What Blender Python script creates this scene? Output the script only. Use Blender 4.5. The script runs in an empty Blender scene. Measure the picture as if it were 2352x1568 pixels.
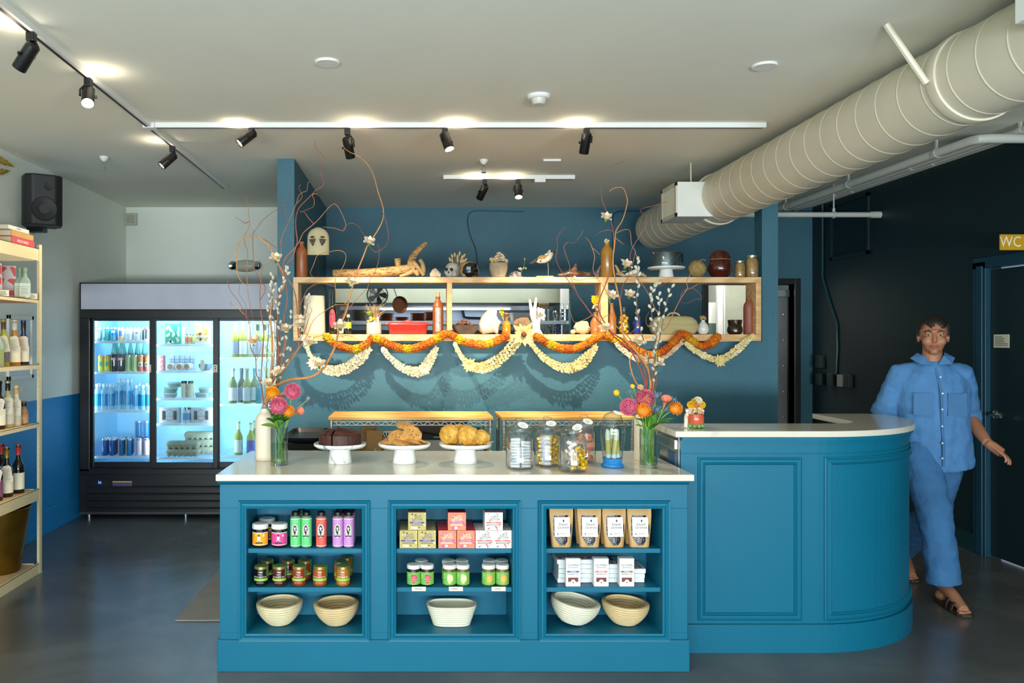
import bpy, math, random
from mathutils import Vector, Matrix, noise
PI = math.pi
RND = random.Random(11)
SC = bpy.context.scene
COL = SC.collection

# ------------------------------------------------------------------ camera, world, light, exposure
FPX, CX, CY, EYE = 1829.33, 948.0, 781.0, 1.55      # focal length and principal point on the 2352x1568 frame, eye height
cam = bpy.data.objects.new('camera', bpy.data.cameras.new('camera'))
COL.objects.link(cam); SC.camera = cam
cam.location = (0, 0, EYE); cam.rotation_euler = (PI/2, 0, 0)
cam.data.sensor_width = 36; cam.data.lens = 28.0
cam.data.shift_x = (1176-CX)/2352; cam.data.shift_y = -(784-CY)/2352
cam.data.clip_start = .05; cam.data.clip_end = 60

SC.view_settings.view_transform = 'Standard'; SC.view_settings.look = 'None'
SC.view_settings.exposure = 0.0; SC.view_settings.gamma = 1.0; SC.view_settings.use_curve_mapping = False
try:
    SC.cycles.use_denoising = True
    SC.cycles.max_bounces = 10; SC.cycles.diffuse_bounces = 5; SC.cycles.glossy_bounces = 4
    SC.cycles.transparent_max_bounces = 32; SC.cycles.sample_clamp_indirect = 4.0
    SC.cycles.caustics_reflective = False; SC.cycles.caustics_refractive = False
except Exception:
    pass

world = bpy.data.worlds.new('daylight'); SC.world = world; world.use_nodes = True
wn = world.node_tree.nodes; bg = wn['Background']
bg.inputs[0].default_value = (.62, .78, 1, 1); bg.inputs[1].default_value = 1.0

def area(name, loc, rot, sx, sy, power, col, spread=PI):
    l = bpy.data.lights.new(name, 'AREA'); l.shape = 'RECTANGLE'; l.size = sx; l.size_y = sy
    l.energy = power; l.color = col; l.spread = spread
    o = bpy.data.objects.new(name, l); COL.objects.link(o); o.location = loc; o.rotation_euler = rot
    return o
# daylight through the three shopfront windows behind the camera
DAY = (.82, .91, 1.0)
for k, x in enumerate((-1.75, .55, 2.85)):
    area('daylight', (x, -3.34, 1.6), (PI/2, 0, 0), 1.9, 2.1, (100, 46, 44)[k], DAY)
    area('ceiling_fill', (x, -3.36, .8), (PI/2+.6, 0, 0), 1.9, .6, 245, (.97, 1, .94))     # added fill lamp outside each window, tilted up to brighten the ceiling
# kitchen and back corridor ceiling panels
area('kitchen_light', (.4, 8.55, 2.87), (0, 0, 0), 2.6, .3, 55, (1, .97, .92))
area('hood_light', (.4, 9.85, 1.95), (0, 0, 0), 1.6, .3, 30, (.85, .92, 1))
area('store_light', (3.45, 8.9, 2.8), (0, 0, 0), .6, .4, 40, (1, .96, .9))
WARM = (1.0, .84, .62)
SPOT_W = 74

# ------------------------------------------------------------------ helpers
def lin(h):
    h = h.lstrip('#'); o = []
    for i in (0, 2, 4):
        c = int(h[i:i+2], 16)/255
        o.append(c/12.92 if c <= .04045 else ((c+.055)/1.055)**2.4)
    return (*o, 1)
def X(px, Y): return (px-CX)/FPX*Y
def Z(py, Y): return EYE-(py-CY)/FPX*Y
def P(px, py, Y): return Vector((X(px, Y), Y, Z(py, Y)))

MATS = {}
def mat(name, hexc, rough=.5, metal=0, var=.07, vs=9, bump=0, bs=60, spec=.5, coat=0, stretch=None, sheen=0):
    if name in MATS: return MATS[name]
    m = bpy.data.materials.new(name); m.use_nodes = True; MATS[name] = m
    nt = m.node_tree; N = nt.nodes; L = nt.links
    b = N['Principled BSDF']; c = lin(hexc)
    b.inputs['Roughness'].default_value = rough; b.inputs['Metallic'].default_value = metal
    b.inputs['Specular IOR Level'].default_value = spec
    b.inputs['Coat Weight'].default_value = coat; b.inputs['Coat Roughness'].default_value = .08
    tc = N.new('ShaderNodeTexCoord'); src = tc.outputs['Object']
    if stretch:
        mp = N.new('ShaderNodeMapping'); mp.inputs['Scale'].default_value = stretch
        L.new(src, mp.inputs[0]); src = mp.outputs[0]
    n = N.new('ShaderNodeTexNoise'); n.inputs['Scale'].default_value = vs; n.inputs['Detail'].default_value = 4
    L.new(src, n.inputs['Vector'])
    r = N.new('ShaderNodeValToRGB'); L.new(n.outputs['Fac'], r.inputs[0])
    lo = tuple(max(0, x*(1-var)) for x in c[:3]); hi = tuple(min(1, x*(1+var)) for x in c[:3])
    r.color_ramp.elements[0].position = .3; r.color_ramp.elements[1].position = .7
    r.color_ramp.elements[0].color = (*lo, 1); r.color_ramp.elements[1].color = (*hi, 1)
    L.new(r.outputs[0], b.inputs['Base Color'])
    if bump:
        n2 = N.new('ShaderNodeTexNoise'); n2.inputs['Scale'].default_value = bs; n2.inputs['Detail'].default_value = 3
        L.new(src, n2.inputs['Vector'])
        bp = N.new('ShaderNodeBump'); bp.inputs['Strength'].default_value = bump; bp.inputs['Distance'].default_value = .01
        L.new(n2.outputs['Fac'], bp.inputs['Height']); L.new(bp.outputs[0], b.inputs['Normal'])
    return m
def ramp2(name, pts, rough=.5, vs=6, stretch=None, wave=None, bump=0, coat=0, detail=5, dist=0):
    """colours over a noise (or wave) field: marble, wood, concrete"""
    if name in MATS: return MATS[name]
    m = bpy.data.materials.new(name); m.use_nodes = True; MATS[name] = m
    nt = m.node_tree; N = nt.nodes; L = nt.links; b = N['Principled BSDF']
    b.inputs['Roughness'].default_value = rough; b.inputs['Coat Weight'].default_value = coat; b.inputs['Coat Roughness'].default_value = .1
    tc = N.new('ShaderNodeTexCoord'); mp = N.new('ShaderNodeMapping'); L.new(tc.outputs['Object'], mp.inputs[0])
    if stretch: mp.inputs['Scale'].default_value = stretch
    if wave:
        n = N.new('ShaderNodeTexWave'); n.inputs['Scale'].default_value = vs; n.inputs['Distortion'].default_value = wave
        n.inputs['Detail'].default_value = detail; n.inputs['Detail Scale'].default_value = 1.4; fac = n.outputs['Fac']
    else:
        n = N.new('ShaderNodeTexNoise'); n.inputs['Scale'].default_value = vs; n.inputs['Detail'].default_value = detail
        n.inputs['Distortion'].default_value = dist; fac = n.outputs['Fac']
    L.new(mp.outputs[0], n.inputs['Vector'])
    r = N.new('ShaderNodeValToRGB'); L.new(fac, r.inputs[0])
    while len(r.color_ramp.elements) < len(pts): r.color_ramp.elements.new(.5)
    for e, (p, h) in zip(r.color_ramp.elements, pts): e.position = p; e.color = lin(h)
    L.new(r.outputs[0], b.inputs['Base Color'])
    if bump:
        bp = N.new('ShaderNodeBump'); bp.inputs['Strength'].default_value = bump; bp.inputs['Distance'].default_value = .005
        L.new(fac, bp.inputs['Height']); L.new(bp.outputs[0], b.inputs['Normal'])
    return m
def glass(name, tint='#f8fdfc', edge='#b4c4be', gloss=1.0, rough=.02):
    """thin clear glass: see-through in the middle, darker where the wall turns edge-on"""
    if name in MATS: return MATS[name]
    m = bpy.data.materials.new(name); m.use_nodes = True; MATS[name] = m
    nt = m.node_tree; N = nt.nodes; L = nt.links; N.remove(N['Principled BSDF'])
    lw = N.new('ShaderNodeLayerWeight'); lw.inputs[0].default_value = .35
    r = N.new('ShaderNodeValToRGB'); L.new(lw.outputs['Facing'], r.inputs[0])
    r.color_ramp.elements[0].position = .4; r.color_ramp.elements[0].color = lin(tint)
    r.color_ramp.elements[1].position = .95; r.color_ramp.elements[1].color = lin(edge)
    t = N.new('ShaderNodeBsdfTransparent'); L.new(r.outputs[0], t.inputs[0])
    g = N.new('ShaderNodeBsdfGlossy'); g.inputs['Roughness'].default_value = rough
    l2 = N.new('ShaderNodeLayerWeight'); l2.inputs[0].default_value = .5
    pw = N.new('ShaderNodeMath'); pw.operation = 'POWER'; pw.inputs[1].default_value = 2.5; L.new(l2.outputs['Facing'], pw.inputs[0])
    mu = N.new('ShaderNodeMath'); mu.operation = 'MULTIPLY_ADD'; mu.inputs[1].default_value = .55*gloss; mu.inputs[2].default_value = .08*gloss; L.new(pw.outputs[0], mu.inputs[0])
    mx = N.new('ShaderNodeMixShader'); L.new(mu.outputs[0], mx.inputs[0]); L.new(t.outputs[0], mx.inputs[1]); L.new(g.outputs[0], mx.inputs[2])
    L.new(mx.outputs[0], N['Material Output'].inputs[0])
    return m
def liquid(name, hexc, clear=.45, rough=.08):
    """coloured drink in glass: part see-through, part body colour"""
    if name in MATS: return MATS[name]
    m = mat(name, hexc, rough, var=.05); nt = m.node_tree; N = nt.nodes; L = nt.links
    t = N.new('ShaderNodeBsdfTransparent'); t.inputs[0].default_value = lin(hexc)
    mx = N.new('ShaderNodeMixShader'); mx.inputs[0].default_value = clear
    L.new(N['Principled BSDF'].outputs[0], mx.inputs[1]); L.new(t.outputs[0], mx.inputs[2])
    L.new(mx.outputs[0], N['Material Output'].inputs[0])
    return m
def emit(name, hexc, s):
    if name in MATS: return MATS[name]
    m = bpy.data.materials.new(name); m.use_nodes = True; MATS[name] = m
    N = m.node_tree.nodes; b = N['Principled BSDF']
    b.inputs['Base Color'].default_value = lin(hexc); b.inputs['Emission Color'].default_value = lin(hexc)
    b.inputs['Emission Strength'].default_value = s
    return m

_T = {}
def text_geo(s):
    if s in _T: return _T[s]
    cu = bpy.data.curves.new('t', 'FONT'); cu.body = s; cu.align_x = 'CENTER'; cu.align_y = 'CENTER'
    cu.size = 1; cu.resolution_u = 2
    o = bpy.data.objects.new('t', cu)
    me = o.to_mesh()
    g = ([(v.co.x, v.co.y) for v in me.vertices], [tuple(p.vertices) for p in me.polygons])
    o.to_mesh_clear(); bpy.data.objects.remove(o); bpy.data.curves.remove(cu)
    _T[s] = g
    return g

class D2:
    """flat print laid on a plane or wrapped round a cylinder"""
    def __init__(s): s.it = []
    def add(s, v, f, mi, ly): s.it.append((v, f, mi, ly)); return s
    def rect(s, x0, z0, x1, z1, mi=0, ly=1, n=1):
        v = []; f = []
        for i in range(n+1):
            x = x0+(x1-x0)*i/n; v += [(x, z0), (x, z1)]
        for i in range(n): f.append((2*i, 2*i+2, 2*i+3, 2*i+1))
        return s.add(v, f, mi, ly)
    def poly(s, pts, mi=0, ly=1): return s.add(list(pts), [tuple(range(len(pts)))], mi, ly)
    def oval(s, cx, cz, rx, rz, mi=0, ly=1, n=18, rings=3, wob=0, seed=0):
        v = [(cx, cz)]; f = []
        for k in range(1, rings+1):
            for i in range(n):
                a = 2*PI*i/n; w = 1+wob*math.sin(3*a+seed)+wob*.6*math.cos(5*a+seed*2)
                v.append((cx+rx*w*k/rings*math.cos(a), cz+rz*w*k/rings*math.sin(a)))
        for i in range(n): f.append((0, 1+i, 1+(i+1) % n))
        for k in range(rings-1):
            for i in range(n):
                a = 1+k*n+i; b = 1+k*n+(i+1) % n
                f.append((a, a+n, b+n, b))
        return s.add(v, f, mi, ly)
    def ray(s, cx, cz, r0x, r0z, r1x, r1z, a0, a1, mi=0, ly=1):
        am = (a0+a1)/2
        q = [(cx+r0x*math.cos(am), cz+r0z*math.sin(am)), (cx+r1x*math.cos(a0), cz+r1z*math.sin(a0)), (cx+r1x*math.cos(a1), cz+r1z*math.sin(a1))]
        return s.add(q, [(0, 1, 2)], mi, ly)
    def text(s, t, cx, cz, size, mi=0, ly=3, rot=0, wx=1):
        v, f = text_geo(t); c, n = math.cos(rot), math.sin(rot)
        return s.add([(cx+size*(x*wx*c-y*n), cz+size*(x*wx*n+y*c)) for x, y in v], f, mi, ly)
    def lines(s, x0, x1, zs, h, mi=0, ly=2, jit=.25):
        for z in zs:
            e = RND.random()*jit*(x1-x0)
            s.rect(x0, z, x1-e, z+h, mi, ly)
        return s

class MB:
    def __init__(s): s.v = []; s.f = []; s.mi = []; s.sm = []
    def add(s, v, f, mi=0, sm=False, M=None):
        b = len(s.v)
        s.v += [tuple(M @ Vector(p)) for p in v] if M is not None else [tuple(p) for p in v]
        for q in f: s.f.append(tuple(b+i for i in q)); s.mi.append(mi); s.sm.append(sm)
        return s
    def box(s, lo, hi, mi=0, M=None):
        x0, y0, z0 = lo; x1, y1, z1 = hi
        v = [(x0,y0,z0),(x1,y0,z0),(x1,y1,z0),(x0,y1,z0),(x0,y0,z1),(x1,y0,z1),(x1,y1,z1),(x0,y1,z1)]
        return s.add(v, [(0,3,2,1),(4,5,6,7),(0,1,5,4),(1,2,6,5),(2,3,7,6),(3,0,4,7)], mi, False, M)
    def cb(s, c, sz, mi=0, M=None):
        return s.box([c[i]-sz[i]/2 for i in range(3)], [c[i]+sz[i]/2 for i in range(3)], mi, M)
    def loft(s, rings, mi=0, sm=True, cap=True, close=True, M=None):
        n = len(rings[0]); v = [p for r in rings for p in r]; f = []
        for k in range(len(rings)-1):
            for i in range(n if close else n-1):
                a = k*n+i; b = k*n+(i+1) % n; f.append((a, b, b+n, a+n))
        if cap and close: f.append(tuple(range(n-1, -1, -1))); f.append(tuple((len(rings)-1)*n+i for i in range(n)))
        return s.add(v, f, mi, sm, M)
    def lathe(s, prof, n=24, c=(0,0,0), mi=0, sm=True, M=None, sx=1, sy=1, a0=0, a1=2*PI, wob=None):
        full = abs(a1-a0) > 6.28; v = []; f = []; idx = []
        m = n if full else n+1
        for r, z in prof:
            if r <= 1e-6: idx.append((len(v), 1)); v.append((c[0], c[1], c[2]+z)); continue
            idx.append((len(v), m))
            for i in range(m):
                a = a0+(a1-a0)*i/n; w = wob(a, z) if wob else 1
                v.append((c[0]+sx*r*w*math.cos(a), c[1]+sy*r*w*math.sin(a), c[2]+z))
        for (i0, n0), (i1, n1) in zip(idx, idx[1:]):
            for i in range(n if full else n):
                j = (i+1) % m if full else i+1
                if n0 > 1 and n1 > 1: f.append((i0+i, i0+j, i1+j, i1+i))
                elif n0 > 1: f.append((i0+i, i0+j, i1))
                elif n1 > 1: f.append((i0, i1+j, i1+i))
        return s.add(v, f, mi, sm, M)
    def cyl(s, r, z0, z1, n=20, c=(0,0,0), mi=0, M=None, r2=None):
        r2 = r if r2 is None else r2
        return s.lathe([(0,z0),(r,z0),(r2,z1),(0,z1)], n, c, mi, True, M)
    def tube(s, pts, rad, n=6, mi=0, cap=True, M=None, sm=True):
        pts = [Vector(p) for p in pts]; k = len(pts)
        rs = rad if isinstance(rad, (list, tuple)) else [rad]*k
        if len(rs) == 2 and k != 2: rs = [rs[0]+(rs[1]-rs[0])*i/(k-1) for i in range(k)]
        t0 = (pts[1]-pts[0]).normalized()
        u = t0.orthogonal().normalized(); rings = []
        for i in range(k):
            t = ((pts[i+1]-pts[i]) if i == 0 else (pts[i]-pts[i-1]) if i == k-1 else (pts[i+1]-pts[i-1])).normalized()
            u = (u-t*u.dot(t)).normalized(); w = t.cross(u)
            rings.append([pts[i]+rs[i]*(u*math.cos(2*PI*j/n)+w*math.sin(2*PI*j/n)) for j in range(n)])
        return s.loft(rings, mi, sm, cap, True, M)
    def rod(s, a, b, r, n=8, mi=0): return s.tube([a, b], r, n, mi)
    def ell(s, c, r, n=16, m=10, mi=0, M=None, amp=0, fr=4, seed=0):
        if not isinstance(r, (list, tuple)): r = (r, r, r)
        v = [(0,0,-1)]
        for k in range(1, m):
            t = PI*k/m
            for i in range(n): a = 2*PI*i/n; v.append((math.sin(t)*math.cos(a), math.sin(t)*math.sin(a), -math.cos(t)))
        v.append((0,0,1)); f = []
        for i in range(n): f.append((0, 1+(i+1) % n, 1+i))
        for k in range(m-2):
            for i in range(n):
                a = 1+k*n+i; b = 1+k*n+(i+1) % n; f.append((a, b, b+n, a+n))
        e = len(v)-1
        for i in range(n): f.append((e, 1+(m-2)*n+i, 1+(m-2)*n+(i+1) % n))
        o = []
        for p in v:
            q = Vector(p); d = 1+amp*noise.noise(q*fr+Vector((seed*7.3, seed*3.1, seed))) if amp else 1
            o.append((c[0]+r[0]*q.x*d, c[1]+r[1]*q.y*d, c[2]+r[2]*q.z*d))
        return s.add(o, f, mi, True, M)
    def prism(s, poly, z0, z1, mi=0, M=None, sm=False):
        n = len(poly); v = [(x, y, z0) for x, y in poly]+[(x, y, z1) for x, y in poly]
        f = [tuple(range(n-1, -1, -1)), tuple(range(n, 2*n))]+[(i, (i+1) % n, n+(i+1) % n, n+i) for i in range(n)]
        return s.add(v, f, mi, sm, M)
    def torus(s, R, r, c=(0,0,0), n=24, m=8, mi=0, M=None, sx=1, sy=1):
        v = []; f = []
        for i in range(n):
            a = 2*PI*i/n
            for j in range(m):
                b = 2*PI*j/m; q = R+r*math.cos(b)
                v.append((c[0]+sx*q*math.cos(a), c[1]+sy*q*math.sin(a), c[2]+r*math.sin(b)))
        for i in range(n):
            for j in range(m): f.append((i*m+j, ((i+1) % n)*m+j, ((i+1) % n)*m+(j+1) % m, i*m+(j+1) % m))
        return s.add(v, f, mi, True, M)
    def decal(s, d, o=(0,0,0), ux=(1,0,0), uz=(0,0,1), nn=(0,-1,0), R=None, e=.0003, M=None, base=0):
        o, ux, uz, nn = map(Vector, (o, ux, uz, nn))
        for v, f, mi, ly in d.it:
            if R:
                q = R+e*ly; w = [o+Vector((q*math.sin(x/R), -q*math.cos(x/R), z)) for x, z in v]
            else: w = [o+ux*x+uz*z+nn*(e*ly) for x, z in v]
            s.add(w, f, mi+base, False, M)
        return s
    def build(s, name, mats, parent=None, loc=(0,0,0), rot=(0,0,0), bevel=0, sharp=35, seg=2, sub=0):
        me = bpy.data.meshes.new(name); me.from_pydata(s.v, [], s.f)
        for m in (mats if isinstance(mats, (list, tuple)) else [mats]): me.materials.append(m)
        me.polygons.foreach_set('material_index', s.mi); me.polygons.foreach_set('use_smooth', s.sm)
        me.validate(); me.update()
        if any(s.sm): me.set_sharp_from_angle(angle=math.radians(sharp))
        o = bpy.data.objects.new(name, me); COL.objects.link(o)
        if parent: o.parent = parent
        o.location = loc; o.rotation_euler = rot
        if sub:
            q = o.modifiers.new('s', 'SUBSURF'); q.levels = q.render_levels = sub
        if bevel:
            q = o.modifiers.new('b', 'BEVEL'); q.width = bevel; q.segments = seg; q.limit_method = 'ANGLE'; q.angle_limit = .6
        return o

def tag(o, label, cat, group=None, kind=None):
    o['label'] = label; o['category'] = cat
    if group: o['group'] = group
    if kind: o['kind'] = kind
    return o
def thing(name, label, cat, loc=(0,0,0), rz=0, group=None, rot=None):
    o = bpy.data.objects.new(name, None); COL.objects.link(o); o.empty_display_size = .05
    o.location = loc; o.rotation_euler = rot if rot else (0, 0, rz)
    return tag(o, label, cat, group)
def struct(name, mb, mats, **k):
    o = mb.build(name, mats, **k); o['kind'] = 'structure'; return o
KIDS = {}
def dup(src, loc, label=None, rz=None, group=None, scale=None, rot=None):
    def cp(o, par):
        c = o.copy(); COL.objects.link(c); c.parent = par
        for ch in [q for q in bpy.data.objects if q.parent == o] if o not in KIDS else KIDS[o]: cp(ch, c)
        return c
    if src not in KIDS:
        for o in [src]+list(src.children_recursive): KIDS[o] = list(o.children)
    r = cp(src, None); r.location = loc
    if rz is not None: r.rotation_euler = (0, 0, rz)
    if rot is not None: r.rotation_euler = rot
    if scale is not None: r.scale = (scale,)*3 if not isinstance(scale, (tuple, list)) else scale
    if label: r['label'] = label
    if group: r['group'] = group
    return r
def T3(x, y, z): return Matrix.Translation((x, y, z))
def RX(a): return Matrix.Rotation(a, 4, 'X')
def RY(a): return Matrix.Rotation(a, 4, 'Y')
def RZ(a): return Matrix.Rotation(a, 4, 'Z')
def aim(d, up=(0,0,1)):
    """rotation that turns +Z onto direction d"""
    return Vector(d).to_track_quat('Z', 'Y').to_matrix().to_4x4()
def smooth(pts, n=4):
    """Catmull-Rom through points"""
    pts = [Vector(p) for p in pts]; o = []
    q = [pts[0]*2-pts[1]]+pts+[pts[-1]*2-pts[-2]]
    for i in range(1, len(q)-2):
        a, b, c, d = q[i-1:i+3]
        for k in range(n):
            t = k/n
            o.append(.5*((2*b)+(c-a)*t+(2*a-5*b+4*c-d)*t*t+(3*b-a-3*c+d)*t**3))
    o.append(pts[-1]); return o
# ------------------------------------------------------------------ the room
HC = 1.368; CEIL = EYE+HC
XL, XR, YB, YF = -2.95, 4.115, 8.2, -3.2
M_CEIL = mat('ceiling_paint', '#e8e9dc', .85, var=.02, vs=2)
M_CREAM = mat('cream_wall_paint', '#e6eae0', .7, var=.02, vs=2)
M_BLUE = mat('teal_wall_paint', '#376778', .55, var=.06, vs=3, bump=.25, bs=90)
M_BLUE2 = mat('blue_wall_paint', '#1a80bb', .45, var=.05, vs=3)
M_DARK = mat('dark_teal_wall_paint', '#0a252b', .5, var=.08, vs=3)
M_FLOOR = ramp2('polished_concrete', [(.25, '#4e4d4c'), (.5, '#5d5c5a'), (.72, '#6f6d6a')], .24, vs=1.6, detail=9, dist=.4)
M_WHITE = mat('white_paint', '#e4e4dd', .5, var=.02)
M_BLACK = mat('black_metal', '#0d0e10', .38, var=.15)
M_STEEL = mat('brushed_steel', '#b9bdbd', .3, 1, var=.05, vs=30, stretch=(1, 1, 12))
M_CHROME = mat('chrome', '#d8dbdc', .15, 1, var=.02)
M_WOOD = ramp2('pale_pine', [(.2, '#cda069'), (.5, '#d8b07a'), (.8, '#e0bd8a')], .5, vs=2.2, stretch=(.6, 8, 8), wave=5, detail=3)
M_BUTCHER = ramp2('butcher_block', [(.1, '#c08a3c'), (.5, '#d9a551'), (.9, '#e8bd70')], .42, vs=1.6, stretch=(.35, 9, 9), wave=4, detail=4)
PANE = glass('window_glass', '#f6fbff', '#cfe0e6')

struct('floor', MB().box((XL-.1, YF-.1, -.08), (XR+.1, 11.2, 0)), M_FLOOR)
struct('ceiling', MB().box((XL-.1, YF-.1, CEIL), (XR+.1, 11.2, CEIL+.08)), M_CEIL)
ZP = 1.08
struct('wall_left', MB().box((XL-.1, YF-.1, ZP), (XL, 11.2, CEIL)).box((XL-.1, YF-.1, 0), (XL, 11.2, ZP), 1), [M_CREAM, M_BLUE2])
struct('baseboard_left', MB().box((XL, YF, 0), (XL+.014, YB, .17)).box((XL, YF, .17), (XL+.009, YB, .186)).box((XL+.014, YF, 0), (XL+.026, YB, .045)), M_BLUE2, bevel=.003)
XW = X(637, 6.0); XI = X(676, 6.0); XC0 = X(1750, 6.0); XC1 = X(1787, 6.0)
# back wall: cream bay behind the fridge, blue kitchen wall with a pass-through, dark corridor end with a doorway
struct('wall_back', MB().box((XL, YB, 0), (XW+.05, YB+.12, CEIL)), M_CREAM)
wx0, wx1, pz0, pz1 = -.866, X(1312, YB), 1.15, Z(661, YB)
dx0, dx1, dz1 = X(1626, YB), X(1824, YB), Z(653, YB)
b = MB()
b.box((XW+.05, YB, 0), (wx0, YB+.12, CEIL)).box((wx0, YB, 0), (wx1, YB+.12, pz0)).box((wx0, YB, pz1), (wx1, YB+.12, CEIL))
b.box((wx1, YB, 0), (dx0, YB+.12, CEIL)).box((dx0, YB, dz1), (dx1, YB+.12, CEIL)).box((dx1, YB, 0), (XR, YB+.12, CEIL))
struct('wall_kitchen', b, M_BLUE)
struct('trim_doorway', MB().box((dx0-.06, YB-.02, 0), (dx0, YB+.13, dz1+.06)).box((dx1, YB-.02, 0), (dx1+.06, YB+.13, dz1+.06)).box((dx0, YB-.02, dz1), (dx1, YB+.13, dz1+.06)), M_BLACK, bevel=.004)
# partition: wing wall, low wall under the wooden shelf, and a post at its end
b = MB()
b.box((XW, 6.0, 0), (XI, YB, CEIL)).box((XI, 6.0, 0), (XC1, 6.13, 1.54)).box((XC0, 6.0, 1.54), (XC1, 6.13, CEIL))
struct('wall_partition', b, M_BLUE)
# right wall with the WC door
dy0, dy1, dtop = 4.78, 5.70, Z(619, 5.69)
b = MB()
b.box((XR, YF, 0), (XR+.1, dy0-.03, CEIL)).box((XR, dy1+.03, 0), (XR+.1, 11.2, CEIL)).box((XR, dy0-.03, dtop+.02), (XR+.1, dy1+.03, CEIL))
struct('wall_right', b, M_DARK)
b = MB()
for y0, y1 in ((dy1+.0, dy1+.13), (dy0-.13, dy0)):
    b.box((XR-.018, y0, 0), (XR+.1, y1, dtop+.06)); b.box((XR-.03, y0+.02, 0), (XR-.018, y1-.05, dtop+.03))
b.box((XR-.018, dy0-.13, dtop+.01), (XR+.1, dy1+.13, dtop+.09))
struct('trim_door', b, mat('door_trim_paint', '#133d50', .4), bevel=.003)
d1 = struct('door_1', MB().box((XR+.02, dy0+.004, .012), (XR+.06, dy1-.004, dtop)), mat('door_paint', '#0b242a', .45, bump=.05, bs=200), bevel=.003)
hy, hz = 5.64, Z(952, 5.64)
b = MB(); Mh = T3(XR+.02, hy, hz) @ RY(-PI/2)
b.lathe([(0, 0), (.033, 0), (.033, .008), (.013, .012), (.012, .05), (0, .05)], 20, M=Mh)
b.tube([(XR-.028, hy, hz), (XR-.032, hy-.03, hz), (XR-.03, hy-.11, hz-.006)], [.011, .0095, .009], 10)
b.build('door_handle', M_CHROME, d1)
struct('baseboard_right', MB().box((XR-.014, dy1+.13, 0), (XR, YB, .125)).box((XR-.009, dy1+.13, .125), (XR, YB, .135)).box((XR-.014, YF, 0), (XR, dy0-.13, .125)), mat('dark_base_paint', '#12363c', .4), bevel=.003)
# shopfront wall behind the camera with three windows
b = MB(); xs = [(-2.75, -.75), (-.45, 1.55), (1.85, 3.85)]
b.box((XL, YF-.1, 0), (XR, YF, .45)).box((XL, YF-.1, 2.65), (XR, YF, CEIL))
e = XL
for a, c in xs: b.box((e, YF-.1, .45), (a, YF, 2.65)); e = c
b.box((e, YF-.1, .45), (XR, YF, 2.65))
struct('wall_front', b, M_CREAM)
for k, (a, c) in enumerate(xs):
    w = MB()
    for x0, x1, z0, z1 in ((a, a+.05, .45, 2.65), (c-.05, c, .45, 2.65), (a, c, .45, .5), (a, c, 2.6, 2.65), ((a+c)/2-.02, (a+c)/2+.02, .5, 2.6)):
        w.box((x0, YF-.09, z0), (x1, YF-.01, z1))
    wf = struct('window_%d' % (k+1), w, M_BLACK, bevel=.003)
    MB().box((a+.05, YF-.055, .5), (c-.05, YF-.049, 2.6)).build('window_pane', PANE, wf)
# dark joint in the ceiling beside the duct
struct('trim_1', MB().box((X(2007, 1)*HC/(CY-348)*FPX, 2.2, CEIL-.006), (X(2007, 1)*HC/(CY-348)*FPX+.025, 5.55, CEIL)), mat('dark_joint', '#20282a', .7))
struct('trim_2', MB().box((X(1950, 1)*HC/(CY-382)*FPX, 5.75, CEIL-.006), (X(1950, 1)*HC/(CY-382)*FPX+.025, 8.1, CEIL)), MATS['dark_joint'])

# rooms behind: kitchen and store
M_TILE = mat('kitchen_wall_white', '#dfe3e0', .35, var=.03)
struct('wall_kitchen_back', MB().box((XL, 11.1, 0), (XR, 11.2, CEIL)), M_TILE)
struct('wall_kitchen_side', MB().box((2.35, YB+.12, 0), (2.45, 11.1, CEIL)), M_TILE)

# ------------------------------------------------------------------ ceiling: tracks, lamps, detectors, duct
ZR = CEIL-.032
M_RAIL = mat('white_track', '#e9e9e6', .4, var=.02)
XRAIL = -(HC-.032)/.807
def rail(label, x0, y0, x1, y1, cap=True):
    t = thing('track_rail', label, 'lighting track', (0, 0, 0))
    b = MB(); g = MB()
    if abs(x1-x0) < .01:
        b.box((x0-.018, y0, ZR), (x0+.018, y1, CEIL)); g.box((x0-.017, y0+.02, ZR-.0012), (x0-.001, y1-.01, ZR+.001))
    else:
        b.box((x0, y0-.018, ZR), (x1, y0+.018, CEIL)); g.box((x0+.02, y0-.006, ZR-.0012), (x1-.02, y0+.006, ZR+.001))
    b.build('rail_channel', M_RAIL, t, bevel=.002); g.build('contact_slot', M_BLACK, t)
    return t
YT = 5.02; YS = 6.62
rail('long white ceiling track with a black slot, running above the metal shelf rack', XRAIL, -2.6, XRAIL, 7.04)
r2 = rail('white ceiling track crossing the room above the retail counter', XRAIL+.02, YT, X(1758, YT), YT)
MB().cb((XRAIL, YT, ZR+.012), (.075, .075, .036)).build('corner_connector', M_RAIL, r2, bevel=.006)
r3 = rail('short white ceiling track with two lamps in front of the blue kitchen wall', X(1018, YS), YS, X(1320, YS), YS)
MB().cb((X(1240, YS), YS, ZR-.002), (.09, .05, .05)).build('power_feed', M_RAIL, r3, bevel=.004)
LENS = emit('lamp_lens', '#ffe9c4', 26); LENS_OFF = mat('lamp_glass', '#c9c2b0', .2)
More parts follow.
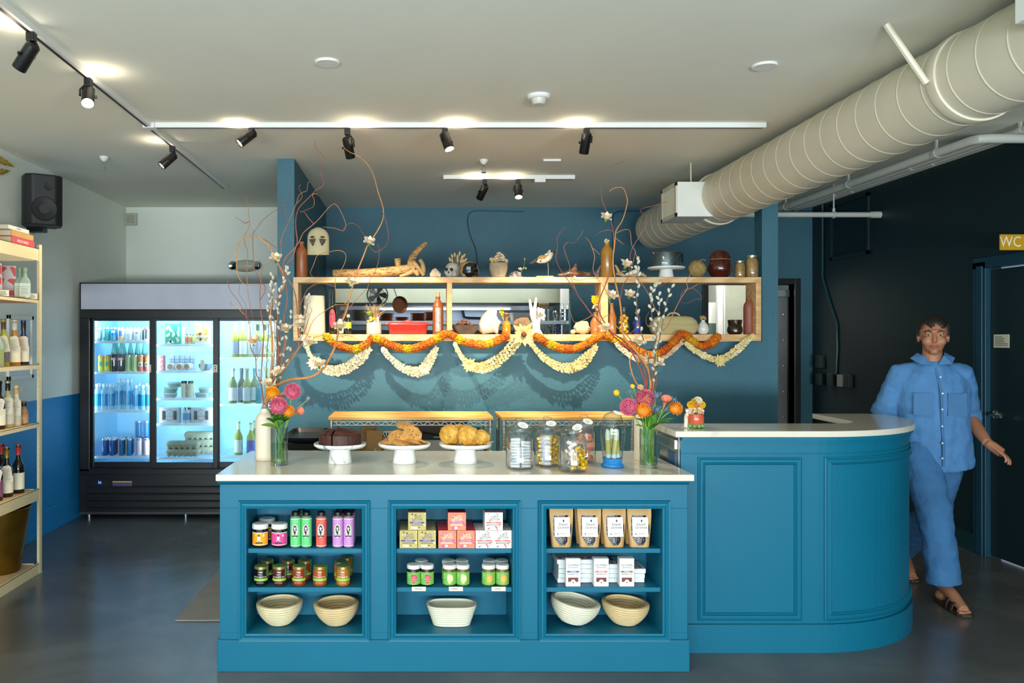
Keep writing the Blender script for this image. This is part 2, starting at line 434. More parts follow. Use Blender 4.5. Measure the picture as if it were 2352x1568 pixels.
def track_light(label, x, y, d, power=SPOT_W, drop=.085, size=1.0, ang=58):
    t = thing('track_light', label, 'track light', (x, y, ZR))
    d = Vector(d).normalized(); D = aim(d)
    piv = Vector((d.x*.02, d.y*.02, -drop))
    MB().cb((0, 0, -.0225), (.036, .036, .04)).build('track_adapter', M_BLACK, t, bevel=.004)
    r = .031*size; L = .125*size; M = T3(*piv) @ D
    h = MB().lathe([(0, -.045), (r*.7, -.045), (r, -.035), (r, L-.04), (r*.96, L-.037), (r*.9, L-.04), (r*.9, L-.055)], 24, M=M)
    h.build('lamp_head', M_BLACK, t)
    MB().lathe([(0, 0), (r*.9, 0)], 24, c=(0, 0, L-.05), M=M).build('lamp_lens', LENS if power else LENS_OFF, t)
    side = d.cross(Vector((0, 0, 1))); side = side.normalized() if side.length > .1 else Vector((1, 0, 0))
    y_ = MB().tube([(0, 0, -.04), piv*.5+side*(r+.004)*.6, piv*.75+side*(r+.007), piv+side*(r+.007)+d*.02], .0055, 8)
    y_.tube([(0, 0, -.04), piv*.55-side*.012, piv-d*.044], .006, 8)
    y_.build('yoke', M_BLACK, t)
    MB().cyl(.008, 0, .016, 10, M=T3(*(piv+d*.02-side*(r+.012))) @ aim(side)).build('aim_knob', M_BLACK, t)
    MB().tube(smooth([(.012, 0, -.035), Vector((.03, 0, -.045))+piv*.2, piv-d*.05+side*.01], 4), .0032, 6).build('lamp_cable', M_BLACK, t)
    if power:
        l = bpy.data.lights.new('lamp_beam', 'SPOT'); l.energy = power; l.color = WARM; l.spot_size = math.radians(ang); l.spot_blend = .6; l.shadow_soft_size = .02
        o = bpy.data.objects.new('lamp_beam', l); COL.objects.link(o); o.parent = t
        o.location = piv+d*(L-.035); o.rotation_euler = (-d).to_track_quat('Z', 'Y').to_euler()
        l = bpy.data.lights.new('vent_glow', 'SPOT'); l.energy = 1.8; l.color = WARM; l.spot_size = math.radians(165); l.spot_blend = 1; l.shadow_soft_size = .03     # light leaking from the cooling vents onto the ceiling
        o = bpy.data.objects.new('vent_glow', l); COL.objects.link(o); o.parent = t
        o.location = piv-d*.02+Vector((-.07 if d.x < 0 else .07, -.03, -.02)); o.rotation_euler = (PI, 0, 0)
    return t
def yrail(px): return XRAIL*FPX/(px-CX)
track_light('black track lamp aimed away, closest to the top corner of the photo', XRAIL, yrail(72), (-.62, .25, -.72))
track_light('black track lamp shining towards us, above the speaker on the long track', XRAIL, yrail(203), (.22, -.62, -.72))
track_light('black track lamp over the drinks fridge, near the end of the long track', XRAIL, yrail(396), (-.6, -.35, -.7))
track_light('tilted black track lamp over the cream wall, first on the crossing track', X(578, YT), YT, (-.66, -.35, -.66), drop=.05)
track_light('black track lamp crossed by a willow twig, beside the wing wall', X(798, YT), YT, (.3, .98, -1.75), drop=.1, power=SPOT_W*3.4, ang=64)
track_light('lit black track lamp above the middle of the retail counter', X(1022, YT), YT, (.25, -.4, -.85), drop=.07)
track_light('black track lamp hanging straight down, last on the crossing track', X(1347, YT), YT, (-.12, .98, -1.8), drop=.07, power=SPOT_W*3.4, ang=64)
track_light('black track lamp tilted over the skull shelf, on the short track', X(1113, YS), YS, (-.35, .5, -.75), power=60)
track_light('black track lamp pointing down beside the power feed of the short track', X(1190, YS), YS, (-.02, -.5, -.85), power=45)
for y, d, w in ((2.1, (.62, .62, -.75), 'before the visible ones'), (.9, (.85, .75, -.8), 'half way to the windows'), (-.6, (.9, .9, -.8), 'close to the windows')):
    track_light('black track lamp on the long track, '+w, XRAIL, y, d, power=SPOT_W*.75, ang=70)

def sprinkler(px, py, Y, label):
    x = X(px, Y); t = thing('sprinkler_head', label, 'sprinkler', (x, Y, CEIL))
    MB().lathe([(0, 0), (.034, 0), (.032, -.014), (.017, -.03), (.012, -.035), (0, -.035)], 16).build('escutcheon', M_WHITE, t)
    b = MB().cyl(.011, -.048, -.033, 10).cyl(.02, -.098, -.094, 12)
    for s in (-1, 1): b.tube([(s*.008, 0, -.045), (s*.015, 0, -.065), (s*.004, 0, -.092)], .003, 6)
    b.build('sprinkler_frame', M_CHROME, t)
sprinkler(239, 365, HC/(CY-360)*FPX, 'white sprinkler head on the ceiling near the black speaker')
sprinkler(1111, 370, HC/(CY-367)*FPX, 'white sprinkler head on the ceiling above the short track')
for px, py, lb in ((752, 142, 'round white cover disc on the ceiling above the wing wall'), (1756, 150, 'round white cover disc on the ceiling close to the duct')):
    Y = HC/(CY-py)*FPX
    o = MB().lathe([(0, -.011), (.058, -.011), (.062, -.006), (.06, 0), (0, 0)], 32).build('ceiling_disc', M_RAIL, loc=(X(px, Y), Y, CEIL)); tag(o, lb, 'ceiling cover')
Y = HC/(CY-219)*FPX
t = thing('smoke_detector', 'white smoke detector in the middle of the ceiling', 'smoke detector', (X(1237, Y), Y, CEIL))
MB().lathe([(0, 0), (.063, 0), (.063, -.012), (.055, -.02), (0, -.02)], 28).build('detector_base', M_RAIL, t)
MB().lathe([(0, -.02), (.042, -.02), (.04, -.04), (.03, -.052), (0, -.052)], 28).build('sensor_dome', mat('detector_plastic', '#c9c8be', .4), t)
Y = HC/(CY-367)*FPX
tag(MB().box((-.068, -.03, -.016), (.068, .03, 0)).build('ceiling_plate', M_RAIL, loc=(X(1267, Y), Y, CEIL), bevel=.004), 'small white rectangular plate on the ceiling near the short track', 'ceiling plate')

# duct
DN = Vector((2.475, 2.0, EYE+1.172)); DF = Vector((2.317, 7.6, EYE+1.059)); DR = .193
ddir = (DF-DN).normalized(); DN0 = DN-ddir*2.0; dl = (DF-DN0).length
M_DUCT = mat('duct_paint', '#d8cfb8', .42, var=.03, vs=4)
dt = thing('air_duct', 'big cream spiral air duct hanging under the ceiling', 'air duct', DN0)
MD = aim(ddir)
prof = [(0, 0), (DR, 0)]; z = .05; rib = []
while z < dl-.03:
    prof += [(DR, z), (DR+.0022, z+.005), (DR+.0022, z+.008), (DR, z+.013)]; z += .165
prof += [(DR, dl), (DR-.02, dl), (0, dl)]
MB().lathe(prof, 56, M=MD).build('duct_pipe', M_DUCT, dt, sharp=20)
for yy in (3.45, 6.15):
    s_ = (yy-DN0.y)/ddir.y
    MB().lathe([(DR, -.028), (DR+.009, -.026), (DR+.012, 0), (DR+.009, .026), (DR, .028)], 48, M=MD @ T3(0, 0, s_)).build('duct_collar', M_DUCT, dt)
    c = ddir*s_
    MB().tube([c+Vector((-DR-.016, 0, -.03 if yy < 5 else 0)), c+Vector((-DR-.018 if yy > 5 else -.385, 0, CEIL-DN0.z-c.z))], .006 if yy > 5 else .014, 8).build('hanger_rod', M_DUCT, dt)
# register box on its side
bx1 = X(1606, 6.15)+.1; OF = -DN0
yA, yB = 5.98, 6.34; xa = X(1556, yA); z0, z1 = Z(497, yA), Z(417, yA)
rb = MB().box((xa, yA, z0), (bx1, yB, z1)).build('register_box', M_WHITE, dt, loc=OF, bevel=.003); rb['label'] = 'white square outlet box on the side of the duct'
b = MB(); w = .03
for y0, y1, q0, q1 in ((yA, yB, z0, z0+w), (yA, yB, z1-w, z1), (yA, yA+w, z0, z1), (yB-w, yB, z0, z1)): b.box((xa-.012, y0, q0), (xa, y1, q1))
for k in range(14):
    yy = yA+w+(yB-yA-2*w)*(k+.5)/14; b.box((xa-.008, yy-.003, z0+w), (xa-.0005, yy+.003, z1-w))
b.build('register_grille', M_DUCT, rb, bevel=.001)
MB().box((xa-.003, yA+w, z0+w), (xa+.001, yB-w, z1-w)).build('register_mesh', mat('register_dark', '#8c8874', .6), rb)
MB().box((2.04, 2.45, 2.62), (2.32, 2.7, 2.85)).build('register_box', M_WHITE, dt, loc=OF, bevel=.004)

# pipes on the ceiling by the dark wall
M_PIPE = mat('pipe_paint', '#c6c8c0', .45, var=.03)
def cpipe(label, px, py, drop, y0, y1, r, elbow=None):
    s = (px-CX)/(CY-py); x = s*(HC-drop); z = CEIL-drop
    t = thing('ceiling_pipe', label, 'pipe', (0, 0, 0)); b = MB()
    pts = [(x, y1, z), (x, y0, z)]
    if elbow: pts = [(x, y1, z), (x, y0+.06, z), (x+.02, y0+.015, z), (x+.07, y0, z), (elbow, y0, z)]
    b.tube(pts, r, 12); b.build('pipe_run', M_PIPE, t); yy = y0+.4
    while yy < y1:
        q = MB().cb((x, yy, z+drop/2), (.012, .02, drop)); q.cyl(r+.004, -.02, .02, 12, M=T3(x, yy, z) @ RX(PI/2)); q.build('pipe_clip', M_PIPE, t); yy += 1.1
ye = .0
cpipe('pale ceiling pipe with an elbow, running along the duct towards the corridor', 2100, 370, .09, 5.05, 8.15, .03, XR-.01)
cpipe('pale ceiling conduit beside the elbowed pipe', 2218, 342, .05, 3.5, 8.15, .017)
cpipe('thin pale ceiling conduit along the top of the dark wall', 2218, 350, .04, 3.4, 8.15, .013)
t = thing('hanging_pipe', 'white pipe hung across the corridor behind the blue post', 'pipe', (0, 0, 0)); yp = 7.0; zp = Z(493, yp)
MB().tube([(X(1690, yp), yp, zp), (XR-.005, yp, zp)], .023, 14).build('pipe_run', M_PIPE, t)
MB().tube([(X(2000, yp), yp, zp), (X(2022, yp), yp, zp)], .029, 14).tube([(XR-.05, yp, zp), (XR-.004, yp, zp)], .03, 12).build('pipe_coupling', M_PIPE, t)
xh = X(1915, yp); MB().tube([(xh, yp, CEIL), (xh, yp, zp+.05)], .006, 8).torus(.028, .006, (0, 0, 0), 16, 6, M=T3(xh, yp, zp) @ RY(PI/2)).tube([(xh, yp, zp+.055), (xh, yp, zp+.025)], .012, 8).build('pipe_hanger', M_PIPE, t)

# WC sign, door note, wall vents, boxes
sy = 5.2
t = thing('wc_sign', 'yellow projecting sign reading WC over the dark door', 'sign', (0, 0, 0))
x0, x1, z0, z1 = X(2298, sy), XR, Z(574, sy), Z(538, sy)
MB().box((x0, sy, z0), (x1, sy+.012, z1)).build('sign_panel', mat('sign_yellow', '#c8970f', .5, var=.03), t, bevel=.001)
MB().decal(D2().text('WC', (X(2321, sy)-x0), (z1-z0)/2, .098, 0, 1, wx=.82), (x0, sy-.0005, z0), e=.001).build('sign_lettering', mat('sign_white', '#f0ead6', .5), t)
ya, yb = 5.66, 5.66*0+4.115*FPX/(2312-CX)
ya = 4.115*FPX/(2277-CX); za, zb = Z(798, ya), Z(768, ya)
t = thing('door_note', 'small cream notice on the dark WC door', 'notice', (0, 0, 0))
MB().box((XR+.0165, yb, za), (XR+.0198, ya, zb)).build('note_sheet', mat('note_paper', '#d9d3b8', .7), t)
b = MB(); d = D2(); h = zb-za
for k in range(6): d.rect(.012, h*(.14+.13*k), (ya-yb)-.01-(0, 0, .03, .04, .03, .05)[k], h*(.14+.13*k)+.005)
b.decal(d, (XR+.0163, ya, za), (0, -1, 0), (0, 0, 1), (-1, 0, 0)); b.build('note_print', mat('note_ink', '#6a6a5c', .8), t)
M_DK = mat('dark_vent_paint', '#0d2428', .5)
t = thing('wall_vent', 'dark louvred wall vent high on the dark wall', 'wall vent', (0, 0, 0))
y0, y1, z0, z1 = 7.17, 7.82, 2.33, 2.88
b = MB().box((XR-.02, y0, z0), (XR, y0+.03, z1)).box((XR-.02, y1-.03, z0), (XR, y1, z1)).box((XR-.02, y0, z0), (XR, y1, z0+.03)).box((XR-.02, y0, z1-.03), (XR, y1, z1)); b.build('vent_frame', M_DK, t)
b = MB()
for k in range(26): b.cb((0, (y0+y1)/2, 0), (.016, y1-y0-.06, .003), M=T3(XR-.01, 0, z0+.04+k*.0187) @ RY(.7))
b.build('vent_louvres', mat('vent_louvre_paint', '#173a42', .4), t)
def rw(px, py): y = XR*FPX/(px-CX); return (y, Z(py, y))
t = thing('wall_conduit', 'thin dark conduit snaking down the dark wall to the switch boxes', 'conduit', (0, 0, 0)); pts = []
for px, py in ((1892, 470), (1892, 637), (1900, 665), (1916, 715), (1925, 745), (1926, 800), (1923, 860)):
    y, z = rw(px, py); pts.append((XR-.012, y, z))
MB().tube(pts, .011, 8).build('conduit_pipe', mat('conduit_paint', '#1a454c', .4), t)
for px, py, w, h, lb, m in ((1888, 830, .12, .13, 'upper dark switch box by the doorway corner', M_DK), (1888, 871, .12, .12, 'lower dark switch box by the doorway corner', M_DK), (1914, 872, .1, .12, 'dark switch box under the conduit', M_DK), (1937, 874, .09, .115, 'grey switch plate on the dark wall', mat('grey_plate', '#9b9c94', .4)), (1953, 874, .09, .13, 'dark box beside the grey switch plate', M_DK)):
    y, z = rw(px, py); o = MB().cb((XR-.02, y, z), (.04, w, h)).build('switch_box', m, bevel=.004); tag(o, lb, 'switch box')
# cable on the blue kitchen wall
tag(MB().tube(smooth([P(px, py, YB-.012) for px, py in ((1205, 486), (1120, 484), (1084, 486), (1074, 505), (1080, 540), (1092, 570), (1096, 600), (1097, 634), (1096, 655))]), .005, 6).build('wall_cable', mat('cable_blue', '#173c4c', .5)), 'dark cable looping down the blue kitchen wall above the skull', 'cable')
tag(MB().tube(smooth([P(px, py, YB-.012) for px, py in ((1470, 484), (1420, 486), (1408, 500), (1408, 560), (1408, 655))]), .005, 6).build('wall_cable', MATS['cable_blue']), 'dark cable on the blue kitchen wall behind the duct end', 'cable')

# speaker, emergency light, chime box, leaf decoration on the cream walls
t = thing('wall_speaker', 'black loudspeaker on the cream wall above the drinks fridge', 'speaker', (XL+.02, 6.12, 2.6))
M_SPK = mat('speaker_plastic', '#1b1c1e', .5, bump=.1, bs=300)
sp = [(-.11, .0), (.11, .0), (.14, .1), (.13, .2), (.08, .235), (-.08, .235), (-.13, .2), (-.14, .1)]
MS = T3(.07, 0, 0) @ RZ(-.85) @ RZ(0)
f = MB().prism([(x, -y) for x, y in sp], -.19, .19, M=T3(.06, .02, 0) @ RZ(.55)); f.build('speaker_cabinet', M_SPK, t, bevel=.012, seg=3)
g = MB(); Mg = T3(.06, .02, 0) @ RZ(.55)
g.lathe([(0, -.005), (.03, .002), (.085, .012), (.09, .004), (.09, 0)], 28, M=Mg @ T3(0, -.232, -.07) @ RX(PI/2)).lathe([(0, .004), (.03, .008), (.032, 0)], 20, M=Mg @ T3(.03, -.232, .1) @ RX(PI/2)); g.build('speaker_cone', mat('speaker_cone', '#131416', .6), t)
MB().box((-.02, -.03, -.22), (.1, .05, -.19)).box((-.02, -.03, .19), (.1, .05, .215)).box((-.02, -.04, -.22), (0, .06, .215)).build('wall_bracket', M_BLACK, t)
ye = YB; t = thing('emergency_light', 'oval grey emergency light with two lamps on the cream back wall', 'emergency light', (X(565, ye), ye, Z(611, ye)))
MB().ell((0, -.03, 0), (.15, .045, .062), 24, 12).build('light_housing', mat('beige_plastic', '#b9bba9', .45), t)
for s in (-1, 1):
    MB().lathe([(0, .012), (.02, .01), (.042, .0), (.046, -.012), (.03, -.03), (0, -.034)], 18, M=T3(s*.118, -.075, .0) @ RZ(-s*.5) @ RX(PI/2)).build('lamp_head', M_CHROME, t)
t = thing('chime_box', 'small beige vented box high in the cream wall corner', 'wall box', (X(303, ye), ye, Z(504, ye)))
MB().box((-.06, -.045, -.062), (.06, 0, .06)).build('box_housing', MATS['beige_plastic'], t, bevel=.005)
b = MB()
for k in range(6): b.box((-.04, -.0475, -.04+k*.014), (.04, -.045, -.034+k*.014))
b.build('box_slots', mat('slot_shadow', '#8d8e80', .6), t)
t = thing('leaf_spray', 'golden dried leaf spray on the cream wall, cut by the photo edge', 'dried leaves', (0, 0, 0))
M_GOLD = mat('dried_gold', '#b99a3a', .6, var=.2, bump=.3)
for k, (a, c) in enumerate((((-30, 352), (34, 384)), ((-30, 398), (24, 392)), ((-30, 372), (10, 366)))):
    pa, pc = P(*a, (XL+.02)*FPX/(a[0]-CX)), P(*c, (XL+.02)*FPX/(c[0]-CX)); pts = [pa.lerp(pc, i/11) for i in range(12)]; b = MB()
    b.tube(pts, [.004+.018*math.sin(PI*i/11+.15)*(1.2 if i % 2 else .75) for i in range(12)], 8)
    b.build('leaf', M_GOLD, t)
# ------------------------------------------------------------------ retail counter
M_TEAL = mat('counter_paint', '#0b6480', .42, var=.03, vs=2.5, spec=.28)
M_STONE = ramp2('white_quartz', [(.0, '#d6cfbf'), (.62, '#dad3c4'), (.72, '#c8c0b0'), (.8, '#dad3c4')], .12, vs=1.3, detail=7, dist=1.6)
YC = 3.735; TOP = .925
bays = [(567, 832), (910, 1177), (1254, 1520)]
bx = [(X(a, YC), X(c, YC)) for a, c in bays]
BZ0, BZ1 = .178, .762
CL, CR, CBK = -.905, 1.288, 4.47
S1, S2 = .570, .387
rc = thing('retail_counter', 'teal panelled shop counter with three open shelf bays', 'counter', (0, 0, 0))
b = MB()
b.box((CL, YC, BZ1), (CR, YC+.03, .893)); b.box((CL, YC, 0), (CR, YC+.03, BZ0))
e = CL
for a, c in bx: b.box((e, YC, BZ0), (a, YC+.03, BZ1)); e = c
b.box((e, YC, BZ0), (CR, YC+.03, BZ1))
b.box((CL, YC+.03, 0), (CL+.03, CBK, .893)).box((CR-.03, YC+.03, 0), (CR, CBK, .893)).box((CL+.03, YC+.03, .86), (CR-.03, CBK, .893))
b.build('counter_frame', M_TEAL, rc, bevel=.0015)
for i, (a, c) in enumerate(bx):
    q = MB(); q.box((a-.012, YC+.03, BZ0-.02), (a, 3.985, BZ1)).box((c, YC+.03, BZ0-.02), (c+.012, 3.985, BZ1)).box((a-.012, 3.985, BZ0-.02), (c+.012, 3.997, BZ1+.012))
    q.box((a-.012, YC+.03, BZ1), (c+.012, 3.985, BZ1+.012)).box((a, YC+.03, BZ0-.02), (c, 3.985, BZ0)); q.build('bay_lining', M_TEAL, rc)
    for zz in (S1, S2): MB().box((a+.001, YC+.012, zz-.021), (c-.001, 3.984, zz)).build('shelf', M_TEAL, rc, bevel=.0012)
    # stepped picture-frame moulding round the opening
    m = MB(); prof = [(0, 0), (0, .012), (.008, .016), (.014, .010), (.022, .008), (.03, .014), (.036, .016), (.038, 0)]
    cs = [(a, BZ0, -1, -1), (c, BZ0, 1, -1), (c, BZ1, 1, 1), (a, BZ1, -1, 1), (a, BZ0, -1, -1)]
    rings = [[(x+sx*o, YC-h, z+sz*o) for o, h in prof] for x, z, sx, sz in cs]
    m.loft(rings, 0, False, False, False); m.build('bay_moulding', M_TEAL, rc)
q = MB(); q.box((CL-.008, YC-.014, 0), (CR+.006, YC, .148)).box((CL-.012, YC-.0, 0), (CL, CBK, .148)); q.build('plinth', M_TEAL, rc, bevel=.003)
q = MB(); q.prism([(0, 0), (.022, 0), (.019, -.010), (.006, -.019), (0, -.022)], CL-.006, CR+.004, M=T3(0, YC, .895) @ Matrix(((0, 0, 1, 0), (-1, 0, 0, 0), (0, 1, 0, 0), (0, 0, 0, 1)))); q.build('cove_trim', M_TEAL, rc)
tag(MB().box((X(495, 3.70), 3.70, .895), (X(1595, 3.70), 4.50, TOP)).build('countertop', M_STONE, bevel=.003), 'white stone top on the shop counter, holding cakes and candy jars', 'countertop')

# ------------------------------------------------------------------ service bar with the rounded corner
sb = thing('service_bar', 'tall teal bar with a rounded corner and two raised panels', 'bar counter', (0, 0, 0))
BT = 1.10; ax, ay, ar = 2.017, 4.785, .82
def bpath(off=0, x0=1.318, x1=None, a0=0, a1=90, yend=None, n=28):
    pts = [(x0, ay-ar-off)]
    for k in range(n+1):
        t = math.radians(-90+a0+(a1-a0)*k/n); pts.append((ax+(ar+off)*math.cos(t), ay+(ar+off)*math.sin(t)))
    if yend: pts.append((ax+ar+off, yend))
    return pts
def wallstrip(o0, o1, z0, z1, x0, yend=None, a0=0, a1=90, mb=None):
    mb = mb or MB(); A = bpath(o1, x0, a0=a0, a1=a1, yend=yend); B = bpath(o0, x0, a0=a0, a1=a1, yend=yend)
    return mb.prism(A+B[::-1], z0, z1)
XB0 = 1.335
wallstrip(-.06, 0, .0, 1.068, XB0, 4.84).build('bar_front', M_TEAL, sb, sharp=20)
q = wallstrip(0, .016, .0, .14, XB0-.02, 4.85); q.build('plinth', M_TEAL, sb, sharp=20)
q = wallstrip(0, .018, 1.052, 1.070, XB0, 4.845); wallstrip(0, .008, 1.036, 1.052, XB0, 4.842, mb=q); wallstrip(0, .006, .985, .988, XB0, 4.842, mb=q); q.build('cove_trim', M_TEAL, sb, sharp=20)
# panel 1: flat raised frame ; panel 2: bent round the corner
prof = [(0, 0), (0, .007), (.007, .012), (.014, .006), (.022, .006), (.03, .014), (.036, .006), (.038, 0)]
yf = ay-ar
def rect_frame(x0, x1, z0, z1):
    cs = [(x0, z0, 1, 1), (x1, z0, -1, 1), (x1, z1, -1, -1), (x0, z1, 1, -1), (x0, z0, 1, 1)]
    return [[(x+sx*o, yf-h, z+sz*o) for o, h in prof] for x, z, sx, sz in cs]
MB().loft(rect_frame(1.418, 1.934, .158, .968), 0, False, False, False).build('panel_moulding', M_TEAL, sb)
sA, sB = .03, 1.02     # arc-length span of the bent frame, measured from the start of the curve
def onarc(s_, h, z):
    if s_ < 0: return (ax+s_, yf-h, z)
    t = s_/ar-PI/2; return (ax+(ar+h)*math.cos(t), ay+(ar+h)*math.sin(t), z)
rings = []
n = 26
for k in range(n+1): f_ = k/n; rings.append([onarc(sA+o+(sB-sA-2*o)*f_, h, .158+o) for o, h in prof])
for k in range(1, 5): f_ = k/4; rings.append([onarc(sB-o, h, .158+o+(.81-2*o)*f_) for o, h in prof])
for k in range(1, n+1): f_ = 1-k/n; rings.append([onarc(sA+o+(sB-sA-2*o)*f_, h, .968-o) for o, h in prof])
for k in range(1, 5): f_ = 1-k/4; rings.append([onarc(sA+o, h, .158+o+(.81-2*o)*f_) for o, h in prof])
MB().loft(rings, 0, False, False, False).build('panel_moulding', M_TEAL, sb)
# steel under-counter end and drawer front on the staff side
q = MB(); q.box((XB0-.002, 3.99, .05), (XB0+.012, 4.30, 1.068)); q.box((XB0-.02, 4.0, 1.0), (XB0-.002, 4.29, 1.05)); q.build('steel_end_panel', M_STEEL, sb, bevel=.003)
q = MB(); q.box((XB0-.008, 4.03, .86), (XB0-.001, 4.15, .98)); q.build('control_panel', mat('panel_blue', '#2b5a86', .4), sb, bevel=.002)
# bar top
o = [(1.300, ay-ar-.028)]+bpath(.028, 1.5)[1:]
o += [(ax+ar+.028, 4.83), (2.79, 4.885), (2.45, 4.885)]
for k in range(7): t = PI/2*k/6; o.append((2.30+.14*math.cos(t), 4.45-.14*math.sin(t)))
o.append((1.300, 4.31))
tag(MB().prism(o, 1.070, BT).build('bar_top', M_STONE, bevel=.003), 'white stone top with a rounded corner on the tall bar', 'countertop')

# ------------------------------------------------------------------ goods in the shelf bays
S1 += .0008; S2 += .0008; BZ0 += .0008; CT = TOP+.0008; BTT = BT+.0008     # goods stand a hair above the boards
def xo(px, Y): return X(px, Y)
M_WLID = mat('white_lid', '#dcdfdd', .4, var=.02); M_BLID = mat('black_cap', '#121314', .4)
M_DKGL = mat('dark_syrup', '#22100f', .12, coat=.5); M_WHT = mat('print_white', '#efece2', .55, var=.02); M_INK = mat('print_black', '#17171a', .6)
M_CARD = mat('cream_card', '#e6dfc6', .7, var=.02)
def band(d, R, a, z0, z1, mi=0, ly=1, n=14): return d.rect(-a*R, z0, a*R, z1, mi, ly, n)
# topping jars
def topping_jar(col, name, label, x, y):
    t = thing('sauce_jar', label, 'jar', (x, y, S1)); R = .0375
    MB().lathe([(0, 0), (R-.004, 0), (R, .006), (R, .078), (R-.005, .086), (R-.005, .092)], 28).build('jar_body', M_DKGL, t)
    MB().lathe([(R-.003, .086), (R+.001, .087), (R+.001, .107), (R-.003, .110), (0, .110)], 28).build('lid', M_WLID, t)
    d = D2(); band(d, R, 1.35, .012, .072, 0, 1); band(d, R, 1.25, .015, .069, 1, 2); d.oval(0, .048, .006, .012, 2, 3); d.poly([(-.013, .024), (.013, .024), (.006, .038), (-.006, .038)], 2, 3)
    d.oval(0, .058, .0045, .005, 3, 4); d.rect(-.017, .021, .017, .027, 3, 4, 4); d.lines(-.014, .014, [.062], .0035, 2, 3, 0); d.oval(.022, .058, .004, .005, 2, 3, 10)
    MB().decal(d, R=R).build('label', [M_WHT, mat('label_'+name, col, .5, var=.03), M_WHT, M_INK], t)
    return t
topping_jar('#f0a019', 'amber', 'white-lidded dark jar with a yellow-orange label on the top shelf', X(598, 3.79), 3.79)
topping_jar('#d8438f', 'pink', 'white-lidded dark jar with a pink label on the top shelf', X(642, 3.79), 3.79)
topping_jar('#a8622c', 'brown', 'white-lidded jar with a brown label behind the yellow-labelled jar', X(614, 3.90), 3.90)
# squeeze bottles with a sunburst label
def squeeze(col, name, dark):
    t = thing('sauce_bottle', 'x', 'bottle', (0, 0, S1)); R = .0248
    MB().lathe([(0, 0), (R-.003, 0), (R, .004), (R, .140), (R-.004, .146), (.016, .149), (.016, .152)], 26).build('bottle_body', mat('bottle_'+name, dark, .4, var=.03), t)
    MB().lathe([(.017, .147), (.0185, .149), (.0185, .165), (.015, .168), (0, .168)], 22).build('cap', M_BLID, t)
    d = D2(); band(d, R, 2.4, .008, .137, 0, 1, 24); band(d, R, 2.3, .011, .134, 1, 2, 22)
    d.oval(0, .082, .0175, .032, 2, 3, 24, 4)
    for k in range(22):
        a = 2*PI*k/22; d.ray(0, .084, .010, .018, .0168, .0305, a-.075, a+.075, 3, 4)
    d.oval(0, .086, .0085, .0205, 3, 5, 18, 2); d.oval(0, .0915, .0045, .0062, 2, 6, 14, 1); d.poly([(-.0085, .064), (.0085, .064), (.007, .078), (.002, .084), (-.002, .084), (-.007, .078)], 2, 6)
    d.oval(0, .063, .003, .003, 3, 7, 10, 1); d.rect(-.014, .053, .014, .058, 3, 5, 6)
    d.lines(-.013, .013, [.121], .006, 2, 3, 0)
    d.lines(-.017, .017, [.036, .027, .018], .0045, 2, 3, .3)
    MB().decal(d, R=R).build('label', [M_WHT, mat('wrap_'+name, col, .45, var=.03), M_WHT, M_INK], t)
    return t
g = squeeze('#5fc878', 'green', '#5d8f6a'); g.location.x = X(679, 3.78); g.location.y = 3.78; g['label'] = 'green-labelled squeeze bottle with a black cap, beside the pink jar'
dup(g, (X(704, 3.78), 3.78, S1), 'green-labelled squeeze bottle beside the gap before the red bottle')
dup(g, (X(693, 3.84), 3.84, S1), 'squeeze bottle half hidden behind the two green bottles')
r_ = squeeze('#e2574c', 'red', '#a06055'); r_.location.x = X(738, 3.78); r_.location.y = 3.78; r_['label'] = 'single red-labelled squeeze bottle with a black cap'
v_ = squeeze('#c487c9', 'lilac', '#8f6f86'); v_.location.x = X(776, 3.78); v_.location.y = 3.78; v_['label'] = 'lilac-labelled squeeze bottle next to the red bottle, front row'
dup(v_, (X(801, 3.78), 3.78, S1), 'lilac-labelled squeeze bottle at the end of the front row')
for k, (px, y) in enumerate(((781, 3.84), (803, 3.84), (785, 3.90), (805, 3.90))):
    dup(v_, (X(px, y), y, S1), 'squeeze bottle in the rows behind the two lilac bottles', group='bottles behind the lilac squeeze bottles')
# jam jars with a paper flap over the lid
M_GOLDM = mat('gold_lid', '#c9b26a', .3, .8, var=.03); M_GRN = mat('green_seal', '#4c7d43', .55, var=.08); M_GBAND = mat('green_band', '#8fbf3f', .5, var=.03)
def jam(name, col, word, pre):
    t = thing('jam_jar', 'x', 'jam jar', (0, 0, S2)); R = .0335
    MB().lathe([(0, 0), (R-.006, 0), (R-.001, .006), (R, .02), (R, .066), (R-.003, .076), (R-.006, .08)], 26).build('jar_body', mat('jam_'+name, col, .1, var=.1, coat=.6), t)
    MB().lathe([(R-.005, .078), (R-.001, .079), (R-.001, .090), (R-.004, .0925), (0, .0925)], 26).build('lid', M_GOLDM, t)
    q = MB().lathe([(0, .0932), (R-.008, .0932)], 20); q.decal(D2().rect(-.011, 0, .011, .05, 0, 1, 4), (0, 0, .043), R=R+.0015, M=RZ(1.25)); q.build('paper_seal', M_GRN, t)
    d = D2(); band(d, R, 1.3, .025, .037, 0, 1); d.text(word, 0, .045, .0125 if len(word) < 11 else .0098, 1, 2); d.text(pre, 0, .057, .007, 1, 2); d.text('Organic', 0, .068, .0055, 1, 2); d.text('NET WT 8 OZ', 0, .017, .0055, 1, 2); d.text('ecoland', 0, .031, .006, 1, 3) if 0 else d.lines(-.012, .012, [.0295], .003, 1, 3, 0)
    MB().decal(d, R=R).build('label', [M_GBAND, M_WHT], t)
    return t
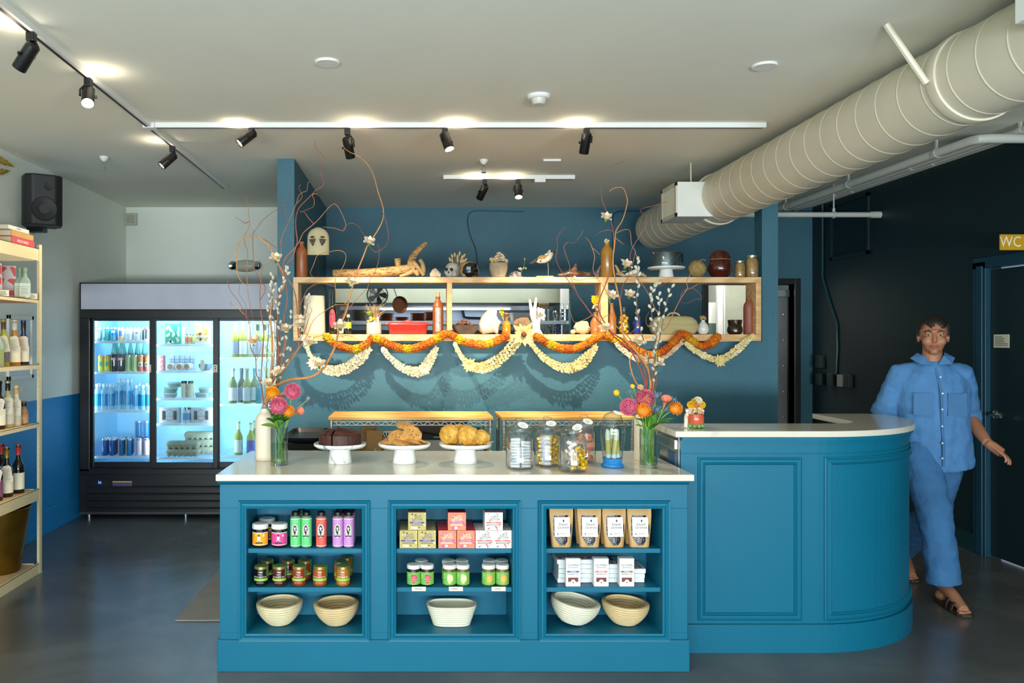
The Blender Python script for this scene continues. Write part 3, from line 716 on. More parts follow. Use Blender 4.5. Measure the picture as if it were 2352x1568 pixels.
JL = [('blue', '#15090f', 'wild blueberry jam', 'organic', 600, 'darkest jam jar with a green band, first in the front jam row'),
      ('straw', '#4a1512', 'strawberry jam', 'organic', 642, 'dark red strawberry jam jar in the front jam row'),
      ('apricot', '#8a3113', 'apricot jam', 'organic', 687, 'red-brown apricot jam jar in the front jam row'),
      ('orange', '#a04a12', 'blood orange marmalade', 'organic', 735, 'orange-brown marmalade jar standing alone, nothing behind it'),
      ('amber', '#a8661a', 'marmalade', 'organic', 788, 'amber marmalade jar, last in the front jam row')]
JJ = {}
for nm, c, w, p_, px, lb in JL:
    j = jam(nm, c, w, p_); j.location.x = X(px, 3.79); j.location.y = 3.79; j['label'] = lb; JJ[nm] = j
dup(JJ['blue'], (X(613, 3.885), 3.885, S2), 'dark jam jar behind the darkest front jam jar')
dup(JJ['straw'], (X(661, 3.885), 3.885, S2), 'dark red jam jar between and behind the strawberry and apricot jars')
dup(JJ['apricot'], (X(700, 3.885), 3.885, S2), 'red-brown jam jar behind the apricot jam jar')
dup(JJ['amber'], (X(783, 3.865), 3.865, S2), 'amber marmalade jar directly behind the last front jam jar')
dup(JJ['amber'], (X(795, 3.94), 3.94, S2), 'amber marmalade jar at the back of the last jam row')
# bread proofing baskets
M_CANE = mat('pale_cane', '#d9cba5', .7, var=.1, vs=14); M_CANE2 = mat('honey_cane', '#d2b98a', .7, var=.1, vs=14); M_CANEW = mat('chalky_cane', '#dcd8c2', .75, var=.06, vs=14)
def basket(label, px, y, m, tilt=(0, 0), r=.107, h=.103, sx=1, rz=0, base=.5):
    t = thing('proofing_basket', label, 'bread basket', (X(px, y), y, BZ0)); P_ = []; n = 9
    for k in range(n):
        f_ = k/(n-1); rr = r*(base+(1-base)*math.sin(f_*PI/2)**.85) if sx == 1 else r*(.72+.28*f_)
        z = h*(k+.5)/n
        for j in range(5): a = -PI/2+PI*j/4; P_.append((rr+.0055*math.cos(a), z+h/n*.5*math.sin(a)))
    I_ = [(q-.013, max(z, .008)) for q, z in reversed(P_)]
    pr = [(0, 0), (P_[0][0]-.006, 0)]+P_+I_+[(0, .009)]
    tl = RX(tilt[0]) @ RY(tilt[1])
    lift = r*base*abs(math.sin(tilt[1]))+r*base*abs(math.sin(tilt[0]))
    if sx == 1: M = T3(0, 0, lift) @ RZ(rz) @ tl; MB().lathe(pr, 40, M=M).build('basket_coil', m, t, sharp=60)
    else:
        q = MB(); q.lathe(pr, 48, sx=1, sy=1, M=tl); L = (sx-1)*r     # stretched: push the halves apart
        q.v = [(x+(L if x > 1e-4 else -L if x < -1e-4 else 0), yy, z) for x, yy, z in q.v]; q.build('basket_coil', m, t, sharp=60)
    return t
basket('round pale cane bread basket under the jam shelf, beside the bay wall', 643, 3.868, M_CANE, (.03, -.02))
basket('round honey cane bread basket under the marmalade jars', 774, 3.865, M_CANE2, (.03, -.03), r=.105, h=.1)
basket('chalky white cane bread basket tilted to one side under the white boxes', 1314, 3.865, M_CANEW, (.04, .16), r=.115, h=.105)
basket('round honey cane bread basket in the last bay', 1434, 3.865, M_CANE2, (.03, .05), r=.108, h=.102)
# the long basket is a stretched coil
t = thing('proofing_basket', 'long oval white bread basket alone in the middle bay', 'bread basket', (X(1037, 3.86), 3.86, BZ0))
def oval_ring(rx, ry, z, n=48):
    o = []
    for i in range(n):
        a = 2*PI*i/n; c, s_ = math.cos(a), math.sin(a); o.append((rx*math.copysign(abs(c)**.62, c), ry*math.copysign(abs(s_)**.75, s_), z))
    return o
rings = []; n = 9; h = .1
for k in range(n):
    f_ = k/(n-1); rx, ry = .088+.03*f_, .052+.022*f_
    for j in range(4): a = -PI/2+PI*j/4; rings.append(oval_ring(rx+.004*math.cos(a), ry+.004*math.cos(a), h*(k+.5)/n+h/n*.5*math.sin(a)))
for rg in list(reversed(rings)): rings.append([(x*.9, y*.86, max(z, .008)) for x, y, z in rg])
MB().loft(rings, 0, True, True).build('basket_coil', M_CANEW, t, sharp=60)
# snack boxes
def snack_box(nm, base, pill, ink, deco, top, deco2):
    t = thing('snack_box', 'x', 'snack box', (0, 0, 0)); w, dp, h = .0845, .052, .0835
    q = MB().box((-w/2, -dp/2, 0), (w/2, dp/2, h)); q.build('carton', mat('carton_'+nm, base, .5, var=.02), t, bevel=.0008)
    d = D2(); R2 = random.Random(len(nm))
    for k in range(15):
        cx, cz = R2.uniform(-.037, .037), R2.choice([R2.uniform(.003, .018), R2.uniform(.06, .078), R2.uniform(.003, .018)])
        if abs(cx) > .027: cz = R2.uniform(.004, .078)
        d.oval(cx, cz, R2.uniform(.002, .0052), R2.uniform(.002, .0048), 0 if k % 3 else 3, 1, 10, 1, .25, k)
    d.text('DATE', .004, .062, .0155, 1, 3, .16, .95); d.text('BETTER', .001, .049, .0155, 1, 3, .1, .95)
    d.rect(-.033, .0325, .031, .0395, 2, 2); d.oval(-.033, .036, .0035, .0035, 2, 2, 12, 1); d.oval(.031, .036, .0035, .0035, 2, 2, 12, 1)
    d.text({'gold': 'CASHEW LIME', 'pink': 'HAZELNUT PRALINE', 'white': 'PEANUT'}[nm], -.001, .036, .0055, 4, 3)
    d.lines(-.03, .03, [.0265, .0225], .0018, 1, 2, .2); d.oval(-.005, .011, .007, .006, 4, 2, 14, 1)
    MB().decal(d, (0, -dp/2, 0), e=.0002).build('print', [deco, ink, pill, deco2, M_WHT], t)
    d = D2()
    for k in range(12): d.oval(R2.uniform(-.037, .037), R2.uniform(-.022, .022), R2.uniform(.003, .006), R2.uniform(.002, .005), k % 2, 1, 10, 1, .3, k)
    q = MB().box((-w/2+.0004, -dp/2+.0004, h-.0002), (w/2-.0004, dp/2-.0004, h+.0002)); q.decal(d, (0, 0, h+.0002), (1, 0, 0), (0, 1, 0), (0, 0, 1), e=.0002, base=1); q.build('top_flap', [top, deco, deco2], t)
    return t
M_BLU = mat('ink_violet', '#3a2f86', .5); M_MAG = mat('ink_magenta', '#b43a94', .5); M_RED = mat('ink_coral', '#e2604e', .5); M_CRM = mat('ink_cream', '#f1e6d2', .5)
SBX = {'gold': snack_box('gold', '#b7a55c', M_BLU, M_BLU, M_CRM, mat('flap_gold', '#b7a878', .5), mat('ink_olive', '#4a4424', .5)),
       'pink': snack_box('pink', '#f0805e', M_MAG, M_CRM, M_MAG, mat('flap_red', '#c3303a', .5), mat('ink_rose', '#d4556f', .5)),
       'white': snack_box('white', '#e3e6e6', M_RED, M_INK, M_RED, mat('flap_white', '#d8d4cf', .5), mat('ink_red', '#b3262c', .5))}
FY = 3.775
def stack(nm, cols, topc, rows, toprows, word):
    src = SBX[nm]; used = False
    for r_i in range(rows):
        for ci, px in enumerate(cols):
            y = FY+.0535*r_i
            lb = '%s snack box, front of the bottom row, %s column' % (word, ('first', 'second')[ci]) if r_i == 0 else '%s snack box behind the front boxes of the bottom row' % word
            l = (X(px, FY), y, S1)
            if not used: src.location = l; src['label'] = lb; used = True
            else: dup(src, l, lb, group=None if r_i == 0 else '%s boxes at the back' % word)
    for r_i in range(toprows):
        lb = '%s snack box standing on top of the pile, facing out' % word if r_i == 0 else '%s snack box behind the topmost one' % word
        dup(src, (X(topc, FY), FY+.0535*r_i, S1+.0848), lb)
stack('gold', (938.5, 980.5), 958, 4, 2, 'olive gold'); stack('pink', (1027, 1069.5), 1049, 4, 2, 'coral pink'); stack('white', (1112, 1153.2), 1133, 3, 2, 'white and red')
# spread jars
def spread(nm, blob):
    t = thing('spread_jar', 'x', 'jar', (0, 0, S2)); R = .032
    MB().lathe([(0, 0), (R-.004, 0), (R, .005), (R, .072), (R-.004, .079), (R-.005, .083)], 26).build('jar_body', mat('spread_'+nm, '#2a1c12' if nm == 'ruby' else '#6b5526', .15, coat=.5), t)
    MB().lathe([(R-.004, .079), (R, .08), (R, .095), (R-.003, .098), (0, .098)], 26).build('lid', M_WLID, t)
    d = D2(); band(d, R, 2.2, .008, .066, 0, 1, 22); d.oval(.002, .037, .0145, .021, 1, 2, 22, 4, .1, 1)
    for k, w in enumerate((('cocoa', 'raspberry', 'spread') if nm == 'ruby' else ('cashew', 'ginger', 'spread') if nm == 'cream' else ('maple', 'almond', 'butter'))): d.text(w, .002, .045-.009*k, .0075, 2, 3)
    d.lines(-.03, -.02, [.056, .048, .04], .0022, 2, 2); d.rect(.03, .008, .034, .066, 3, 2, 2)
    MB().decal(d, R=R).build('label', [mat('spread_label', '#6db553', .5, var=.03), mat('blob_'+nm, blob, .5), M_CRM, mat('label_stripe', '#c5cf5b', .5)], t)
    return t
YJ = 3.79
for nm, blob, w, fr, bk, nms in (('ruby', '#c73b52', 'red blob', (950, 981), (968,), 'first'), ('cream', '#ecd39b', 'cream blob', (1032, 1063), (1030, 1060.5), 'middle'), ('amber2', '#eb9a2d', 'orange blob', (1122, 1154), (1124, 1152.5), 'last')):
    j = spread(nm, blob)
    for i, px in enumerate(fr):
        l = (X(px, YJ), YJ, S2); lb = 'white-lidded jar with a %s on its green label, %s of the pair' % (w, ('first', 'second')[i])
        if i == 0: j.location = l; j['label'] = lb
        else: dup(j, l, lb)
    for i, px in enumerate(bk):
        dup(j, (X(px, YJ+.075), YJ+.075, S2), ('white-lidded jar behind the front jars with the %s' % w)+('' if len(bk) == 1 else ', %s of two' % ('first', 'second')[i]))
for px, w in ((962, 'red-blob'), (1047, 'cream-blob'), (1145, 'orange-blob')):
    tg = thing('price_card', 'small cream price card on the shelf edge under the %s jars' % w, 'price card', (X(px, 3.75), YC+.011, S2))
    MB().box((-.033, -.0012, -.017), (.033, -.0002, .003)).build('card', M_CARD, tg); MB().decal(D2().lines(-.018, .018, [-.008], .003, 0, 1), (0, -.0013, 0)).build('price_print', mat('note_ink', '#6a6a5c'), tg)
# kraft pouches of licorice
M_KRAFT = mat('kraft_paper', '#c29a63', .6, var=.06, bump=.15, bs=120); M_LIC = mat('licorice_window', '#2c2b33', .12, var=.5, vs=60, bump=.5, bs=60)
def pouch():
    t = thing('licorice_pouch', 'x', 'pouch', (0, 0, S1)); rings = []; H = .186
    for k in range(13):
        f_ = k/12; w = .058-.012*(1-f_)**1.5 if f_ < .9 else .057; dp = .024*(1-f_)**.6*(1 if f_ > .06 else .8)+.0012
        rg = []
        for i in range(28):
            a = 2*PI*i/28; c, s_ = math.cos(a), math.sin(a)
            rg.append((w*math.copysign(abs(c)**.7, c), dp*math.copysign(abs(s_)**.8, s_)+.002*math.sin(3*f_+i), H*f_-.004*(abs(c) < .5)*(f_ < .05)*0))
        rings.append(rg)
    MB().loft(rings).build('pouch_body', M_KRAFT, t)
    def yat(z): f_ = z/H; return -(.024*(1-f_)**.6+.0012)-.003
    q = MB(); out = [(-.046, .15), (.046, .15), (.044, .06), (.018, .014), (0, .01), (-.018, .014), (-.044, .06)]
    rows = []
    for k in range(9):
        z = .012+.138*k/8; w = .046 if z > .07 else .012+.034*max(0, (z-.012)/.058)**.8
        rows.append([(-w+2*w*i/8, yat(z)-.0005+.012*((-1+2*i/8)*w/.05)**2, z) for i in range(9)])
    q.loft(rows, 0, True, False, False); q.build('clear_window', M_LIC, t)
    q = MB(); rows = []
    for k in range(4):
        z = .052+.09*k/3; rows.append([(-.037+.074*i/4, -.0255+.010*(z-.05)/.09*1.0-.0035+.004*((i-2)/2)**2*.3, z) for i in range(5)])
    q.loft(rows, 0, False, False, False)
    d = D2(); d.oval(.006, .075, .0035, .006, 1, 1, 12, 1); d.text('Dutch', .004, .058, .0165, 1, 1); d.text('Licorice', .004, .044, .0165, 1, 1); d.oval(-.022, .014, .003, .003, 1, 1, 10, 1); d.lines(-.012, .025, [.013], .003, 2, 1)
    nn = Vector((0, -.99, .11)).normalized(); q.decal(d, (0, -.0300, .0515), (1, 0, 0), Vector((0, .11, .99)).normalized(), nn, e=.0009); q.build('label', [M_WHT, M_INK, mat('print_gold', '#c8a35a', .6)], t)
    MB().box((-.056, -.0034, .158), (.056, -.0016, .161)).box((-.056, -.0034, .166), (.056, -.0016, .168)).build('zip_seal', mat('kraft_dark', '#a98452', .6), t)
    return t
po = pouch(); seen = False
for i, (px, rz) in enumerate(((1289, .03), (1353, -.05), (1410, .05), (1468, -.04))):
    l = (X(px, 3.785), 3.785, S1); lb = '%s kraft pouch of licorice in the front row of the last bay' % ('first', 'second', 'third', 'fourth')[i]
    if not seen: po.location = l; po['label'] = lb; po.rotation_euler.z = rz; seen = True
    else: dup(po, l, lb, rz)
for px in (1287, 1346, 1402, 1458): dup(po, (X(px, 3.845), 3.845, S1), 'kraft licorice pouch in the row behind the front pouches', 0, 'licorice pouches at the back')
# pepperette boxes
def pep(nm, col):
    t = thing('snack_carton', 'x', 'snack carton', (0, 0, S2)); w, dp, h = .069, .021, .132
    MB().box((-w/2, -dp/2, 0), (w/2, dp/2, h)).build('carton', mat('carton_chalk', '#dfe2e2', .5, var=.02), t, bevel=.0008)
    d = D2()
    for i in range(20):
        a = 2*PI*i/20; d.ray(0, .097, .018, .0155, .0188, .0163, a, a+.25, 1, 1)
    d.text('OLYMPIA', 0, .1, .0135, 1, 2); d.text('provisions', 0, .09, .0105, 1, 2); d.poly([(-.03, .0665), (.03, .0665), (.027, .070), (.03, .0735), (-.03, .0735), (-.027, .070)], 2, 1); d.lines(-.014, .014, [.069], .002, 0, 2, 0)
    d.text('PEPPERETTES', 0, .0575, .0108, 1, 2, 0, .82)
    d.rect(-.024, .022, .024, .042, 3, 1); d.oval(0, .022, .011, .011, 0, 2, 18, 2); d.oval(0, .019, .004, .0025, 1, 3, 10, 1)
    MB().decal(d, (0, -dp/2, 0), e=.0002).build('print', [M_WHT, M_INK, mat('ribbon_'+nm, col, .5), mat('meat_window', '#6b2a1e', .4, var=.4, vs=150)], t)
    return t
PP = []
for nm, col, px, lb in (('violet', '#3d3a8c', 1315.5, 'standing white carton with a violet ribbon'), ('coral', '#d8643f', 1380, 'standing white carton with an orange ribbon'), ('brown', '#8a5328', 1438.5, 'standing white carton with a brown ribbon')):
    p_ = pep(nm, col); p_.location.x = X(px, 3.77); p_.location.y = 3.77; p_['label'] = lb+' in the last bay'; PP.append(p_)
dup(PP[1], (X(1378, 3.793), 3.793, S2), 'white carton standing close behind the orange-ribbon carton'); dup(PP[2], (X(1436, 3.793), 3.793, S2), 'white carton standing close behind the brown-ribbon carton')
for px0, px1, nL, nR, w, src in ((1293, 1329, 5, 5, 'violet-ribbon', 0), (1357, 1396, 5, 4, 'orange-ribbon', 1), (1421, 1458, 4, 3, 'brown-ribbon', 2)):
    for px, n_, s_ in ((px0, nL, 'first'), (px1, nR, 'second')):
        for k in range(n_):
            dup(PP[src], (X(px, 3.875)+RND.uniform(-.004, .004), 3.817+RND.uniform(0, .006), S2+.0110+.0222*k), 'white carton lying flat in the stacks behind the %s carton' % w, rot=(-PI/2, 0, 0), group='flat cartons behind the %s carton' % w)
# ------------------------------------------------------------------ on the counter: cake stands and bakes
M_MARB = ramp2('white_marble', [(.0, '#e9ebe8'), (.50, '#e6e8e6'), (.6, '#7f8a90'), (.66, '#e3e6e4'), (1, '#eef0ee')], .2, vs=5, detail=6, dist=2.2)
M_MARB2 = ramp2('pale_marble', [(.0, '#e9ebe8'), (.7, '#e4e7e5'), (.8, '#c9ced0'), (.9, '#eceeec')], .2, vs=4, detail=5, dist=1.5)
def cake_stand(label, px, y, m, r=.133, H=.094, br=.061):
    t = thing('cake_stand', label, 'cake stand', (X(px, y), y, CT))
    MB().lathe([(0, 0), (br, 0), (br*.98, .004), (br*.84, H-.02), (0, H-.02)], 32).build('pedestal', m, t)
    MB().lathe([(0, H-.0215), (br, H-.0215), (r-.012, H-.014), (r, H-.004), (r, H+.006), (r-.004, H+.008), (r-.007, H+.004), (r-.012, H-.002), (0, H-.002)], 48).build('plate', m, t)
    return CT+H-.0015
YS4 = 4.06
zp = cake_stand('white marble cake stand with the chocolate cake', 781, YS4, M_MARB)
cake_stand('white marble cake stand holding cookies', 929, YS4, M_MARB2)
cake_stand('white marble cake stand holding golden scones', 1069, YS4, M_MARB2)
# chocolate cake, cracked top and one cut
M_CHOC = mat('chocolate_cake', '#43221b', .6, var=.15, vs=30, bump=.4, bs=60); M_CHOCT = mat('chocolate_crust', '#4a241c', .45, var=.35, vs=25, bump=.9, bs=40)
t = thing('chocolate_cake', 'dark chocolate cake with a cracked top and a cut, on the marble stand', 'cake', (X(781, YS4), YS4, zp))
R_ = .108
def cake_seg(a0, a1, name, m, hgt):
    n = 26; rings = []
    pts = [(0, 0)]+[(R_*math.cos(a0+(a1-a0)*i/n), R_*math.sin(a0+(a1-a0)*i/n)) for i in range(n+1)]
    MB().prism(pts, 0, .056).build('cake_side', m, t, bevel=.003)
    q = MB(); v = [(0, 0, .056+hgt)]; f = []
    for k in range(1, 7):
        for i in range(n+1):
            a = a0+(a1-a0)*i/n; r = R_*k/6*.998; x, y = r*math.cos(a), r*math.sin(a)
            z = .056+hgt*(1-(k/6)**3)+.010*noise.noise(Vector((x*22, y*22, 3)))+.006*noise.noise(Vector((x*60, y*60, 9)))
            crack = abs(y*.5+.028+x*.28+.008*math.sin(x*70)); z -= .010*max(0, 1-crack/.009)
            v.append((x, y, max(z, .0562)))
    for i in range(n): f.append((0, 1+i, 2+i))
    for k in range(5):
        for i in range(n): a = 1+k*(n+1)+i; f.append((a, a+n+1, a+n+2, a+1))
    q.add(v, f, 0, True); q.build('cake_crust', M_CHOCT, t, sharp=180)
cake_seg(-1.86+.03, 2*PI-1.92-.35, 'big', M_CHOC, .024); cake_seg(2*PI-1.92-.30, 2*PI-1.87-.05, 'slice', M_CHOC, .026)
# cookies
M_COOK = mat('cookie_dough', '#c08a45', .7, var=.25, vs=40, bump=.6, bs=90); M_CHIP = mat('chocolate_chip', '#3a1e12', .4)
def cookie(sd):
    t = thing('cookie', 'x', 'cookie', (0, 0, 0)); MB().ell((0, 0, .0075), (.047, .045, .0095), 28, 10, amp=.14, fr=2.2, seed=sd).build('cookie_biscuit', M_COOK, t)
    r = random.Random(sd)
    for k in range(7):
        a, q = r.uniform(0, 6.28), r.uniform(.005, .034); MB().ell((q*math.cos(a), q*math.sin(a), .0155-q*q*4.0), (.0042, .0036, .003), 8, 5, amp=.2, seed=k).build('chocolate_chip', M_CHIP, t)
    return t
ck = cookie(3); x0 = X(929, YS4)
CK = [((-.078, -.012, .012), (.22, -.28, 0), 'cookie lying at the outer edge of the pile beside the sunburst sign'), ((-.012, -.062, .008), (.42, .0, .8), 'cookie at the front of the pile, on the plate rim'), ((.045, -.05, .010), (.36, .12, 2), 'cookie half under the upright one at the pile front'),
      ((.078, -.012, .012), (.26, .3, 1.2), 'cookie at the outer edge of the pile beside the grey box'), ((-.036, -.022, .038), (.75, -.38, .1), 'cookie leaning against the pile below the top one'), ((.0, .03, .03), (.15, .1, 0), 'cookie buried in the middle of the pile'), ((.038, -.026, .05), (1.0, .25, 0), 'large round cookie standing tilted, facing us'), ((.002, .012, .088), (.30, .10, .0), 'cookie lying on top of the pile')]
for k, (p, rt, lb) in enumerate(CK):
    l = (x0+p[0], YS4+p[1], zp+p[2])
    if k == 0: ck.location = l; ck.rotation_euler = rt; ck['label'] = lb
    else: dup(ck, l, lb, rot=rt, scale=1.08 if k == 6 else 1)
# scones
M_SCONE = ramp2('golden_scone', [(.25, '#9c6322'), (.45, '#c48f32'), (.6, '#d6ab4c'), (.8, '#cc9a44')], .75, vs=24, detail=6, bump=.8)
for sd, p, r, lb in ((1, (-.079, -.01, .05), (.052, .045, .052), 'big golden scone standing on edge beside the white plate rim'), (2, (.012, -.045, .048), (.055, .043, .051), 'golden scone in front in the middle of the plate'), (3, (.074, -.018, .036), (.05, .045, .043), 'lower golden scone leaning at the end of the plate'), (4, (-.02, .052, .05), (.05, .04, .046), 'golden scone peeking out behind the front two')):
    t = thing('scone', lb, 'scone', (X(1069, YS4)+p[0], YS4+p[1], zp+p[2])); MB().ell((0, 0, 0), r, 28, 18, amp=.2, fr=2.4, seed=sd).build('scone_crumb', M_SCONE, t)
    q = random.Random(sd)
    for k in range(5):
        a, b_ = q.uniform(-1.2, 1.2), q.uniform(-.9, .9); MB().ell((r[0]*.93*math.sin(a)*math.cos(b_), -r[1]*.95*math.cos(a)*math.cos(b_), r[2]*.93*math.sin(b_)), .0032, 7, 5).build('currant', M_CHIP, t)
tag(MB().tube([(X(1119, YS4)-.02, YS4-.06, zp+.012), (X(1131, YS4), YS4-.05, zp+.022)], .0018, 6).build('wooden_pick', mat('pick_wood', '#c9a45c', .6)), 'thin wooden pick resting on the rim of the scone plate', 'pick')

# ------------------------------------------------------------------ candy jars
GL = glass('jar_glass', '#ffffff', '#b3c3bc', 1.25); M_TAGW = mat('tag_white', '#e9e6da', .6, var=.02)
def candy_jar(label, px, y, sq=1.0, tag_a=0):
    t = thing('candy_jar', label, 'candy jar', (X(px, y), y, CT)); R = .070*sq
    MB().lathe([(0, .004), (R-.008, .004), (R-.004, .008), (R-.0035, .15), (R-.014, .170), (R-.012, .183), (R-.004, .186), (R-.004, .189), (R-.009, .189), (R-.016, .184), (R-.018, .170), (R-.0065, .149), (R-.0065, .010), (R-.012, .0065), (0, .0065)], 40).build('glass_body', GL, t)
    MB().lathe([(R-.020, .184), (R-.007, .1895), (R-.003, .193), (R-.008, .199), (.04, .209), (.018, .217), (.012, .221), (.012, .224), (.020, .229), (.022, .236), (.018, .242), (0, .244)], 36).build('glass_lid', GL, t)
    q = MB(); Mt = T3(.012, -.040, .213) @ RZ(.12) @ RX(-.55) @ RY(tag_a); q.lathe([(0, .0), (.026, .0), (.026, .0012), (0, .0012)], 24, sx=1, sy=.6, M=Mt @ RX(PI/2)); q.decal(D2().lines(-.014, .013, [.004, -.002, -.007], .0018, 1, 1), M=Mt, o=(0, -.0014, 0)); q.build('hang_tag', [M_TAGW, mat('note_ink', '#6a6a5c')], t)
    return CT+.0075
YJ1, YJ2, YJ3, YJ4 = 3.89, 3.97, 3.80, 4.07
candy_jar('glass candy jar of white-wrapped bars, nearest the cake stands', 1193, YJ1, tag_a=.35); candy_jar('glass candy jar of yellow and white wrapped nougat rolls', 1257, YJ2, tag_a=.0)
candy_jar('glass candy jar of brown and yellow twist-wrapped sweets, furthest forward', 1316, YJ3, tag_a=-.35); candy_jar('glass candy jar of pink wrapped sweets behind the other jars', 1341, YJ4, .92, tag_a=.3)
def candies(name, px, y, items, label, group, make):
    src = None
    for p, rt in items:
        l = (X(px, y)+p[0], y+p[1], CT+.0075+p[2])
        if src is None: src = make(); src.location = l; src.rotation_euler = rt; src['label'] = label; src['group'] = group; src['category'] = 'sweet'
        else: dup(src, l, label, rot=rt, group=group)
M_SILV = mat('silver_wrap', '#cfd4d8', .3, var=.06, bump=.2, bs=200); M_SGREY = mat('wrap_grey', '#8f949c', .5)
def bar():
    t = thing('wrapped_bar', 'x', 'sweet'); MB().box((-.023, -.008, -.0065), (.023, .008, .0065)).build('foil_wrap', M_SILV, t, bevel=.003)
    MB().box((-.013, -.0084, -.0045), (.013, .0084, .0045)).build('paper_band', mat('wrap_pale', '#d3d6da', .5), t, bevel=.001); return t
it = [((-.024 if k % 2 == 0 else .027, sgn*.026-.004, .0075+.0142*(k//2)), (0, RND.uniform(-.06, .06), RND.uniform(-.5, .5))) for sgn in (-1, 1) for k in range(19 if sgn < 0 else 15)]
candies('bar', 1193, YJ1, it, 'white-wrapped bar stacked inside the candy jar nearest the cake stands', 'bars in the first candy jar', bar)
M_YEL = mat('foil_yellow', '#e2b71d', .28, .3, var=.15, bump=.4, bs=120); M_BRN = mat('wrap_brown', '#7a5a3e', .4); M_PNK = mat('wrap_pink', '#e08f7c', .45, var=.1)
def roll(nm, body, end, L=.062, r=.0095, word=None):
    t = thing('nougat_roll' if word else 'twist_sweet', 'x', 'sweet'); M = RY(PI/2)
    MB().cyl(r, -L*.36, L*.36, 14, M=M).build('paper_wrap', body, t, bevel=.001)
    q = MB()
    for s in (-1, 1): q.lathe([(r*1.02, .36*L*s), (r*1.03, .44*L*s), (r*.8, .5*L*s), (0, .5*L*s)], 12, M=M)
    for s in (0, 1): a = MB(); a.lathe([(r*1.02, (.36 if s else -.36)*L), (r*1.04, (.45 if s else -.45)*L), (r*.7, (.52 if s else -.52)*L), (0, (.5 if s else -.5)*L)], 12, M=M, wob=lambda a_, z: 1+.12*math.sin(5*a_)); a.build('twist_end', end, t)
    if word: MB().decal(D2().text(word, 0, 0, .0115, 0, 1), (0, -r*1.02, 0), e=.0008).build('wrap_lettering', mat('wrap_ink', '#54506e'), t)
    return t
r4 = random.Random(5)
it = []
for k in range(9): it.append(((-.018+r4.uniform(-.006, .006), -.034, .011+.0195*k*.72), (0, r4.uniform(-.1, .1) if k not in (4, 5) else .5, r4.uniform(-.15, .15))))
for k in range(7): it.append(((.0, .022, .012+.0198*k), (0, r4.uniform(-.12, .12), r4.uniform(-.3, .3))))
it = [((p[0], p[1], .0105+.0202*(i % 9 if i < 9 else i-9)), r) if i not in (4, 5) else ((p[0], p[1], .0105+.0202*i), (r[0], .12, r[2])) for i, (p, r) in enumerate(it) if i < 7 or i >= 9]
candies('roll', 1257, YJ2, it, 'white nougat roll with yellow ends inside the second candy jar', 'nougat rolls in the second candy jar', lambda: roll('n', mat('nougat_paper', '#d3d2d8', .5), M_YEL, .066, .0098, 'DITTO'))
def yball():
    t = thing('foil_sweet', 'x', 'sweet'); MB().ell((0, 0, 0), .0115, 14, 9, amp=.25, fr=3, seed=2).build('foil_ball', M_YEL, t); MB().lathe([(0, .009), (.004, .012), (.011, .022), (.0, .018)], 9, wob=lambda a, z: 1+.3*math.sin(4*a)).build('foil_twist', M_YEL, t); return t
it = [((.047-.006*(k % 2), -.030+.012*(k % 3), .013+.021*k), (r4.uniform(-1, 1), r4.uniform(-1, 1), r4.uniform(0, 6))) for k in range(6)]
candies('y', 1257, YJ2, it, 'yellow foil sweet piled beside the nougat rolls', 'yellow sweets in the second candy jar', yball)
it = [((r4.uniform(-.012, .046), -.042+r4.uniform(-.004, .012), .012+.0155*(k // 3)+r4.uniform(0, .004)), (r4.uniform(-1, 1), r4.uniform(-1, 1), r4.uniform(0, 6))) for k in range(17)]
candies('y', 1316, YJ3, it, 'yellow foil sweet in the candy jar furthest forward', 'yellow sweets in the front candy jar', yball)
it = [((r4.uniform(-.028, .028), r4.uniform(-.018, .03), .012+.0078*k), (r4.uniform(-.2, .2), r4.uniform(-.75, .75), r4.uniform(-.7, .7))) for k in range(15)]
candies('b', 1316, YJ3, it, 'brown and white twist sweet heaped in the candy jar furthest forward', 'twist sweets in the front candy jar', lambda: roll('t', M_WHT, M_BRN, .056, .0085, 'SOFT'))
it = [((r4.uniform(-.024, .024)+.006, r4.uniform(-.026, .02), .012+.0092*k), (0, r4.uniform(-.35, .35), r4.uniform(-.5, .5))) for k in range(14)]
candies('p', 1341, YJ4, it, 'pink-wrapped sweet inside the rear candy jar', 'pink sweets in the rear candy jar', lambda: roll('p', M_PNK, mat('wrap_orange', '#d8702f', .4), .054, .0092))
# tall footed blue jar
yb_ = 3.93; t = thing('apothecary_jar', 'tall glass jar with a domed lid and a blue glass foot', 'glass jar', (X(1407, yb_), yb_, CT))
GB = liquid('blue_foot_glass', '#2f8fd8', .3, .05); GLB = glass('pale_blue_glass', '#edf6fa', '#8fb8cc', 1.25)
MB().lathe([(0, 0), (.052, 0), (.056, .006), (.055, .013), (.046, .019), (.044, .024), (.048, .04), (.0485, .045), (0, .030)], 40).build('glass_foot', GB, t)
MB().lathe([(.0485, .045), (.053, .09), (.060, .15), (.062, .175), (.058, .19), (.060, .198), (.066, .200), (.066, .204), (.058, .205)], 40).build('glass_body', GLB, t)
MB().lathe([(.058, .204), (.068, .206), (.066, .213), (.052, .22), (.048, .235), (.043, .25), (.034, .26), (.02, .267), (.009, .271), (.007, .276), (.013, .283), (.014, .29), (.009, .297), (0, .299)], 40).build('glass_lid', GLB, t)
q = MB(); Mt = T3(.018, -.024, .268) @ RY(.35) @ RX(-.9); q.lathe([(0, 0), (.022, 0), (.022, .0012), (0, .0012)], 22, sy=.5, M=Mt @ RX(PI/2)); q.build('hang_tag', M_TAGW, t)
M_PICK = mat('pickle_yellow', '#c3b35a', .4, var=.12); M_PICKL = mat('pale_sleeve', '#d9d8b5', .5)
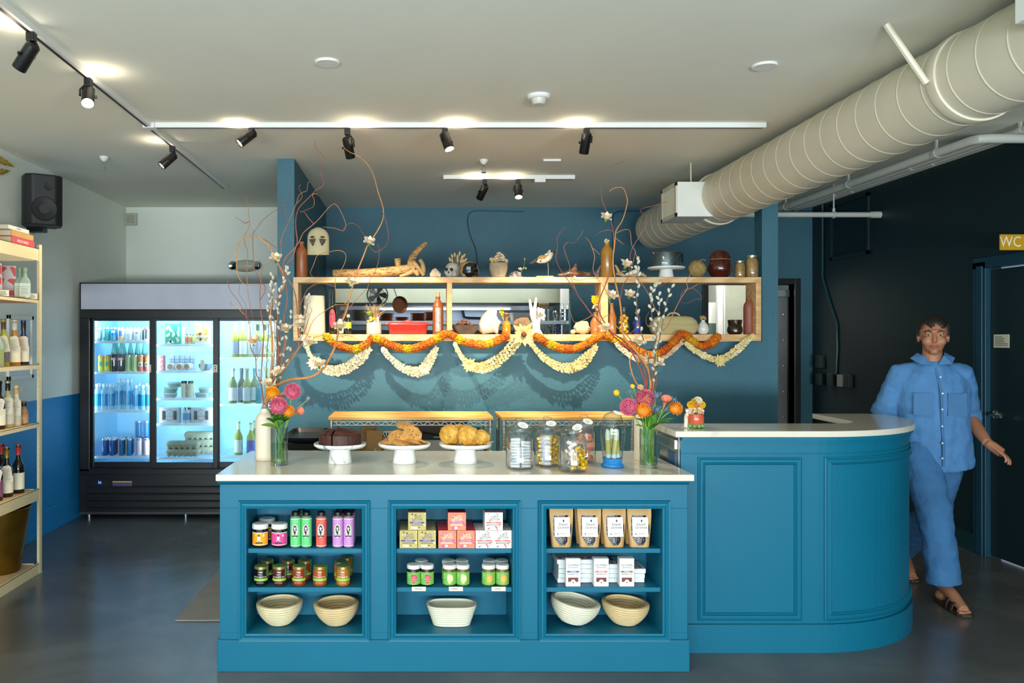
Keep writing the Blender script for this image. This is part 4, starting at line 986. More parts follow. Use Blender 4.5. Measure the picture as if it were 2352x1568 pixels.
def stick():
    t = thing('wrapped_stick', 'x', 'sweet'); MB().lathe([(0, 0), (.011, 0), (.0125, .006), (.0125, .09)], 14).build('yellow_sleeve', M_PICK, t); MB().lathe([(.0122, .09), (.0118, .12), (.007, .142), (0, .145)], 14).build('pale_tip', M_PICKL, t)
    MB().lathe([(.0128, .002), (.0129, .02)], 14).build('paper_foot', mat('wrap_sky', '#bcd6de', .5), t); return t
it = [((.026*math.cos(a), .026*math.sin(a), .0385), (0.12*math.sin(a), -.10*math.cos(a), a)) for a in (3.6, 4.7, 5.7, .6, 1.9)]
candies('s', 1407, yb_, it, 'yellow wrapped stick standing inside the blue-footed glass jar', 'sticks in the blue-footed jar', stick)

# ------------------------------------------------------------------ vases, flowers, branches
M_CERAM = mat('cream_ceramic', '#ded3bf', .45, var=.02)
def bottle_vase(label, px, y, r, h):
    t = tag(MB().lathe([(0, 0), (r*.97, 0), (r, .004), (r, h*.74), (r*.97, h*.79), (r*.86, h*.85), (r*.66, h*.9), (r*.5, h*.925), (r*.46, h*.94), (r*.46, h), (r*.38, h), (r*.4, h*.92), (r*.8, h*.82), (r*.9, h*.74), (r*.9, .01), (0, .01)], 40).build('bottle_vase', M_CERAM, loc=(X(px, y), y, CT)), label, 'vase')
    return Vector((X(px, y), y, CT+h))
YV = 4.16
vL = bottle_vase('tall cream ceramic vase of willow branches at the fridge end of the counter', 609, YV, .051, .27); vR = bottle_vase('tall cream ceramic vase of willow branches near the blue-footed jar', 1479, YV, .051, .27)
GV = glass('vase_glass', '#f3f9f4', '#a3b5aa', 1.1); M_STEM = mat('flower_stem', '#6f9a35', .45, var=.15); M_LEAF = mat('flower_leaf', '#3f7a2a', .45, var=.2)
WAT = glass('water', '#eef4e4', '#d2e0bd', .4)
def glass_vase(label, px, y):
    t = thing('glass_vase', label, 'vase', (X(px, y), y, CT)); R = .043; H = .187
    MB().lathe([(0, 0), (R, 0), (R, H), (R-.003, H), (R-.003, .012), (0, .01)], 36).build('glass_cylinder', GV, t)
    MB().lathe([(0, .0125), (R-.0042, .0125), (R-.0042, .108), (0, .108)], 36).build('water', WAT, t)
    return Vector((X(px, y), y, CT))
YG = 3.99
gL = glass_vase('clear glass vase of flowers before the cream vase, by the chocolate cake', 641.5, YG); gR = glass_vase('clear glass vase of flowers by the tall bar', 1489.5, 3.92)
def bez(a, b, c, n=10): return [a*(1-t)**2+b*2*t*(1-t)+c*t*t for t in [i/n for i in range(n+1)]]
ci = [0]
def stem_to(t, base, tip, r=.0026, m=None, sx=0):
    """stem from the bottom of a vase through its mouth to the bloom"""
    k = ci[0]; ci[0] += 1; a = k*2.4
    foot = base+Vector((.024*math.cos(a), .024*math.sin(a), .016)); mouth = base+Vector((-.018*math.cos(a)*.5, -.018*math.sin(a)*.5, .185)); mouth.x += max(-.026, min(.026, (tip.x-base.x)*.35)); mouth.y += max(-.02, min(.02, (tip.y-base.y)*.3))
    MB().tube([foot, foot.lerp(mouth, .5)]+bez(mouth, mouth+(mouth-foot)*.35, tip, 6), r, 7).build('stem', m or M_STEM, t)
    return (tip-mouth).normalized()
def bloom_ball(t, c, r, m, n=3, d=(0, -1, 0), flat=.75, pet=90, pw=.0045):
    """a head of many small upturned petals"""
    M = T3(*c) @ aim(d); q = MB(); q.ell((0, 0, 0), (r*.8, r*.8, r*.8*flat), 16, 9, M=M)
    for i in range(pet):
        z = 1-1.55*(i+.5)/pet; a = i*2.39996; s_ = math.sqrt(max(0, 1-z*z)); nrm = Vector((s_*math.cos(a), s_*math.sin(a), z))
        p = Vector((nrm.x*r*.74, nrm.y*r*.74, nrm.z*r*.74*flat)); tan = Vector((-math.sin(a), math.cos(a), 0)); up = nrm.cross(tan)*-1
        e = p+(nrm*.8+up*-.5).normalized()*r*.36; q.add([p-tan*pw, p+tan*pw, e+tan*pw*.8, e-tan*pw*.8, (p+e)/2+up*-pw*.6+nrm*.0005], [(0, 1, 4), (1, 2, 4), (2, 3, 4), (3, 0, 4)], 0, True, M)
    return q.build('flower_head', m, t, sharp=180)
def calla(t, c, r, m, d):
    M = T3(*c) @ aim(d); rings = []
    for k in range(9):
        f_ = k/8; rr = r*(.12+.3*f_+.7*f_**3); n = 16; rg = []
        for i in range(n): a = 2*PI*i/n; rg.append((rr*math.cos(a)*(1 if k < 8 else 1.05), rr*math.sin(a), 2.3*r*f_*(1+.28*f_*math.cos(a))))
        rings.append(rg)
    MB().loft(rings, 0, True, False, True, M=M).build('flower_trumpet', m, t, sharp=180)
    MB().tube([M @ Vector((0, 0, .4*r)), M @ Vector((0, 0, 1.9*r))], [.0035, .002], 7).build('spadix', mat('spadix', '#d9a63a', .6), t)
def thistle(t, c, r, m, d=(0, 0, 1)):
    M = T3(*c) @ aim(d); MB().ell((0, 0, r*.2), (r*.42, r*.42, r*.55), 12, 8, M=M, amp=.15, fr=6).build('thistle_cone', m, t); q = MB()
    for i in range(13):
        a = 2*PI*i/13; b_ = Vector((r*.3*math.cos(a), r*.3*math.sin(a), 0)); e = Vector((r*1.25*math.cos(a+.15), r*1.25*math.sin(a+.15), r*(.45 if i % 2 else .15))); s_ = Vector((-math.sin(a), math.cos(a), 0))*r*.12
        q.add([b_-s_, b_+s_, (b_+e)/2+s_*1.2, e, (b_+e)/2-s_*1.2], [(0, 1, 2, 4), (4, 2, 3)], 0, True, M)
    q.build('bract', m, t)
def leaf(q, a, d, L, w, mi=0):
    d = Vector(d).normalized(); s_ = d.cross(Vector((0, -.4, 1))).normalized(); u = s_.cross(d); n = 7; v = []; f = []
    for k in range(n+1):
        t_ = k/n; c = a+d*L*t_-Vector((0, 0, 1))*L*.18*t_*t_; ww = w*math.sin(PI*min(.98, t_*.92+.06))
        v += [c-s_*ww+u*ww*.25, c, c+s_*ww+u*ww*.25]
    for k in range(n): f += [(3*k, 3*k+1, 3*k+4, 3*k+3), (3*k+1, 3*k+2, 3*k+5, 3*k+4)]
    q.add(v, f, mi, True)
M_MUM = mat('pink_petals', '#cb5f7c', .6, var=.32, vs=60); M_YELP = mat('amber_petals', '#ee9f12', .6, var=.12); M_ORP = mat('orange_petals', '#e58a1c', .6, var=.25, vs=40); M_CAL = mat('peach_trumpet', '#d8795f', .45, var=.25, vs=25); M_THI = mat('blue_thistle', '#5f7486', .6, var=.2); M_THG = mat('grey_thistle', '#7f8f8d', .6, var=.2)
def flower(kind, base, tip, label, r=.03, d=None):
    t = thing('cut_flower', label, 'flower', (0, 0, 0)); dd = stem_to(t, base, tip)
    if d is None: d = (dd*.5+Vector((0, -.8, .35))).normalized()
    if kind == 'mum': bloom_ball(t, tip, r*1.22, M_MUM, d=d, pet=85, pw=.0052)
    elif kind == 'amber': bloom_ball(t, tip, r*1.15, M_YELP, d=d, pet=100, pw=.0036)
    elif kind == 'pin': bloom_ball(t, tip, r*1.15, M_ORP, d=d, flat=.9, pet=80, pw=.0026)
    elif kind == 'calla': calla(t, tip, r*1.15, M_CAL, d)
    elif kind == 'thistle': thistle(t, tip, r*1.25, M_THI, d)
    elif kind == 'grey': thistle(t, tip, r*1.3, M_THG, d)
    elif kind == 'billy': MB().ell(tip, r, 14, 9, amp=.08, fr=8).build('flower_head', mat('billy_yellow', '#d6b81f', .7), t)
    elif kind == 'daisy':
        bloom_ball(t, tip, r, mat('blush_petals', '#e6b4a0', .6), d=d, pet=40, flat=.4); MB().ell(tip+Vector(d)*r*.4, r*.42, 10, 7).build('flower_eye', mat('eye_green', '#c4bf3d', .6), t)
    q = MB(); k = ci[0]
    return t
def FL(px, py, dy, base): return P(px, py, base.y+dy)
L_ = [('amber', 625, 902, -.01, .030, 'amber-yellow round bloom at the top of the bouquet by the cake'), ('mum', 672, 898, .01, .033, 'pink mum turned to the side, highest in the bouquet by the cake'), ('mum', 639, 932, -.045, .037, 'large pink mum facing us in the bouquet by the cake'), ('pin', 662, 944, -.03, .027, 'orange pincushion bloom under the pink mums by the cake'), ('calla', 672, 952, .0, .017, 'peach calla lily pointing sideways from the bouquet by the cake'), ('calla', 645, 925, .02, .016, 'peach calla lily standing between the amber and pink blooms'), ('grey', 706, 918, .02, .021, 'spiky grey thistle sticking out towards the cake'), ('grey', 610, 935, .02, .016, 'small grey thistle low beside the cream vase'), ('grey', 656, 906, .03, .014, 'small grey thistle between the pink and amber blooms')]
for kd, px, py, dy, r, lb in L_:
    d = {6: (.55, -.1, .8), 4: (.85, -.15, .45), 5: (.1, -.1, .98), 1: (.35, -.85, .3), 7: (-.4, -.3, .8)}.get(L_.index((kd, px, py, dy, r, lb)))
    flower(kd, gL, FL(px, py, dy, gL), lb, r, d)
R_l = [('mum', 1444, 934, -.02, .034, 'pink mum hanging out at the jar side of the bouquet by the bar'), ('mum', 1481, 915, .02, .040, 'large pink mum at the top of the bouquet by the bar'), ('pin', 1477, 943, -.05, .033, 'round orange pincushion in the middle of the bouquet by the bar'), ('pin', 1551, 938, .0, .031, 'orange pincushion at the bar side of its bouquet'), ('calla', 1492, 928, -.05, .017, 'rose calla lily over the pink mum in the bouquet by the bar'), ('calla', 1523, 938, -.03, .02, 'upright peach calla lily in the bouquet by the bar'), ('calla', 1497, 966, -.045, .017, 'low rose calla lily above the rim of the vase by the bar'), ('thistle', 1508, 912, .01, .026, 'big blue thistle in the bouquet by the bar'), ('thistle', 1508, 942, -.01, .022, 'blue thistle below the big one by the bar'), ('thistle', 1530, 941, .02, .017, 'blue thistle beside the upright calla by the bar'), ('thistle', 1547, 920, .03, .018, 'blue thistle above the orange pincushion by the bar'), ('thistle', 1447, 902, .03, .013, 'small dark thistle over the side of the bouquet by the bar'), ('billy', 1416, 902, .02, .016, 'yellow globe flower on a thin stem reaching over the blue-footed jar'), ('billy', 1453, 887, .04, .012, 'small yellow-green bud at the top of the bouquet by the bar'), ('daisy', 1471, 889, .03, .015, 'small blush daisy at the top of the bouquet by the bar')]
for i, (kd, px, py, dy, r, lb) in enumerate(R_l): flower(kd, gR, FL(px, py, dy, gR), lb, r, {0: (-.55, -.75, .1), 5: (.25, -.15, .95), 4: (-.5, -.35, .8), 6: (-.35, -.3, .85)}.get(i))
def greens(base, label, dirs):
    t = thing('leaf_spray', label, 'foliage', (0, 0, 0)); m0 = base+Vector((0, 0, .186))
    MB().tube([base+Vector((0, .0, .016)), m0, m0+Vector((0, 0, .05))], .0028, 7).build('stem', M_STEM, t)
    for k, (d, L, w, z) in enumerate(dirs):
        q = MB(); a = m0+Vector((d[0]*.01, d[1]*.01-.004, z)); leaf(q, a, d, L*1.2, w*1.55); q.build('leaf', M_LEAF if k % 3 else mat('light_leaf', '#6f9f3a', .45, var=.15), t)
greens(gL, 'green leaves under the blooms in the vase by the cake', [((-.85, -.3, .35), .075, .013, .0), ((-.6, -.4, .6), .07, .014, .012), ((-.25, -.6, .8), .075, .015, .0), ((.1, -.7, .75), .07, .016, .0), ((.3, -.6, .7), .075, .015, .01), ((.6, -.4, .6), .07, .012, .01), ((.5, .3, .7), .08, .014, .02), ((-.4, .3, .8), .085, .014, .02), ((.0, -.5, .9), .1, .014, .01), ((.75, -.2, .5), .06, .011, .03), ((-.3, -.5, .8), .06, .016, .03), ((.15, -.6, .7), .055, .016, .035), ((.5, -.4, .7), .06, .014, .035), ((-.55, -.1, .8), .07, .013, .04)])
greens(gR, 'green leaves under the blooms in the vase by the bar', [((-.6, -.4, .35), .085, .009, .0), ((-.7, -.3, .55), .075, .01, .02), ((-.15, -.6, .9), .1, .013, .0), ((.1, -.6, .9), .11, .013, .0), ((.55, -.4, .6), .1, .011, .0), ((.75, -.2, .5), .11, .009, .01), ((.85, -.1, .35), .08, .008, .02), ((.45, .2, .8), .12, .013, .02), ((-.3, .2, .9), .12, .013, .02), ((.3, -.5, .5), .07, .012, .0), ((-.2, -.5, .85), .07, .014, .03), ((.25, -.5, .85), .07, .014, .03), ((.6, -.2, .75), .08, .013, .04), ((-.5, -.3, .8), .07, .012, .03)])
V3 = Vector
# ------------------------------------------------------------------ willow branches in the two cream vases
M_TW = [mat('willow_bark', '#a4674a', .55, var=.2, vs=25), mat('willow_orange', '#c08146', .5, var=.2, vs=20), mat('willow_red', '#8f4a3d', .55, var=.2, vs=25)]
M_BLOS = mat('ivory_blossom', '#e2cbb0', .6, var=.1, vs=30); M_BLOSC = mat('blossom_heart', '#b9ad3c', .6); M_CATK = mat('catkin_fur', '#b9b6a6', .9, var=.12, bump=.3, bs=400); M_SHOOT = mat('pussy_willow_bark', '#6d5a45', .6, var=.2)
def blossom(par, c, r=.024, d=(0, -.55, .85), sd=0):
    M = T3(*c) @ aim(d); q = MB(); n = 9
    for i in range(n):
        lay = i % 2; a = 2*PI*i/n+sd; L = r*(1.15 if lay else .95); op = .8 if lay else .45; u = Vector((math.cos(a), math.sin(a), 0)); s_ = Vector((-u.y, u.x, 0)); v = []; f = []
        for k in range(6):
            t = k/5; c_ = u*(L*(.12+op*t))+Vector((0, 0, L*(1.15*t-.45*t*t*(1.6 if lay else .4)))); w = L*.34*math.sin(PI*min(.97, .12+t*.88))**.8
            v += [c_-s_*w+Vector((0, 0, .12*w)), c_, c_+s_*w+Vector((0, 0, .12*w))]
        for k in range(5): f += [(3*k, 3*k+1, 3*k+4, 3*k+3), (3*k+1, 3*k+2, 3*k+5, 3*k+4)]
        q.add(v, f, 0, True, M)
    q.ell((0, 0, r*.25), (r*.22, r*.22, r*.4), 9, 6, 1, M); q.lathe([(0, -r*.5), (r*.12, -r*.45), (r*.25, -r*.05), (0, 0)], 8, mi=2, M=M)
    q.build('blossom', [M_BLOS, M_BLOSC, M_LEAF], par, sharp=180)
def trace(pts, Y, amp, ph, dz=0):
    n = len(pts); o = []; acc = 0
    for i, (px, py) in enumerate(pts):
        if i: acc += math.hypot(px-pts[i-1][0], py-pts[i-1][1])
        o.append(P(px, py, Y+amp*min(1, acc/150)*math.sin(ph+acc/115)+dz*min(1, acc/250)))
    return o
def branch(label, vase, mains, blos=(), r=(.0055, .0016), m=0, amp=.045, ph=0, dz=0, cat='branch', name='willow_branch', cnt=[0]):
    amp *= .6; dz = (-.09, .03, .10, -.03, .06, .13, -.06, .0, -.11)[cnt[0] % 9]; cnt[0] += 1
    t = thing(name, label, cat, (0, 0, 0))
    for k, pts in enumerate(mains):
        if k == 0:
            w = trace(pts, YV, amp, ph, dz); foot = vase+Vector((.012*math.cos(ph*3), .012*math.sin(ph*3), -.2)); mouth = vase+Vector((.010*math.cos(ph*3+2), .010*math.sin(ph*3+2), 0.0))
            w = [foot, foot.lerp(mouth, .6), mouth]+w; keep = w
            sw = smooth(w, 3); MB().tube(sw, [r[1]+(r[0]-r[1])*(1-i/(len(sw)-1))**1.7 for i in range(len(sw))], 7).build('main_stem', M_TW[m], t)
        else:      # a side twig starts on the nearest point of the main stem
            y0 = min(keep[3:], key=lambda p: (p-P(*pts[0], p.y)).length).y
            MB().tube(smooth([P(px, py, y0+.05*math.sin(i*.7+k)*min(1, i/3)) for i, (px, py) in enumerate(pts)], 3), (r[1]*1.35, r[1]*.7), 6).build('twig', M_TW[(m+k) % 3 if m else (0, 2)[k % 2]], t)
    allp = [v for o in t.children for v in [Vector(q.co) for q in o.data.vertices]]
    for k, (px, py) in enumerate(blos):
        y0 = min(allp, key=lambda p: (p-P(px, py, p.y)).length).y; blossom(t, P(px, py+5, y0-.014), .039, (RND.uniform(-.3, .3), -.6, .75), k)
    return t
branch('thickest willow branch, leaving the fridge-end vase sideways and rising past the driftwood to the lamp', vL, [[(618, 900), (632, 886), (665, 872), (700, 868), (722, 862), (745, 842), (768, 800), (780, 750), (795, 716), (806, 670), (820, 625), (834, 590), (846, 560), (864, 535), (879, 505), (880, 478), (868, 440), (858, 402), (843, 376), (822, 358), (803, 349), (791, 340), (785, 330)],
   [(849, 565), (860, 578), (874, 575), (889, 560), (892, 545), (890, 522), (884, 500), (878, 484)], [(803, 706), (822, 684), (843, 662), (850, 642), (862, 622), (869, 600), (871, 578), (868, 560)], [(797, 700), (776, 681), (770, 658), (772, 634), (786, 616), (795, 593), (791, 580), (778, 575), (756, 578), (740, 582), (728, 588), (724, 597), (719, 611), (713, 626), (718, 636)], [(800, 690), (790, 720), (776, 735), (773, 760), (790, 775)]],
   [(848, 555), (805, 648), (782, 748)], (.0105, .0016), 1, .06, .4)
branch('orange willow branch arching left over the emergency light', vL, [[(612, 930), (620, 880), (624, 840), (626, 808), (625, 779), (623, 750), (621, 731), (624, 702), (635, 685), (650, 662), (653, 641), (650, 626), (642, 611), (633, 597), (625, 578), (612, 557), (593, 545), (575, 541), (558, 547), (547, 559), (543, 577), (543, 598), (546, 628), (554, 646), (568, 655), (587, 655), (602, 662), (616, 680)], [(593, 545), (610, 552), (622, 560), (634, 568)], [(560, 546), (563, 560), (569, 580), (567, 616), (568, 655), (573, 693), (579, 722), (582, 737)]], [(634, 592)], (.008, .0018), 1, .05, 1.3)
branch('reddish willow branch rising straight along the wing wall to its top', vL, [[(630, 900), (642, 870), (656, 842), (669, 817), (686, 796), (685, 766), (683, 731), (681, 693), (673, 659), (660, 639), (651, 618), (654, 595), (681, 565), (692, 544), (698, 533), (721, 514), (736, 499), (750, 482), (761, 471), (771, 469), (782, 484), (792, 507), (794, 518), (788, 530), (769, 524), (742, 521)], [(788, 528), (797, 516), (808, 512), (820, 517), (832, 532), (840, 548)], [(721, 514), (708, 500), (700, 488), (690, 485)]], [(689, 734)], (.006, .0016), 0, .07, 2.2)
branch('tall thin willow branch reaching highest, between the wing wall and the ceiling lamp', vL, [[(620, 890), (634, 860), (640, 800), (637, 740), (642, 690), (650, 640), (660, 606), (671, 594), (679, 569), (683, 552), (681, 537), (679, 514), (681, 493), (688, 476), (704, 459), (717, 446), (726, 436), (741, 427), (742, 413), (736, 396), (736, 383), (747, 370), (742, 357), (730, 344), (723, 335), (725, 323)], [(717, 448), (722, 460), (720, 474), (708, 480), (690, 488)], [(717, 447), (726, 444), (730, 449)]], (), (.006, .0013), 2, .07, 3.3)
branch('curly willow branch hooking over the wing wall edge', vL, [[(615, 905), (630, 860), (647, 820), (655, 770), (652, 730), (660, 690), (655, 648), (640, 610), (646, 580), (646, 548), (661, 514), (679, 472), (686, 450), (696, 441), (705, 438), (707, 420), (711, 418)], [(646, 541), (650, 556), (652, 575), (650, 596)], [(679, 470), (694, 453), (690, 440), (686, 430), (691, 424)], [(661, 514), (650, 476), (648, 462), (660, 456), (668, 446), (666, 434), (655, 430)]], [(656, 755)], (.0055, .0013), 0, .08, 4.1)
branch('willow branch bending out over the fridge header and up to the cream wall', vL, [[(604, 915), (600, 870), (604, 800), (606, 760), (600, 722), (597, 690), (598, 655), (600, 632), (606, 612), (620, 602), (634, 596), (640, 604)], [(597, 690), (610, 660), (585, 620), (581, 560), (581, 537), (589, 526), (606, 503), (635, 482), (650, 477), (673, 476)], [(561, 543), (572, 522), (573, 508), (570, 474), (566, 451)], [(573, 508), (563, 512), (551, 505), (541, 498)]], (), (.0058, .0015), 0, .07, 5.2)
branch('dark red willow branch low over the glass fridge door', vL, [[(603, 906), (600, 880), (590, 862), (588, 838), (586, 817), (575, 798), (575, 760), (570, 737), (560, 716), (549, 693), (531, 670), (524, 651), (523, 640)], [(570, 737), (566, 722), (564, 699), (549, 674), (551, 647)], [(560, 722), (545, 705), (533, 700), (529, 690)], [(576, 742), (566, 730), (556, 742)], [(588, 830), (600, 795), (590, 770), (575, 752)]], [(583, 782)], (.0048, .0014), 2, .06, .9)
branch('willow branch leaning out in front of the paper roll', vL, [[(625, 900), (640, 868), (660, 838), (690, 795), (705, 770), (720, 735), (745, 715), (770, 700), (797, 700)], [(683, 790), (700, 760), (712, 722), (717, 712), (712, 706)], [(690, 700), (704, 668), (720, 655), (740, 650), (770, 658)], [(705, 770), (720, 775), (745, 769), (770, 775), (800, 770), (830, 786)]], [(690, 735+10), (713, 785), (733, 835)], (.006, .0014), 1, .06, 2.9)
branch('short willow sprig with two ivory blossoms right above the fridge-end vase', vL, [[(608, 925), (615, 890), (640, 850), (652, 810), (657, 780)], [(615, 890), (617, 878), (610, 868)]], [(641, 852), (617, 880)], (.005, .002), 0, .05, 4.6)
branch('thick brown willow branch from the bar vase, spreading towards the yellow stoneware bottle', vR, [[(1490, 905), (1494, 880), (1488, 845), (1460, 805), (1432, 770), (1428, 730), (1424, 693), (1414, 650), (1408, 600), (1412, 559), (1415, 530), (1430, 505), (1440, 470), (1440, 453), (1433, 434), (1424, 430), (1408, 433), (1400, 440)], [(1424, 693), (1431, 655), (1443, 636), (1447, 603), (1450, 575), (1470, 540), (1487, 508), (1483, 494), (1471, 486), (1474, 479), (1500, 473), (1521, 466), (1532, 462)], [(1415, 535), (1432, 528), (1447, 530), (1450, 560), (1458, 575), (1463, 592)]], [(1437, 607), (1402, 678)], (.0085, .0016), 1, .06, .6)
branch('reddish willow branch from the bar vase, highest one, ending near the ceiling', vR, [[(1480, 905), (1486, 880), (1470, 820), (1431, 790), (1408, 770), (1385, 735), (1374, 700), (1390, 655), (1405, 610), (1410, 570), (1408, 530), (1402, 500), (1390, 478), (1382, 455), (1381, 435), (1384, 405), (1390, 393), (1400, 385), (1416, 376), (1428, 373), (1436, 366)], [(1408, 530), (1395, 528), (1380, 532), (1368, 540)], [(1412, 545), (1425, 555), (1432, 561)]], [(1392, 499), (1391, 752)], (.006, .0012), 2, .07, 1.9)
branch('willow branch sweeping left from the bar vase, past the shark carving', vR, [[(1484, 900), (1476, 860), (1440, 790), (1400, 760), (1360, 722), (1343, 699), (1330, 682), (1320, 664), (1303, 641), (1286, 617), (1277, 592), (1281, 565), (1279, 551), (1286, 535), (1300, 520)], [(1330, 682), (1320, 660), (1309, 630), (1309, 612), (1301, 588), (1295, 567), (1305, 556), (1318, 559), (1326, 550), (1334, 540), (1340, 528)], [(1360, 724), (1342, 734), (1320, 740), (1312, 722), (1306, 712)], [(1310, 628), (1318, 641), (1333, 643), (1350, 640), (1372, 639), (1382, 630)]], (), (.006, .0013), 2, .07, 3.0)
branch('willow branch from the bar vase leaning over the tan baking dish', vR, [[(1498, 905), (1502, 870), (1505, 820), (1508, 770), (1520, 760), (1533, 749), (1550, 712), (1565, 683), (1579, 662), (1577, 647), (1588, 626), (1603, 605), (1612, 596), (1621, 598)], [(1563, 688), (1567, 670), (1584, 661), (1600, 667), (1611, 681), (1609, 688), (1600, 686), (1588, 693), (1576, 696), (1565, 694)], [(1572, 668), (1590, 660), (1606, 651), (1618, 652)]], (), (.0055, .0015), 0, .06, 4.0)
branch('upright willow branch from the bar vase in front of the blue bottle', vR, [[(1495, 905), (1500, 860), (1502, 800), (1512, 727), (1504, 708), (1491, 678), (1477, 655), (1464, 640), (1450, 620), (1455, 600), (1460, 575)], [(1506, 712), (1491, 672), (1520, 655), (1542, 644)], [(1512, 740), (1488, 748), (1484, 730), (1492, 715)]], [(1446, 676), (1466, 784), (1510, 832)], (.0055, .0014), 0, .07, 5.1)
branch('looping willow branch from the bar vase over the orange garland', vR, [[(1486, 905), (1462, 880), (1450, 850), (1447, 825), (1460, 800), (1440, 770), (1412, 745), (1405, 720), (1400, 690), (1388, 660), (1372, 640), (1362, 618), (1366, 590), (1362, 570), (1378, 585)], [(1405, 720), (1385, 730), (1378, 745), (1387, 762)], [(1440, 770), (1460, 755), (1470, 730), (1460, 715), (1466, 700)], [(1362, 575), (1355, 556), (1345, 545)]], [(1469, 826)], (.0055, .0014), 1, .06, .2)
def pussy(label, vase, pts, cats, ph):
    t = thing('pussy_willow', label, 'branch', (0, 0, 0)); w = trace(pts, YV, .02, ph, (-.14, -.165, -.19, -.15, -.2)[int(ph*1.3) % 5]); mouth = vase+Vector((.011*math.cos(ph*2), .011*math.sin(ph*2), 0)); foot = vase+Vector((-.01*math.cos(ph*2), .01*math.sin(ph*2), -.2)); s = smooth([foot, mouth]+w, 5)
    MB().tube(s, (.0035, .0014), 6).build('main_stem', M_SHOOT, t)
    n = len(s); 
    for k in range(cats):
        i = int(n*.38+(n*.61)*k/cats); p = s[i]; tn = (s[min(n-1, i+1)]-s[i-1]).normalized(); sd = Vector((math.cos(k*2.6+ph), math.sin(k*2.6+ph)*.6, 0)); d = (tn*.8+sd*.5).normalized()
        MB().ell((0, 0, .008), (.0075, .0075, .0125), 9, 7, M=T3(*(p+sd*.004)) @ aim(d)).build('catkin', M_CATK, t)
pussy('pussy willow stem at the wing wall edge, the highest in the fridge-end vase', vL, [(622, 890), (628, 840), (632, 780), (628, 720), (625, 680), (628, 650), (622, 628)], 16, .3)
pussy('pussy willow stem beside it, ending below the terracotta bottle', vL, [(630, 890), (640, 840), (645, 780), (640, 720), (638, 690), (648, 655), (660, 625), (657, 612)], 18, 1.4)
pussy('pussy willow stem over the fridge glass in the fridge-end vase', vL, [(612, 900), (612, 850), (614, 800), (618, 740), (616, 700), (624, 670), (622, 640)], 14, 2.6)
pussy('pussy willow stem leaning towards the paper roll', vL, [(632, 890), (655, 830), (690, 770), (702, 725), (707, 690), (710, 676)], 11, 3.9)
pussy('pussy willow stem with bare lower half in the fridge-end vase', vL, [(636, 895), (646, 850), (655, 810), (662, 770), (668, 730), (672, 706)], 8, 5.0)
pussy('dense pussy willow stem over the tan baking dish', vR, [(1500, 890), (1504, 830), (1503, 770), (1496, 715), (1496, 680), (1502, 658), (1512, 650)], 18, .5)
pussy('pussy willow stem over the white coral claw', vR, [(1494, 890), (1488, 820), (1468, 745), (1462, 700), (1466, 650), (1464, 610), (1466, 588)], 13, 1.7)
pussy('pussy willow stem slanting to the top shelf board', vR, [(1506, 890), (1512, 800), (1522, 740), (1530, 700), (1538, 670), (1547, 652)], 9, 2.9)
pussy('short pussy willow stem in the thick of the bar bouquet', vR, [(1500, 895), (1503, 860), (1506, 800), (1508, 760), (1515, 700), (1512, 672)], 16, 4.2)

# ------------------------------------------------------------------ the wooden shelf on the low wall
YSF, YSB = 5.93, 6.12; SXL, SXR = X(673, YSF), X(1749, YSF); ZT0, ZT1 = Z(649, YSF), Z(636, YSF); ZB0, ZB1 = 1.5425, Z(767.5, YSF)
ws = thing('wall_shelf', 'long pale wooden frame shelf of three bays on top of the teal wall', 'shelf', (0, 0, 0))
MB().box((SXL, YSF, ZT0), (SXR, YSB, ZT1)).build('top_board', M_WOOD, ws, bevel=.002); MB().box((SXL, YSF, ZB0), (SXR, YSB, ZB1)).build('bottom_board', M_WOOD, ws, bevel=.004)
for a, c, nm in ((SXL, SXL+.038, 'end_post'), (SXR-.04, SXR, 'end_post'), (X(1027, YSF), X(1038.5, YSF), 'divider'), (X(1380, YSF), X(1397, YSF), 'divider')): MB().box((a, YSF+.001, ZB1), (c, YSB-.001, ZT0)).build(nm, M_WOOD, ws, bevel=.002)
YI = 6.02; ZS = ZT1+.0008; ZM = ZB1+.0008
M_TERRA = mat('terracotta_glaze', '#a05a33', .35, var=.12, bump=.1, bs=150); M_TERRAD = mat('brick_stoneware', '#8c4f3e', .5, var=.08); M_OCHRE = mat('ochre_glaze', '#b07d2f', .25, var=.15, coat=.3)
def lath(name, label, cat, px, z, prof, m, y=YI, n=28, **k): return tag(MB().lathe(prof, n, **k).build(name, m, loc=(X(px, y), y, z)), label, cat)
def bprof(r, h, rn, sh=.62, lip=True): return [(0, 0), (r*.94, 0), (r, .004), (r, h*sh), (r*.94, h*(sh+.08)), (r*.62, h*(sh+.16)), (rn, h*(sh+.22)), (rn, h*.95), (rn*1.2, h*.955), (rn*1.2, h), (0, h)]
lath('stoneware_bottle', 'terracotta stoneware bottle beside the carved mask', 'bottle', 693, ZS, bprof(.042, .272, .016, .68), M_TERRA)
